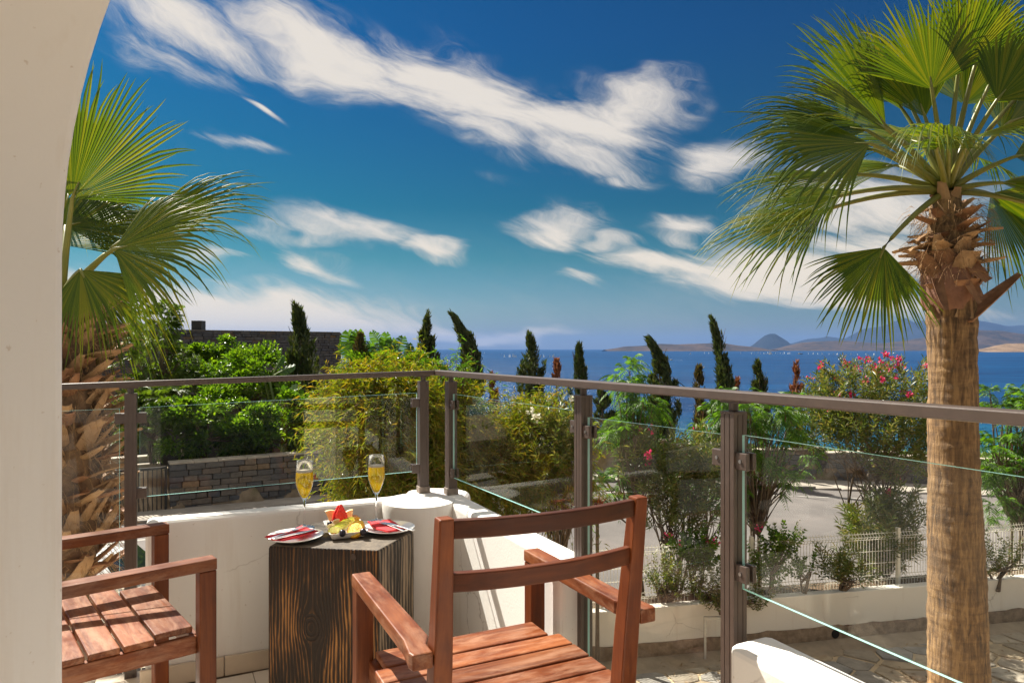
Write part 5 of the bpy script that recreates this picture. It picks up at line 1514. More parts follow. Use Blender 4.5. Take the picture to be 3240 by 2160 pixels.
def flowers(parent, P, r, mat, name='flowers', pet=5):
    """little five-petalled heads"""
    n = len(P); N = unit(rdir(n) + np.array([-.2, -.6, .5])); A = unit(np.cross(N, rdir(n))); B = np.cross(N, A)
    Vs = []; 
    parts = []
    for k in range(pet):
        a = 2 * math.pi * k / pet
        D = unit(A * math.cos(a) + B * math.sin(a) + N * .35)
        V, F = leaves(np.asarray(P), D, rng.uniform(.8, 1.2, n) * r, r * .8, .1, 0, N)
        parts.append((V, F))
    V, F = cat_geo(parts)
    o = put(name, np_mesh(name, V, F, mat), parent); o['kind'] = 'stuff'
    return o
def oleander(label, base, ells, nst, group, pink=0, white=0, stems=7, leafL=.13, leafW=.022, mat=L_OLE, fl_r=.028, name='oleander_bush'):
    t = thing(name, label, 'bush', base, group)
    wts = np.array([e[3] * e[4] * e[5] for e in ells]) ** .6; wts /= wts.sum()
    E = np.array(ells)[rng.choice(len(ells), nst, p=wts)]
    P0 = E[:, :3] + sphere_pts(nst, .36) * E[:, 3:6]
    out = unit((P0 - E[:, :3]) / E[:, 3:6])
    D = unit(out * .5 + rdir(nst) * .4 + np.array([0, 0, .9])); Lt = rng.uniform(.18, .42, nst)
    Ps = []; Ds = []
    for k in range(8):
        f = k / 7
        q = P0 + D * (Lt * f)[:, None]
        for j in range(3):
            a = 2.1 * j + k * 1.05
            s1 = unit(np.cross(D, np.array([.3, .2, 1.0]))); s2 = np.cross(D, s1)
            Ps.append(q); Ds.append(unit((s1 * math.cos(a) + s2 * math.sin(a)) * .8 + D * (.55 + .5 * f) + rdir(nst) * .25))
    P = np.concatenate(Ps); Dd = np.concatenate(Ds); m = len(P)
    V, F = leaves(P, Dd, rng.uniform(.6, 1.15, m) * leafL, rng.uniform(.8, 1.2, m) * leafW, .2, .12)
    put('crown', np_mesh('crown', V, F, mat), t)
    tipP = P0 + D * Lt[:, None] + D * .03
    mb = MB(); b0 = Vector(base); c0 = np.array(ells).mean(0)
    for k in range(stems):
        i = rng.integers(nst); c = Vector(P0[i]); f_ = b0.lerp(c, .55) + Vector((rng.uniform(-.05, .05), rng.uniform(-.05, .05), .05))
        mb.tube([b0 + Vector((rng.uniform(-.12, .12), rng.uniform(-.06, .06), -.1)), b0.lerp(f_, .5), f_], [.026, .02, .015], 7, False)
        branch_tubes(mb, f_, [Vector(P0[j]) for j in rng.integers(0, nst, 7)], .011, .004, 5)
    obj('stems', mb, m_bark, t, smooth=True)
    for cnt, mat_, nm in ((pink, L_PINK, 'pink_flowers'), (white, L_WHITE, 'white_flowers')):
        if cnt:
            order = np.argsort(-(tipP[:, 2] + rng.normal(0, .35, nst) - tipP[:, 1] * .3))[:max(cnt, 1)]
            base_p = tipP[rng.choice(order, cnt)]
            Q_ = np.repeat(base_p, 6, 0) + rng.normal(0, .028, (cnt * 6, 3))
            flowers(t, Q_, fl_r, mat_, nm)
    return t
OG = 'flowering oleanders beside the road'
oleander('large oleander full of pink flowers left of the big palm trunk', (X(2010, 11.7), 11.7, -2.95),
         [ell(1960, 900, 11.7, 85, 45), ell(2070, 910, 11.7, 85, 45), ell(1900, 960, 11.7, 60, 50), ell(2000, 985, 11.6, 125, 45), ell(2100, 990, 11.7, 50, 50), ell(2060, 1060, 11.6, 70, 50), ell(1900, 1010, 11.6, 45, 45)], 600, OG, pink=58, stems=8)
oleander('thin oleander with few pink flowers between the two right rail posts', (X(1545, 10.9), 10.9, -2.9),
         [ell(1500, 1060, 10.9, 55, 40), ell(1550, 1120, 10.9, 75, 55), ell(1600, 1060, 10.9, 45, 50), ell(1470, 1100, 10.8, 40, 35), ell(1540, 1190, 10.8, 75, 40), ell(1625, 1130, 10.9, 30, 60)], 270, OG, pink=11, stems=9, leafL=.15)
oleander('dark green oleander pressed against the wire fence left of the palm', (X(2010, 11.25), 11.35, -2.9),
         [ell(2010, 1230, 11.3, 60, 70), ell(1985, 1290, 11.3, 50, 40), ell(2070, 1180, 11.4, 45, 45), ell(2060, 1270, 11.3, 45, 50)], 260, OG, pink=4, stems=6, leafL=.15, mat=L_OLE)
oleander('white flowered oleander among the wispy bushes left of the middle rail post', (X(1285, 9.0), 9.0, -2.95),
         [ell(1270, 985, 8.8, 35, 22, 25), ell(1300, 1050, 8.8, 32, 45, 25), ell(1265, 1080, 8.8, 30, 40, 25)], 90, OG, white=7, stems=5, leafL=.12)

# planter bed plants
PG = 'small flowering plants in the white planter'
def bed(px, py, rx, ry, d): return ell(px, py, d, rx, ry, rx * .8)
def base_at(px, d): return (X(px, d), d, -2.34)
oleander('yellow green rose plant with white and magenta flowers right of the right rail post', base_at(1770, 10.28), [bed(1765, 1305, 34, 42, 10.28), bed(1800, 1265, 25, 24, 10.28)], 90, PG, pink=5, white=16, stems=5, leafL=.06, leafW=.03, mat=L_GLOSS, fl_r=.016, name='bedding_plant')
oleander('tiny plant with a curled stem and one magenta flower in the planter', base_at(1848, 10.32), [bed(1838, 1318, 8, 14, 10.32), bed(1862, 1312, 6, 6, 10.32)], 12, PG, pink=1, stems=3, leafL=.06, leafW=.035, mat=L_GLOSS, fl_r=.014, name='bedding_plant')
oleander('sparse green shrub in front of the fence left of the second post', base_at(1925, 10.45), [bed(1915, 1315, 34, 26, 10.45), bed(1960, 1330, 26, 14, 10.5)], 42, PG, stems=5, leafL=.11, leafW=.022, name='bedding_plant')
oleander('low grey green plant right of the palm trunk in the planter', base_at(2285, 10.95), [bed(2270, 1300, 26, 22, 10.95), bed(2330, 1300, 28, 24, 11.0)], 60, PG, stems=5, leafL=.06, leafW=.018, name='bedding_plant')
oleander('white flowered spindly plant in the planter behind the armchair', base_at(1525, 10.0), [bed(1520, 1335, 34, 34, 10.0), bed(1570, 1350, 24, 26, 10.0)], 70, PG, white=16, stems=7, leafL=.06, leafW=.018, fl_r=.016, name='bedding_plant')
oleander('magenta bougainvillea sprig climbing the fence behind the armchair', base_at(1598, 10.2), [bed(1595, 1275, 26, 18, 10.2), bed(1620, 1290, 20, 26, 10.2)], 40, PG, pink=9, stems=4, leafL=.08, leafW=.045, mat=L_GLOSS, fl_r=.022, name='bedding_plant')
oleander('mauve dotted trailing plant hanging over the planter by the right rail post', base_at(1640, 10.0), [bed(1640, 1350, 36, 22, 10.0), bed(1650, 1385, 40, 18, 9.9), bed(1740, 1385, 20, 22, 10.0)], 90, PG, pink=2, white=12, stems=6, leafL=.05, leafW=.02, fl_r=.013, name='bedding_plant')
# red bladed plant
rp = thing('cordyline', 'red bladed spiky plant beside the middle rail post', 'plant', (X(1372, 9.4), 9.4, -2.4))
n = 46; P = np.tile(np.array([[X(1372, 9.4), 9.4, Zp(1175, 9.4)]]), (n, 1)); D = unit(rdir(n) * .6 + np.array([0, 0, .9]))
V, F = leaves(P, D, rng.uniform(.2, .32, n), .03, .25, .25); put('blades', np_mesh('blades', V, F, L_RED), rp)
obj('stem', MB().tube([(X(1372, 9.4), 9.4, -2.95), tuple(P[0])], [.03, .022], 8), m_bark, rp)

# strelitzia (banana-like) clump
def big_leaf(P0, D, L, W, side=None, tear=.35, droop=.35, pet=.45, n=13):
    """petiole, midrib and torn blade of one leaf -> blade quads (V,F) and petiole points"""
    P0 = Vector(P0); D = Vector(D).normalized()
    up_ = Vector((0, 0, 1)); S = (Vector(side) if side else D.cross(up_)); S = (S - D * S.dot(D)).normalized()
    def pos(f): q = P0 + D * (L * f); q.z -= droop * L * f * f * .5; return q
    vs = []; fs = []
    for s in (-1, 1):
        for k in range(n):
            f0 = pet + (1 - pet) * k / n; f1 = pet + (1 - pet) * (k + 1 - tear * rng.uniform(.1, .6)) / n
            wf = lambda f: W * .5 * math.sin(math.pi * min(max((f - pet) / (1 - pet) * .94 + .045, 0), 1)) ** .55
            a, b_ = pos(f0), pos(f1)
            fl = Vector((0, 0, -rng.uniform(.0, .35)))
            fwd = D * (L * .05)
            N_ = S.cross(D)
            o0 = a + S * s * wf(f0) * 1.25 + fwd + N_ * wf(f0) * .35 + fl * wf(f0); o1 = b_ + S * s * wf(f1) * 1.25 + fwd + N_ * wf(f1) * .35 + fl * wf(f1)
            i = len(vs); vs += [a, b_, o1, o0]; fs.append((i, i + 1, i + 2, i + 3) if s > 0 else (i + 3, i + 2, i + 1, i))
    return vs, fs, [pos(0), pos(pet * .5), pos(pet), pos(.75), pos(.98)]
def strel(label, base, specs, group=None):
    t = thing('strelitzia', label, 'plant', base, group)
    for (px, py, d, dx, dz, L, W) in specs:
        tip = Vector((X(px, d), d, Zp(py, d))); D = Vector((dx, rng.uniform(-.25, .25), dz)).normalized()
        P0 = tip - D * L * .95
        vs, fs, mid = big_leaf(P0, D, L, W, side=(D.cross(Vector((0, 1, 0))).normalized() * rng.uniform(.5, 1) + Vector((0, 1, 0)) * rng.uniform(-.7, .7)), tear=.34 if rng.random() < .6 else .08)
        mb = MB(); mb.add(vs, fs); lf = obj('leaf', mb, L_STRE, t)
        st_ = MB(); st_.tube([Vector(base) + Vector((rng.uniform(-.2, .2), rng.uniform(-.2, .2), 0)), mid[0]] + mid[1:], [.05, .045, .03, .022, .014, .005], 6, False)
        obj('midrib', st_, m_midrib, lf, smooth=True)
    return t
m_midrib = M('green_midrib', (.16, .22, .06), .4, .2, 6)
S_ = [(800, 745, 24, -.1, 1, 2.1, .55), (822, 742, 24, .12, 1, 2.2, .5), (786, 775, 23.6, -.6, .8, 1.6, .45), (815, 760, 24.3, -.05, 1, 2.0, .6), (850, 775, 24, .5, .8, 1.5, .45),
      (778, 830, 23.5, -.9, .25, 1.3, .4), (836, 800, 23.8, .3, 1, 1.4, .5)]
strel('tall banana-like clump with torn leaves beside the slate house corner', (X(812, 24), 24, -2.2), S_, 'banana-like clumps in the garden')
S_ = [(858, 747, 24.4, -.45, 1, 1.9, .36), (887, 752, 24.4, .05, 1, 1.7, .36), (900, 766, 24.3, .05, 1, 1.6, .46), (924, 760, 24.5, .25, 1, 1.6, .38), (938, 778, 24.4, .12, 1, 1.4, .42),
      (968, 806, 24.2, .85, .6, 1.4, .42), (848, 780, 24.1, -.85, .5, 1.3, .4), (915, 800, 24, .1, 1, 1.5, .55), (880, 800, 24, -.25, 1, 1.4, .6), (945, 830, 24, .5, .8, 1.2, .5), (865, 835, 23.8, -.5, .7, 1.1, .5), (1000, 822, 24.2, .7, .6, 1.0, .4)]
strel('banana-like clump of upright paddle leaves left of the broad cypress', (X(895, 24.2), 24.2, -2.2), S_, 'banana-like clumps in the garden')
S_ = [(672, 828, 22.6, .75, .55, 1.2, .32), (648, 808, 22.8, .35, .9, 1.1, .36), (690, 880, 22.4, .8, .5, 1.1, .4), (640, 870, 22.5, -.2, .9, 1.2, .45), (785, 905, 22, .2, 1, 1.3, .4)]
strel('low banana-like plant between the glossy tree and the tall cypress', (X(655, 22.6), 22.6, -2.0), S_, 'banana-like clumps in the garden')
bushy('garden_shrub', 'dark leafy shrub at the foot of the banana-like clumps', 'shrub', None, (X(890, 23.5), 23.5, -2.2), [ell(880, 850, 23.6, 85, 45), ell(960, 845, 23.8, 55, 35), ell(820, 860, 23.4, 40, 40)], 5200, .16, .06, L_GLOSS, .06, 40, .4)
bushy('garden_shrub', 'green shrub behind the middle rail post above the retaining wall', 'shrub', None, (X(1440, 27.5), 27.5, -2.6), [ell(1420, 1000, 27.6, 50, 22), ell(1480, 1010, 27.4, 50, 25), ell(1340, 990, 28, 50, 30)], 2600, .15, .06, L_FEATD, .05, 24, .4)

# column cactus
cac = thing('column_cactus', 'single pale green column cactus in front of the slate house', 'cactus', (X(578, 25), 25, -2.2))
m_cac = M('waxy_green_cactus', (.07, .16, .09), .5, .2, 4)
cx_, cz1 = X(578, 25), Zp(798, 25)
pr = [(.085, -2.2)] + [(.085, z) for z in np.linspace(-1.5, cz1 - .12, 6)] + [(.075, cz1 - .05), (.045, cz1 - .01), (.0001, cz1)]
o = obj('column', MB().lathe(pr, (cx_, 25, 0), 16), m_cac, cac, smooth=True)
rb = MB()
for k in range(11):
    a = 2 * math.pi * k / 11
    rb.beam((cx_ + .088 * math.cos(a), 25 + .088 * math.sin(a), -2.2), (cx_ + .083 * math.cos(a), 25 + .083 * math.sin(a), cz1 - .08), .012, .02, up=(math.cos(a), math.sin(a), 0))
obj('ribs', rb, m_cac, cac)

# far-off scrub on the slope down to the sea
n = 16000
Xs = rng.uniform(-40, 70, n); Ys = rng.uniform(29, 100, n)
keep = (np.array([mnoise.noise(Vector((x * .16, y * .16, 3))) for x, y in zip(Xs, Ys)]) > -.05) & (Ys > kerb_y(Xs) + 4)
Xs, Ys = Xs[keep], Ys[keep]; n = len(Xs)
P = np.stack([Xs, Ys, ground_z(Xs, Ys) + rng.uniform(0, .25, n)], -1)
V, F = leaves(P, unit(rdir(n) * .8 + np.array([0, 0, .8])), rng.uniform(.2, .6, n), rng.uniform(.08, .2, n), .2, .1)
tag(put('scrub', np_mesh('scrub', V, F, L_FEATD)), 'olive green scrub covering the slope down to the sea', 'scrub', kind='stuff')
# dry leaves and weeds in the planter soil
n = 1500
xx = rng.uniform(.2, 9.5, n); oo = rng.uniform(.18, .6, n)
P = np.array([list(along(a, b_, -2.335)) for a, b_ in zip(xx, oo)])
V, F = leaves(P, unit(rdir(n) + np.array([0, 0, .3])), rng.uniform(.02, .07, n), rng.uniform(.008, .02, n), .2, .1)
tag(put('weeds', np_mesh('weeds', V, F, leaf_mat('dry_weed', [(.10, .08, .025), (.06, .08, .02), (.20, .13, .06), (.05, .07, .02)], .7, .2))), 'dry weeds and leaf litter on the planter soil', 'weeds', kind='stuff')

n = 420
lx_ = rng.uniform(1.5, 8.5, n); ly_ = rng.uniform(7.8, 10.6, n); kp = ly_ < fence_y(lx_) - .25; lx_, ly_ = lx_[kp], ly_[kp]; n = len(lx_)
P = np.stack([lx_, ly_, np.full(n, -2.962)], -1)
V, F = leaves(P, rdir(n) * np.array([1, 1, .12]), rng.uniform(.03, .10, n), rng.uniform(.010, .022, n), .2, -.05, unit(rdir(n) * .3 + np.array([0, 0, 1.0])))
tag(put('leaf_litter', np_mesh('leaf_litter', V, F, leaf_mat('fallen_leaf', [(.20, .12, .05), (.11, .07, .03), (.26, .17, .08)], .8, .1))), 'dry fallen leaves scattered over the crazy paving', 'leaf litter', kind='stuff')
# ------------------------------------------------------------------ fan palms
L_PALM = leaf_mat('fan_palm_blade', [(.040, .080, .006), (.065, .112, .008), (.095, .14, .010), (.15, .165, .014)], .45, .42, (2.2, 2.0, .30), .35)
m_pet = M('yellow_green_leafstalk', (.19, .22, .035), .42, .25, 3, .05, 30, col2=(.26, .24, .05))
def frond_mesh(hub, D, N, rad, spread=2.4, nseg=46, split=.57, droop=.5, curl=.3, drop_tip=.9):
    """pleated fan: hub, direction of the middle finger D, face normal N"""
    hub = Vector(hub); D = Vector(D).normalized(); N = Vector(N); N = (N - D * N.dot(D)).normalized(); S = D.cross(N)
    V = []; F = []; dth = spread / nseg
    rs = [.03, .20, .38, split, split + .14, split + .28, .92, 1.0]
    for k in range(nseg):
        th = -spread / 2 + dth * (k + .5)
        Lk = rad * (1 - .22 * abs(th / (spread / 2)) ** 2) * rng.uniform(.86, 1.06)
        dirn = D * math.cos(th) + S * math.sin(th); lat = -D * math.sin(th) + S * math.cos(th)
        tw = rng.uniform(-.10, .10); dr = drop_tip * rng.uniform(.5, 1.5) * (.6 + .6 * rng.random()); sw = rng.uniform(-.18, .18)
        o = len(V)
        for r in rs:
            R_ = r * Lk; sp = max(0.0, (r - split) / (1 - split))
            w_ = R_ * math.tan(dth / 2) if r <= split else split * Lk * math.tan(dth / 2) * (1 - sp) ** .66
            c = hub + dirn * R_ + lat * (sw * sp * sp * Lk * .35) + N * (-curl * R_ * (abs(th) / 1.6) ** 2 * .8 + .10 * curl * R_)
            c.z -= dr * sp * sp * Lk * .42 + droop * (r ** 2) * Lk * .16
            pl_ = w_ * .55
            V += [c - lat * w_ - N * pl_ * .5, c + N * pl_ * .5 + lat * tw * w_, c + lat * w_ - N * pl_ * .5]
        for j in range(len(rs) - 1):
            a = o + j * 3
            F += [(a, a + 3, a + 4, a + 1), (a + 1, a + 4, a + 5, a + 2)]
    return np.array([tuple(v) for v in V]), np.array(F)
def frond(parent, heart, hub, D, N, rad, pr=.024, sag=.08, **kw):
    V, F = frond_mesh(hub, D, N, rad, **kw)
    fo = put('frond', np_mesh('frond', V, F, L_PALM), parent)
    h0 = Vector(heart); h1 = Vector(hub); D_ = Vector(D).normalized()
    L = (h1 - h0).length
    outd = Vector(((h1 - h0).x, (h1 - h0).y, 0)); outd = outd.normalized() if outd.length > 1e-3 else Vector((0, -1, 0))
    mid = h0.lerp(h1, .5) + Vector((0, 0, sag * L))
    pts = []; rs = []
    for k in range(9):
        f = k / 8
        pts.append(h0 * (1 - f) ** 2 + mid * (2 * f * (1 - f)) + h1 * f * f if True else 0); rs.append(pr * (1.35 - .75 * f))
    pts.append(h1 + D_ * rad * .12); rs.append(pr * .25)
    obj('leafstalk', MB().tube(pts, rs, 8), m_pet, fo, smooth=True)
    return fo

# right palm
PD = 6.3
pr_ = thing('fan_palm', 'tall fan palm with a bare ringed trunk on the right', 'palm tree', (at(2202, 1568, PD).x, PD, -3.0), 'fan palms below the terrace')
m_ptrunk, nt, b = nodemat('ringed_palm_bark')
g = nt.add('ShaderNodeTexCoord').outputs['Object']
rg = nt.noise(nt.add('ShaderNodeMapping', {'Vector': g, 'Scale': (4, 4, 21)}).outputs[0], 1.0, 5, .65, .8)
vt = nt.noise(nt.add('ShaderNodeMapping', {'Vector': g, 'Scale': (30, 30, 4)}).outputs[0], 1.0, 5, .65, .5)
lg = nt.noise(nt.add('ShaderNodeMapping', {'Vector': g, 'Scale': (2, 2, 1.4)}).outputs[0], 1.0, 3, .5)
hz_ = nt.math('ADD', nt.math('MULTIPLY', rg.outputs[0], .28), nt.math('MULTIPLY', vt.outputs[0], .82))
c = nt.ramp(hz_, [(.41, (.050, .030, .017)), (.53, (.19, .108, .048)), (.66, (.39, .24, .105))])
c = nt.mix(nt.mr(lg.outputs[0], .35, .65, 0, .45), c, (.18, .115, .062, 1))
nt.l.new(c, b.inputs['Base Color']); b.inputs['Roughness'].default_value = .9
bp = nt.add('ShaderNodeBump', {'Height': hz_, 'Strength': .9, 'Distance': .02}); nt.l.new(bp.outputs[0], b.inputs['Normal'])
rows = [(1920, 2204, 72), (1568, 2202, 62), (1420, 2199, 60), (1300, 2196, 58), (1150, 2192, 53), (1000, 2189, 51), (900, 2188, 49), (800, 2187, 49), (740, 2186, 51), (690, 2184, 50), (640, 2180, 47), (560, 2178, 44), (480, 2174, 34), (440, 2172, 26)]
zs_ = [Zp(r[0], PD) for r in rows]; xs_ = [X(r[1], PD) for r in rows]; rr_ = [r[2] / FPX * PD for r in rows]
zz = np.arange(-3.05, zs_[-1], .016); NS = 40
Vp = []; ringr = 0
for i, z in enumerate(zz):
    cx = np.interp(z, zs_, xs_); r0 = np.interp(z, zs_, rr_)
    for j in range(NS):
        a = 2 * math.pi * j / NS
        q = Vector((math.cos(a) * 1.3, math.sin(a) * 1.3, z * 9)); e = mnoise.noise(q) * .010 + mnoise.noise(Vector((math.cos(a) * 6, math.sin(a) * 6, z * 3))) * .006 + .0035 * abs(math.sin(z * 38 + 1.5 * mnoise.noise(Vector((math.cos(a), math.sin(a), z * 2)))))
        Vp.append((cx + (r0 + e) * math.cos(a), PD + (r0 + e) * math.sin(a), z))
i, j = np.meshgrid(np.arange(len(zz) - 1), np.arange(NS), indexing='ij'); a = (i * NS + j).ravel(); b_ = (i * NS + (j + 1) % NS).ravel()
put('trunk', np_mesh('trunk', Vp, np.stack([a, b_, b_ + NS, a + NS], -1), m_ptrunk, True), pr_)
m_boot = M('dry_leaf_base', (.22, .095, .045), .75, .4, 5, .5, 40, col2=(.42, .22, .11), dirt=((.10, .045, .025), .7))
m_boot2 = M('pale_dry_leaf_base', (.36, .20, .095), .75, .4, 5, .5, 40, col2=(.52, .34, .18), dirt=((.14, .07, .04), .6))
m_fib = M('tan_fibre', (.32, .19, .085), .95, .4, 40)
def boot(P0, D, L, w0, w1, curl=.15, N=None, th=.010, notch=True, n=8):
    """dried leaf base: a curved, cupped slab tapering from w0 to w1"""
    P0 = Vector(P0); D = Vector(D).normalized(); N = Vector(N) if N is not None else Vector((0, 0, 1)); N = (N - D * N.dot(D)).normalized(); S = D.cross(N)
    vs = []; fs = []
    for k in range(n + 1):
        f = k / n; w_ = w0 + (w1 - w0) * f
        if notch and f > .86: w_ *= rng.uniform(.7, .95)
        c = P0 + D * (L * f) + N * (curl * L * f * f)
        for s, cup in ((-1, .28), (-.4, 0.0), (.4, 0.0), (1, .28)):
            vs.append(c + S * (s * w_ / 2) + N * cup * w_ * .6 + N * th * .5 * (1 - .6 * f))
        for s, cup in ((1, .28), (.4, 0.0), (-.4, 0.0), (-1, .28)):
            vs.append(c + S * (s * w_ / 2) + N * cup * w_ * .6 - N * th * .5 * (1 - .6 * f))
    for k in range(n):
        for q in range(8): fs.append((k * 8 + q, k * 8 + (q + 1) % 8, (k + 1) * 8 + (q + 1) % 8, (k + 1) * 8 + q))
    fs += [tuple(range(8))[::-1], tuple(n * 8 + q for q in range(8))]
    return MB().add(vs, fs)
hx, hy = X(2178, PD), PD
def pol(a, r, z): return Vector((hx + r * math.cos(a), hy + r * math.sin(a), z))
# ring of cut leaf bases below the crown
k = 0
for zc_, cnt, r0, L, w0, w1, el_, mt in ((Zp(700, PD), 7, .168, .24, .22, .27, 1.42, m_boot), (Zp(650, PD), 7, .165, .26, .27, .25, 1.30, m_boot), (Zp(605, PD), 10, .15, .24, .20, .13, .55, m_boot2), (Zp(575, PD), 11, .14, .24, .17, .10, .25, m_boot2), (Zp(545, PD), 11, .12, .20, .15, .09, .35, m_boot), (Zp(515, PD), 9, .10, .19, .14, .08, .75, m_boot), (Zp(485, PD), 8, .08, .2, .12, .07, 1.0, m_boot)):
    for q in range(cnt):
        a = 2 * math.pi * (q + .5 * (k % 2)) / cnt + rng.uniform(-.35, .35)
        e = el_ + (rng.uniform(-.12, .12) if k < 2 else rng.uniform(-.55, .45))
        D = Vector((math.cos(a) * math.cos(e), math.sin(a) * math.cos(e), math.sin(e)))
        Nn = Vector((-math.cos(a) * math.sin(e), -math.sin(a) * math.sin(e), math.cos(e)))
        obj('leaf_base', boot(pol(a, r0, zc_ + rng.uniform(-.03, .03)), D, L * (rng.uniform(.8, 1.1) if k < 2 else rng.uniform(.55, 1.45)), w0 * rng.uniform(.8, 1.2), w1 * rng.uniform(.45, 1.1), rng.uniform(-.4, .2), Nn), mt if rng.random() < .75 else m_boot2, pr_, smooth=False)
    k += 1
sv = []; sf = []; NSH = 48; rowsz = np.linspace(Zp(712, PD), Zp(590, PD), 16)
for i_, z in enumerate(rowsz):
    f = i_ / 15
    for j_ in range(NSH):
        a = 2 * math.pi * j_ / NSH
        r_ = .186 + .030 * math.sin(math.pi * min(1, f * 1.1)) + .026 * mnoise.noise(Vector((math.cos(a) * 1.8, math.sin(a) * 1.8, z * 3))) + .014 * abs(math.sin(a * 3.5 + z * 5))
        zz_ = z + (.05 * mnoise.noise(Vector((math.cos(a) * 3.5, math.sin(a) * 3.5, 7))) if i_ < 3 else 0)
        sv.append((hx + .004 + r_ * math.cos(a), hy + r_ * math.sin(a), zz_))
for i_ in range(15):
    for j_ in range(NSH): sf.append((i_ * NSH + j_, i_ * NSH + (j_ + 1) % NSH, (i_ + 1) * NSH + (j_ + 1) % NSH, (i_ + 1) * NSH + j_))
obj('leaf_sheath', MB().add(sv, sf), M('pinkish_dry_sheath', (.24, .10, .055), .6, .35, 6, .5, 30, col2=(.36, .18, .105), dirt=((.09, .04, .022), .8)), pr_, smooth=True)
# the big split base jutting out to the right, and hanging flaps
p0 = at(2212, 735, PD - .16); p1 = at(2342, 638, PD - .05)
o = obj('leaf_base', boot(p0, p1 - p0, (p1 - p0).length, .17, .055, .06, Vector((-.55, -.6, .55)), .02), m_boot, pr_, smooth=False)
p1b = at(2222, 660, PD - .17)
obj('leaf_base', boot(p0 + Vector((-.01, -.01, .02)), p1b - p0, (p1b - p0).length, .15, .05, .0, Vector((-.1, -1, 0)), .02), m_boot2, pr_)
for (pa, pb, w0, w1) in (((2212, 590), (2262, 650), .14, .10), ((2196, 600), (2238, 700), .10, .05), ((2150, 640), (2165, 715), .11, .06), ((2225, 640), (2250, 690), .12, .05), ((2140, 700), (2150, 735), .09, .05)):
    a_ = at(*pa, PD - .17); b2 = at(*pb, PD - .24)
    obj('leaf_base', boot(a_, b2 - a_, (b2 - a_).length, w0, w1, .15, Vector((.1, -1, .1)), .008), m_boot, pr_)
fbm = MB()
for q in range(900):
    a = rng.uniform(0, 6.283); z0 = Zp(rng.uniform(470, 640), PD); r0 = rng.uniform(.14, .30)
    p = pol(a, r0, z0); d1 = Vector((math.cos(a + rng.uniform(-1.2, 1.2)), math.sin(a + rng.uniform(-1.2, 1.2)), rng.uniform(-1.3, .3))) * rng.uniform(.05, .14)
    fbm.tube([p, p + d1 * .5 + Vector((0, 0, .01)), p + d1 + Vector((0, 0, -.03))], [.0022, .0018, .0008], 3, False)
obj('fibres', fbm, m_fib, pr_)['kind'] = 'stuff'
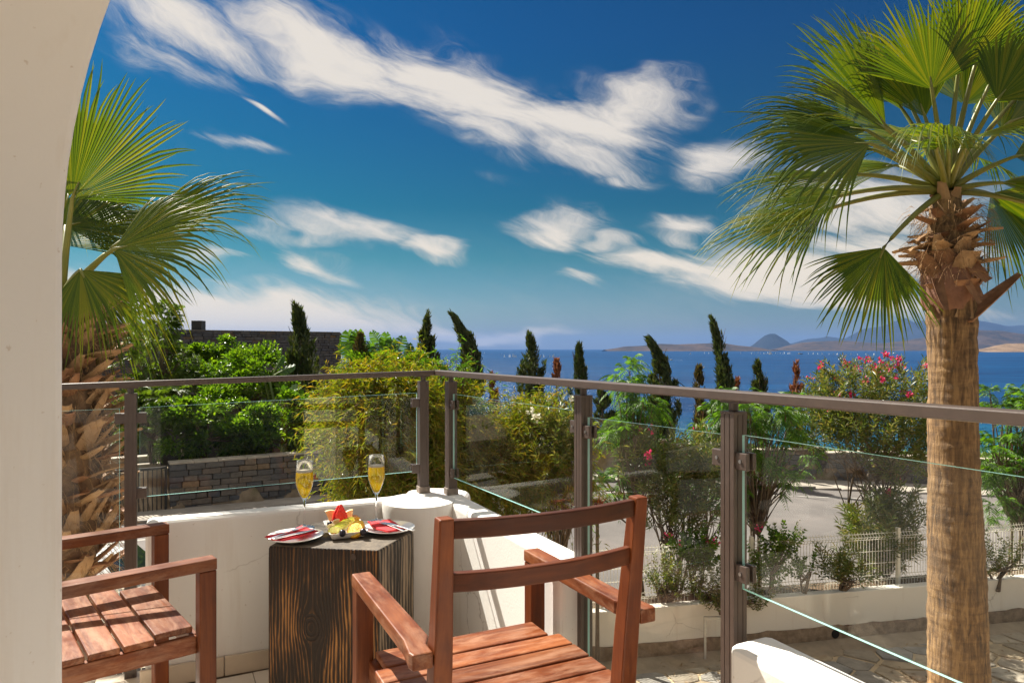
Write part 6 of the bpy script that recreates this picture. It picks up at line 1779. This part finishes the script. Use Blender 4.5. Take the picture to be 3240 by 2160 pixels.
# fronds: hub (px, py, extra depth), middle-finger direction (px right, px up, depth), facing normal, radius in px
heart = Vector((X(2174, PD), PD, Zp(430, PD)))
FR = [
 (2140, 205, -.25, (-.12, 1, .05), (0, -1, .1), 250, 2.3, .2, .35),
 (2035, 290, .10, (-.62, 1, .1), (.25, -1, .2), 350, 1.25, .3, .5),
 (2040, 300, -.15, (-1, .55, -.1), (.2, -.8, .6), 300, 1.2, .4, .6),
 (1992, 300, .15, (-1, .22, .1), (.1, -.9, .55), 330, 1.35, .5, .75),
 (1998, 330, -.35, (-1, -.02, -.15), (0, -.85, .6), 330, 1.9, .6, .9),
 (1940, 400, -.10, (-1, -.08, 0), (0, -.55, .85), 285, 1.3, .6, .8),
 (1895, 483, -.25, (-1, -.32, -.1), (0, -.6, .8), 300, 1.5, .5, .8),
 (2030, 568, -.45, (-.42, -1, -.15), (-.1, -1, .25), 235, 2.2, .2, .4),
 (2275, 445, .15, (.8, -.75, .1), (.1, -1, .3), 250, 2.1, .4, .8),
 (2245, 130, .05, (.12, 1, .1), (-.1, -1, .1), 240, 1.5, .3, .5),
 (2215, 240, .25, (.25, 1, .3), (0, -1, .15), 260, 2.3, .3, .7),
 (2300, 300, .20, (.8, .6, .15), (-.3, -.9, .4), 260, 2.0, .6, 1.2),
 (2330, 360, -.25, (1, .1, -.2), (-.1, -.8, .6), 260, 1.9, .8, 1.4),
 (2180, 318, -.50, (-.75, .15, -.65), (0, -.3, .95), 190, 2.0, 1.0, 1.5),
 (2228, 318, -.45, (.9, .28, -.55), (0, -.35, .93), 215, 1.9, .9, 1.5),
 (2350, 210, .3, (.9, .8, .2), (-.3, -1, .2), 260, 2.0, .5, 1.0),
 (2090, 240, .45, (-.35, 1, .5), (.1, -1, .1), 260, 2.0, .4, .8),
 (2120, 330, .55, (-.6, .5, .7), (.2, -.8, .5), 240, 2.0, .6, 1.0),
 (2240, 360, .60, (.4, .3, .9), (0, -.8, .6), 240, 2.0, .6, 1.0),
 (2060, 380, .50, (-.9, .1, .6), (.1, -.6, .7), 250, 1.8, .8, 1.2),
 (2290, 230, -.35, (.55, .8, -.3), (-.2, -1, .3), 230, 2.1, .5, 1.0),
 (2370, 470, -.1, (1, -.5, -.1), (0, -.8, .6), 240, 2.0, .6, 1.2),
 (2075, 255, .25, (-.55, 1, .2), (.3, -1, .1), 330, 1.1, .25, .5),
 (2010, 345, .25, (-1, .35, .2), (.1, -.8, .6), 330, 1.1, .6, 1.0),
 (1965, 440, .20, (-1, -.05, .2), (.1, -.6, .8), 290, 1.1, .5, .8),
 (1930, 450, -.40, (-.95, -.25, -.35), (0, -.5, .85), 260, 1.2, .5, .8),
 (2125, 270, .15, (-.25, 1, .15), (.05, -1, .1), 290, 1.6, .3, .5),
 (2200, 170, -.15, (.2, 1, -.1), (-.1, -1, .1), 260, 1.6, .3, .5),
 (2270, 200, .10, (.45, .9, .1), (-.2, -1, .2), 280, 1.4, .4, .7),
 (2320, 280, .00, (1, .35, 0), (-.1, -.8, .6), 280, 1.5, .7, 1.2),
 (2150, 345, -.60, (-.3, .1, -.95), (0, -.25, .95), 170, 2.0, 1.0, 1.6),
 (2300, 420, -.20, (1, -.15, -.2), (0, -.6, .8), 250, 1.8, .7, 1.2),
]
for (px, py, dd, D, N, rp_, spd, dro, dtip) in FR:
    d = PD + dd; hub = at(px, py, d)
    Dv = Vector((D[0], D[2], D[1]))
    frond(pr_, heart + (hub - heart).normalized() * .05 - Vector((0, 0, .03)), hub, Dv, Vector(N), rp_ / FPX * d, spread=spd, droop=dro * .8, drop_tip=dtip * .62, nseg=int(24 + spd * 9), curl=.35)

# left palm
LD = 4.2
lp_ = thing('fan_palm', 'shaggy fan palm beside the arch, its trunk covered in old leaf bases', 'palm tree', (X(150, LD), LD, -3.0), 'fan palms below the terrace')
lx = X(140, LD)
mb = MB(); pts = [(lx + .02 * math.sin(z * 2), LD, z) for z in np.linspace(-3.05, Zp(690, LD), 40)]
mb.tube(pts, [.19 + .015 * math.sin(i * 1.9) for i in range(40)], 20)
obj('trunk', mb, M('fibrous_palm_bark', (.14, .09, .055), .95, .4, 14, 1.0, 40, col2=(.24, .15, .085)), lp_, smooth=True)
boots = []
for q in range(14):
    bm_ = boot((0, 0, 0), (0, 0, 1), rng.uniform(.15, .31), rng.uniform(.065, .12), rng.uniform(.03, .075), rng.uniform(-.15, .25), (0, -1, 0), .012)
    boots.append((bm_.mesh('leaf_base', [m_boot2, m_boot][q % 3 == 0])))
k = 0
for z in np.arange(Zp(1325, LD), Zp(720, LD), .052):
    for q in range(7):
        a = 2.39996 * k + rng.uniform(-.25, .25); k += 1
        ra = .17
        e = rng.uniform(.25, 1.0)
        o = bpy.data.objects.new('leaf_base', boots[int(rng.integers(14))]); COL.objects.link(o); o.parent = lp_
        o.matrix_parent_inverse = Matrix.Translation(-lp_.location)
        D = Vector((math.cos(a) * math.cos(e), math.sin(a) * math.cos(e), math.sin(e)))
        # local z -> D, local -y -> outward/up
        Nn = Vector((-math.cos(a) * math.sin(e), -math.sin(a) * math.sin(e), math.cos(e)))
        Xa = D.cross(-Nn) * -1
        M3 = Matrix((Xa, -Nn, D)).transposed()
        tw = Matrix.Rotation(rng.uniform(-.4, .4), 3, 'Z')
        o.rotation_euler = (M3 @ tw).to_euler(); o.location = (lx + ra * math.cos(a), LD + ra * math.sin(a), z + rng.uniform(-.03, .03))
fbm = MB()
for q in range(1900):
    a = rng.uniform(0, 6.283); z0 = rng.uniform(Zp(1340, LD), Zp(720, LD)); r0 = rng.uniform(.18, .30)
    p = Vector((lx + r0 * math.cos(a), LD + r0 * math.sin(a), z0)); d1 = Vector((math.cos(a + rng.uniform(-1, 1)), math.sin(a + rng.uniform(-1, 1)), rng.uniform(-1.4, .5))) * rng.uniform(.05, .16)
    fbm.tube([p, p + d1 * .5 + Vector((0, 0, .012)), p + d1 + Vector((0, 0, -.03))], [.0016, .0014, .0006], 3, False)
obj('fibres', fbm, m_fib, lp_)['kind'] = 'stuff'
heartL = Vector((lx, LD, Zp(690, LD)))
FL = [
 (166, 455, -.10, (.42, 1, 0), (-.1, -1, .1), 345, 2.5, .15, .15),
 (262, 572, -.30, (.95, .18, -.1), (-.1, -.9, .45), 285, 2.5, .35, .55),
 (290, 545, .20, (1, .50, .1), (-.05, -.95, .35), 375, .80, .25, .5),
 (185, 620, -.35, (.55, -.75, -.3), (.1, -.8, .6), 205, 2.2, .4, .6),
 (120, 560, .30, (.35, .6, .4), (0, -1, .2), 300, 2.2, .6, 1.3),
 (150, 520, .35, (.75, .35, .5), (-.2, -.9, .3), 270, 2.0, .8, 1.6),
 (60, 500, .0, (-.5, 1, 0), (.1, -1, .1), 290, 2.3, .3, .5),
 (40, 600, .0, (-1, .2, 0), (.1, -.8, .5), 280, 2.2, .5, 1.0),
 (140, 640, .45, (.5, -.3, .9), (0, -.5, .8), 240, 2.2, .6, 1.2),
 (195, 650, .15, (.8, -.5, .3), (0, -.7, .7), 200, 2.0, .6, 1.0),
 (50, 660, -.2, (-.7, -.6, -.3), (0, -.8, .6), 220, 2.2, .5, .9),
]
for (px, py, dd, D, N, rp_, spd, dro, dtip) in FL:
    d = LD + dd; hub = at(px, py, d)
    frond(lp_, heartL + (hub - heartL).normalized() * .05, hub, Vector((D[0], D[2], D[1])), Vector(N), rp_ / FPX * d, pr=.018, spread=spd, droop=dro, drop_tip=dtip, nseg=int(26 + spd * 10), curl=.3)
# ------------------------------------------------------------------ far shore, islands, boats
def hill_mat(name, c1, c2, sc):
    m, nt, b = nodemat(name)
    g = nt.add('ShaderNodeNewGeometry').outputs['Position']
    n1 = nt.noise(g, sc, 8, .68, .4); n2 = nt.noise(g, sc * 6, 5, .7)
    f = nt.math('ADD', nt.math('MULTIPLY', n1.outputs[0], .65), nt.math('MULTIPLY', n2.outputs[0], .35))
    c = nt.mix(nt.mr(f, .40, .60), (*c1, 1), (*c2, 1))
    nt.l.new(c, b.inputs['Base Color']); b.inputs['Roughness'].default_value = 1; b.inputs['Specular IOR Level'].default_value = .05
    return m
m_hill = hill_mat('haze_tinted_maquis', (.022, .026, .032), (.085, .062, .052), .006)  # dark tone pulled towards blue, part of the distance haze put into colour
m_mount = hill_mat('haze_tinted_mountain', (.010, .018, .026), (.022, .028, .034), .0016)  # bluish base: some of the distance haze is put into the colour
m_tan = hill_mat('bare_tan_slope', (.10, .07, .045), (.24, .165, .105), .010)
def ridge(name, prof, d, depth, mat, seed, rough=.16, nx=151, ny=27):
    """an island or range whose crest passes through the profile (px, py) at distance d, with real depth"""
    px = np.array([p[0] for p in prof], float); py = np.array([p[1] for p in prof], float)
    xs = np.linspace(px[0], px[-1], nx); crest = np.interp(xs, px, py)
    Xw = (xs - CX) / FPX * d; H = CAM_H + (HY - crest) / FPX * d - SEA_Z
    V = []
    for j in range(ny):
        f = j / (ny - 1) * 2 - 1                          # -1 near shore .. 0 crest .. 1 far shore
        y = d + f * depth
        for i in range(nx):
            s = (1 - abs(f)) ** 1.15
            nz = mnoise.fractal(Vector((Xw[i] / d * 34, f * 3.2, seed)), 1.0, 2.0, 6)
            sp = mnoise.noise(Vector((Xw[i] / d * 60, f * 1.2 + seed, 2)))
            z = H[i] * (s * (1 + rough * nz * (1 - .75 * s)) + .22 * sp * s * (1 - s))
            edge = min(1, i / 4, (nx - 1 - i) / 4)
            V.append((Xw[i] * (y / d) ** .5, y, SEA_Z - 2 + max(0, z) * 1.0 + 2 * min(1, s * 12)))
    i, j = np.meshgrid(np.arange(nx - 1), np.arange(ny - 1)); a = (j * nx + i).ravel()
    return tag(put(name, np_mesh(name, V, np.stack([a, a + 1, a + nx + 1, a + nx], -1), mat, True)), kind='structure')
ridge('mountains', [(1500, 803), (1560, 794), (1600, 790), (1640, 787), (1668, 790), (1700, 797), (1735, 800), (1790, 796), (1830, 785), (1855, 778), (1885, 776), (1900, 772), (1940, 778), (1985, 755), (2030, 748), (2060, 738), (2078, 729), (2100, 739), (2140, 735), (2200, 731), (2260, 737), (2310, 749), (2350, 747), (2420, 750), (2600, 770), (2800, 800)], 16500, 3200, m_mount, 3.1)
ridge('hill', [(1716, 803), (1728, 793), (1740, 783), (1756, 771), (1768, 767), (1780, 767), (1795, 775), (1808, 783), (1822, 796), (1828, 803)], 11500, 900, m_mount, 7.7, .08, 70)
ridge('island', [(1388, 803), (1410, 800), (1432, 796), (1470, 794), (1515, 790), (1560, 791), (1620, 788), (1668, 789), (1700, 794), (1745, 798), (1768, 803)], 5600, 420, m_hill, 1.3, .22, 130)
ridge('headland', [(1775, 803), (1800, 796), (1840, 787), (1900, 783), (1950, 782), (1990, 786), (2035, 788), (2080, 782), (2120, 775), (2170, 768), (2230, 757), (2290, 759), (2340, 766), (2420, 770), (2600, 784), (2760, 803)], 6800, 760, m_hill, 5.2, .2, 190)
ridge('headland', [(2236, 806), (2252, 802), (2280, 795), (2310, 790), (2360, 788), (2440, 786), (2600, 792), (2700, 806)], 3800, 240, m_tan, 9.4, .25, 110)

m_sail = M('white_sailcloth', (.85, .84, .80), .7, .03, 2)
m_hull = M('white_gelcoat', (.82, .81, .78), .3, .04, 2)
m_dk = M('dark_boat_trim', (.05, .05, .06), .5, .2, 2)
def on_sea(px, py):
    d = (CAM_H - SEA_Z) * FPX / (py - HY); return Vector(((px - CX) / FPX * d, d, SEA_Z))
# one dinghy, then copies
def hull_mb(L, B, Hh, n=9):
    mb = MB(); vs = []; fs = []
    for k in range(n):
        f = k / (n - 1); x = (f - .5) * L; b_ = B / 2 * (math.sin(math.pi * min(f * .72 + .22, 1)) ** .8 if f < .97 else .08); s = Hh * (1 + .35 * f)
        vs += [(x, -b_, s), (x, -b_ * .75, .02), (x, 0, -.08), (x, b_ * .75, .02), (x, b_, s)]
    for k in range(n - 1):
        for j in range(4): fs.append((k * 5 + j, k * 5 + j + 1, (k + 1) * 5 + j + 1, (k + 1) * 5 + j))
        fs.append((k * 5 + 4, k * 5, (k + 1) * 5, (k + 1) * 5 + 4))
    fs.append((0, 1, 2, 3, 4)); mb.add(vs, fs); return mb
SG = 'white sailing dinghies racing on the bay'
p = on_sea(1595, 820)
D1 = thing('sailing_dinghy', 'tiny white sail', 'sailboat', tuple(p), SG)
obj('hull', hull_mb(4.2, 1.5, .5), m_hull, D1, world=False)
sm = MB(); vs = []; fs = []
for k in range(6):
    f = k / 5; z = .9 + f * 5.0; l = 2.3 * (1 - f) ** .9 + .08
    for q in range(4): vs.append((.5 - l * q / 3, .25 * math.sin(math.pi * q / 3) * (1 - f * .5), z))
for k in range(5):
    for q in range(3): fs.append((k * 4 + q, k * 4 + q + 1, (k + 1) * 4 + q + 1, (k + 1) * 4 + q))
sm.add(vs, fs); o = obj('sail', sm, m_sail, D1, world=False)
md = o.modifiers.new('solid', 'SOLIDIFY'); md.thickness = .03
obj('mast', MB().tube([(.55, 0, .3), (.5, 0, 6.1)], [.05, .03], 6), m_dk, D1, world=False)
D1.rotation_euler = (0, R(2), R(25))
spots = [(1332 - 2, 0)] * 0
raw4 = [(700, 497), (735, 495), (762, 494), (800, 497), (812, 496), (838, 496), (962, 469), (985, 470), (1105, 478), (1123, 500), (1156, 499), (1162, 501), (1180, 500), (1188, 499), (1196, 500), (1204, 501), (1370, 500), (1395, 502), (1436, 501), (1458, 500), (1464, 499)]
rawR = [(55, 872), (150, 867), (180, 868), (400, 869), (476, 869), (495, 870), (520, 868), (536, 870), (560, 869), (574, 870), (586, 868), (600, 869), (612, 870), (640, 869), (655, 870), (672, 869), (690, 871), (700, 869), (726, 871), (738, 869), (866, 872), (900, 872), (930, 873), (960, 874), (1008, 875), (1040, 875), (1065, 876), (1125, 876), (1160, 877), (1205, 878), (1262, 877), (1318, 877), (1398, 876)]
sp_px = [((1080 + x * .4592) / 1.37755, (900 + y * .4592) / 1.37755) for x, y in raw4] + [((2160 + x * .4592) / 1.37755, (720 + y * .4592) / 1.37755) for x, y in rawR]
names = ['small white dinghy sail far left of the slim cypress on the bay', 'small white dinghy sail on the bay between the slim cypress and the palm']
for k, (px, py) in enumerate(sp_px):
    py = max(py, 811.5)
    o = D1 if k == 0 else dup(D1)
    q = on_sea(px, py); o.location = q; o.rotation_euler = (0, R(2), rng.uniform(0, 6.28)); s = rng.uniform(.75, 1.2); o.scale = (s, s, s)
    for lim, txt in ((1090, 'tiny white dinghy sail left of the blown over cypress by the corner posts'), (1222, 'tiny white dinghy sail between the blown over cypress and the upright bushy one'),
                     (1330, 'tiny white dinghy sail between the upright bushy cypress and the slim one'), (1500, 'tiny white dinghy sail just right of the small slim cypress'),
                     (1665, 'tiny white lone sail between the shaggy cypress and the tall curved one'), (1768, 'tiny white dinghy sail at the left end of the racing line beside the yacht'),
                     (1850, 'tiny white dinghy sail in the racing line just right of the yacht'), (1935, 'tiny white dinghy sail in the racing line before the white motorboat'), (9999, 'tiny white dinghy sail at the right end of the racing line by the palm')):
        if px < lim: o['label'] = txt; break
# sailing yacht
yc = thing('sailing_yacht', 'white sailing yacht with tall sails, largest boat in the racing line', 'yacht', tuple(on_sea(1769, 814.0)))
obj('hull', hull_mb(13, 3.8, 1.2), m_hull, yc, world=False)
obj('cabin', MB().box((-.6, 0, 1.75), (5, 2.2, .6)), m_hull, yc, world=False, bevel=.1)
obj('mast', MB().tube([(.8, 0, 1), (.8, 0, 17.5)], [.12, .07], 6), m_hull, yc, world=False)
for nm, pts_ in (('mainsail', [(.7, 2.4, 17.0), (-5.0, 2.4, 2.6)]), ('foresail', [(1.1, 2.4, 13.0), (6.2, 1.6, 1.6)])):
    mb = MB(); (x0, zb, zt), (x1, zq, z1) = pts_
    mb.add([(x0, 0, zb), (x1, .5, z1), (x0 + (x1 - x0) * .45, .6, zb + (zt - zb) * .45), (x0, 0, zt)], [(0, 1, 2), (0, 2, 3)])
    o = obj(nm, mb, m_sail, yc, world=False); md = o.modifiers.new('solid', 'SOLIDIFY'); md.thickness = .04
yc.rotation_euler = (0, 0, R(200))
def motorboat(label, px, py, L, mat, rot, wake=0):
    p = on_sea(px, py); t = thing('motorboat', label, 'motorboat', tuple(p), 'motorboats on the bay')
    obj('hull', hull_mb(L, L * .3, L * .11), mat, t, world=False)
    obj('cabin', MB().box((-L * .05, 0, L * .17), (L * .42, L * .2, L * .11)), m_hull, t, world=False, bevel=.08)
    obj('window', MB().box((-L * .04, 0, L * .185), (L * .36, L * .206, L * .045)), m_dk, t, world=False)
    obj('flybridge', MB().box((-L * .1, 0, L * .25), (L * .2, L * .17, L * .04)), mat, t, world=False)
    if wake:
        mb = MB(); mb.add([(-L * .45, -.3, .05), (-L * 2.6, -1.6, .05), (-L * 2.6, 1.6, .05), (-L * .45, .3, .05)], [(0, 1, 2, 3)])
        tag(obj('wake', mb, m_sail, t, world=False), kind='stuff')
    t.rotation_euler = (0, 0, rot); return t
motorboat('white motorboat in front of the racing line', 1935, 826, 11, m_hull, R(4))
motorboat('dark grey motorboat behind the racing line', 1838, 813.5, 15, m_dk, R(-5))
motorboat('small motorboat trailing a white wake right of the shaggy cypress', 1541, 827.5, 6, m_hull, R(185), 1)
motorboat('white boat lying close under the headland shore', 2055, 811.8, 14, m_hull, R(10))

# ------------------------------------------------------------------ things along the road and gardens
m_lampg = M('frosted_lamp_glass', (.75, .66, .48), .5, .05, 10)
m_lampb = M('dark_lamp_metal', (.03, .03, .032), .5, .2, 10)
def bollard(label, px, py_top, d, ht):
    z1 = Zp(py_top, d); x = X(px, d); k = ht
    t = thing('garden_lamp', label, 'garden lamp', (x, d, z1 - ht), 'bollard garden lamps')
    obj('body', MB().lathe([(.075 * k / .9, 0), (.075 * k / .9, .55 * k), (.0001, .55 * k)], (x, d, z1 - ht), 18), m_lampb, t, smooth=False)
    obj('diffuser', MB().lathe([(.068 * k / .9, .551 * k), (.068 * k / .9, .88 * k), (.0001, .88 * k)], (x, d, z1 - ht), 18), m_lampg, t)
    obj('cap', MB().lathe([(.085 * k / .9, .88 * k), (.09 * k / .9, .93 * k), (.05 * k / .9, .98 * k), (.0001, k)], (x, d, z1 - ht), 18), m_lampb, t)
    for q in range(4):
        a = q * math.pi / 2 + .4; r = .074 * k / .9
        obj('strut', MB().tube([(x + r * math.cos(a), d + r * math.sin(a), z1 - ht + .54 * k), (x + r * math.cos(a), d + r * math.sin(a), z1 - ht + .9 * k)], .006, 6), m_lampb, t)
    return t
bollard('black bollard lamp on the end of the low stone wall', 419, 1025, 18.95, .55)
bollard('black bollard lamp left of the gate, seen through the far left glass', 240, 1042, 16.9, .52)
bollard('bollard lamp with pale head behind the retaining wall', 1465, 985, 26.8, .75)
m_galv = M('galvanised_steel', (.42, .42, .40), .45, .15, 8, metal=.7)
gp = thing('steel_pole', 'thin galvanised pole in front of the low stone wall', 'pole', (X(784, 12.6), 12.6, -3))
obj('pole', MB().tube([(X(784, 12.6), 12.6, -3.0), (X(789, 12.6), 12.6, Zp(1090, 12.6))], .035, 12), m_galv, gp, smooth=True)
obj('cap', MB().lathe([(.038, 0), (.038, .03), (.0001, .05)], (X(789, 12.6), 12.6, Zp(1090, 12.6) - .02), 12), m_galv, gp)
# overhead cable sagging behind the shaggy cypress
cb = MB(); a_ = at(1240, 700, 40); a_ = at(1545, 866, 26.9); b2 = at(1760, 985, 25.0); pts = []
for k in range(13):
    f = k / 12; q = a_.lerp(b2, f); q.z -= .25 * math.sin(math.pi * f); pts.append(q)
cbt = thing('cable', 'thin black cable slanting down from the shaggy cypress behind the rail', 'cable', tuple(a_))
obj('wire', MB().tube(pts, .016, 6), m_lampb, cbt)
cp_ = obj('anchor_post', MB().tube([(b2.x, b2.y, -4.2), (b2.x, b2.y, b2.z + .05)], .05, 8), m_galv, cbt)
# small dark flat roof seen right of the middle post
sx_ = X(1390, 30)
pav = thing('garden_shelter', 'low dark flat roofed shelter behind the retaining wall', 'shelter', (sx_, 30, -3))
obj('roof', MB().box((sx_, 30.6, Zp(1000, 30)), (1.7, 1.6, .12)), m_lampb, pav, bevel=.01)
obj('fascia', MB().box((sx_, 29.77, Zp(1003, 30)), (1.7, .04, .06)), m_hull, pav)
for dx in (-.7, .7):
    for dy in (.1, 1.2): obj('post', MB().beam((sx_ + dx, 29.9 + dy, -4), (sx_ + dx, 29.9 + dy, Zp(1002, 30)), .08, .08, up=(1, 0, 0)), m_bark, pav)
# grey bracket standing by the planter
bx, by = X(1638, 9.75), 9.72
brk = thing('metal_bracket', 'small grey metal stand in front of the planter by the right rail post', 'stand', (bx, by, -3))
for dx in (-.12, .12): obj('leg', MB().beam((bx + dx, by, -3), (bx + dx, by, -2.42), .03, .03, up=(1, 0, 0)), m_galv, brk)
obj('crossbar', MB().box((bx, by, -2.40), (.27, .035, .035)), m_galv, brk)

# white hatchback on the road, behind the left armchair
m_paint = M('white_car_paint', (.80, .80, .78), .22, .02, 2, coat=.6)
m_glassd, nt, b = nodemat('tinted_car_glass')
b.inputs['Base Color'].default_value = (.02, .028, .03, 1); b.inputs['Roughness'].default_value = .04; b.inputs['Specular IOR Level'].default_value = .8
m_rub = M('black_rubber', (.02, .02, .02), .8, .2, 20)
m_alloy = M('alloy_wheel', (.5, .5, .5), .3, .1, 10, metal=.9)
m_tail = M('red_tail_lamp', (.45, .015, .012), .2, .1, 10)
CL, CW = 3.9, 1.68
car = thing('parked_car', 'white hatchback car on the road behind the left armchair', 'car', (-7.05, 9.75, -3.0))
car.rotation_euler = (0, 0, math.atan2(.2117, 1))
# stations along the body from front (-) to rear (+): x, sill, belt, roof, half width belt, half width roof
ST = [(-1.95, .35, .62, .62, .60, .60), (-1.80, .22, .74, .76, .76, .72), (-1.2, .20, .88, .92, .83, .78), (-.75, .20, .93, .97, .84, .76), (-.15, .20, .95, 1.38, .84, .60), (.4, .20, .96, 1.46, .84, .60), (1.1, .20, .97, 1.44, .84, .60), (1.45, .20, .98, 1.38, .83, .58), (1.78, .24, .99, 1.02, .80, .70), (1.92, .34, .85, .86, .74, .68)]
vs = []; fs = []
for (x, s, bl, rf_, wb, wr) in ST:
    vs += [(x, -wb * .96, s), (x, -wb, (s + bl) / 2), (x, -wb * .98, bl), (x, -wr, rf_ - .03), (x, -wr * .75, rf_), (x, wr * .75, rf_), (x, wr, rf_ - .03), (x, wb * .98, bl), (x, wb, (s + bl) / 2), (x, wb * .96, s)]
for k in range(len(ST) - 1):
    for j in range(10): fs.append((k * 10 + j, k * 10 + (j + 1) % 10, (k + 1) * 10 + (j + 1) % 10, (k + 1) * 10 + j))
fs += [tuple(range(10)), tuple((len(ST) - 1) * 10 + j for j in range(10))[::-1]]
mb = MB(); mb.add(vs, fs); me = mb.mesh('body', m_paint); bm = bmesh.new(); bm.from_mesh(me); bmesh.ops.recalc_face_normals(bm, faces=bm.faces[:]); bm.to_mesh(me); bm.free()
o = put('body', me, car, False); md = o.modifiers.new('sub', 'SUBSURF'); md.levels = 2; md.render_levels = 2
for p in o.data.polygons: p.use_smooth = True
for s in (-1, 1):
    for (x0, x1, t0, t1) in ((-.38, .32, .02, 1), (.40, 1.12, 1, .9)):
        q = [(x0 - (0 if x0 > 0 else .12), s * .842, 1.0), (x1, s * .842, 1.0), (x1 - .03, s * .655, 1.36), (x0 + (.36 if x0 < 0 else 0.0), s * .655, 1.36)]
        mb = MB(); n_ = Vector((0, s * .02, .012)); mb.add([Vector(v) + n_ for v in q] + [Vector(v) - n_ * 2 for v in q], [(0, 1, 2, 3), (7, 6, 5, 4), (0, 4, 5, 1), (1, 5, 6, 2), (2, 6, 7, 3), (3, 7, 4, 0)])
        obj('side_window', mb, m_glassd, car, world=False)
    for xw in (-1.22, 1.2):
        wt = obj('wheel', MB().tube([(xw, s * .66, .30), (xw, s * .85, .30)], [.30, .30], 24), m_rub, car, world=False, bevel=.03)
        obj('rim', MB().tube([(xw, s * .845, .30), (xw, s * .858, .30)], [.20, .18], 20), m_alloy, wt, world=False)
    obj('tail_lamp', MB().box((1.80, s * .70, .90), (.12, .14, .30)), m_tail, car, world=False, bevel=.03)
    obj('headlight', MB().box((-1.84, s * .58, .66), (.10, .26, .12)), m_hull, car, world=False, bevel=.03)
for nm, q in (('rear_window', [(1.80, -.60, 1.03), (1.80, .60, 1.03), (1.52, .50, 1.37), (1.52, -.50, 1.37)]), ('windscreen', [(-.78, -.66, .985), (-.78, .66, .985), (-.20, .52, 1.35), (-.20, -.52, 1.35)])):
    mb = MB(); sgn = 1 if nm == 'rear_window' else -1; n_ = Vector((sgn * .035, 0, .03))
    mb.add([Vector(v) + n_ for v in q] + [Vector(v) - n_ for v in q], [(0, 1, 2, 3), (7, 6, 5, 4), (0, 4, 5, 1), (1, 5, 6, 2), (2, 6, 7, 3), (3, 7, 4, 0)])
    obj(nm, mb, m_glassd, car, world=False)
obj('bumper', MB().box((1.93, 0, .50), (.10, 1.4, .22)), m_paint, car, world=False, bevel=.04)
an = MB(); an.tube([(.95, 0, 1.44), (.98, 0, 1.50)], [.04, .02], 10); an.tube([(.98, 0, 1.49), (1.34, 0, 1.93)], [.009, .005], 8)
obj('antenna', an, m_rub, car, world=False)

# ------------------------------------------------------------------ the air over the bay
hz = MB()
x0, x1, y0, y1, z0, z1 = -45000, 45000, -60, 45000, SEA_Z - 4.0, 760
hz.add([(x0, y0, z0), (x1, y0, z0), (x1, y1, z0), (x0, y1, z0), (x0, y0, z1), (x1, y0, z1), (x1, y1, z1), (x0, y1, z1)], [(3, 2, 1, 0), (4, 5, 6, 7), (0, 1, 5, 4), (1, 2, 6, 5), (2, 3, 7, 6), (3, 0, 4, 7)])
m_haze = bpy.data.materials.new('sea_haze'); m_haze.use_nodes = True
nt = NT(m_haze.node_tree); m_haze.node_tree.nodes.clear()
pv = nt.add('ShaderNodeVolumePrincipled'); pv.inputs['Color'].default_value = (.17, .31, .64, 1); pv.inputs['Density'].default_value = 3.8e-5; pv.inputs['Anisotropy'].default_value = .1
ou = nt.add('ShaderNodeOutputMaterial'); nt.l.new(pv.outputs[0], ou.inputs['Volume'])
tag(obj('haze', hz, m_haze), kind='stuff')
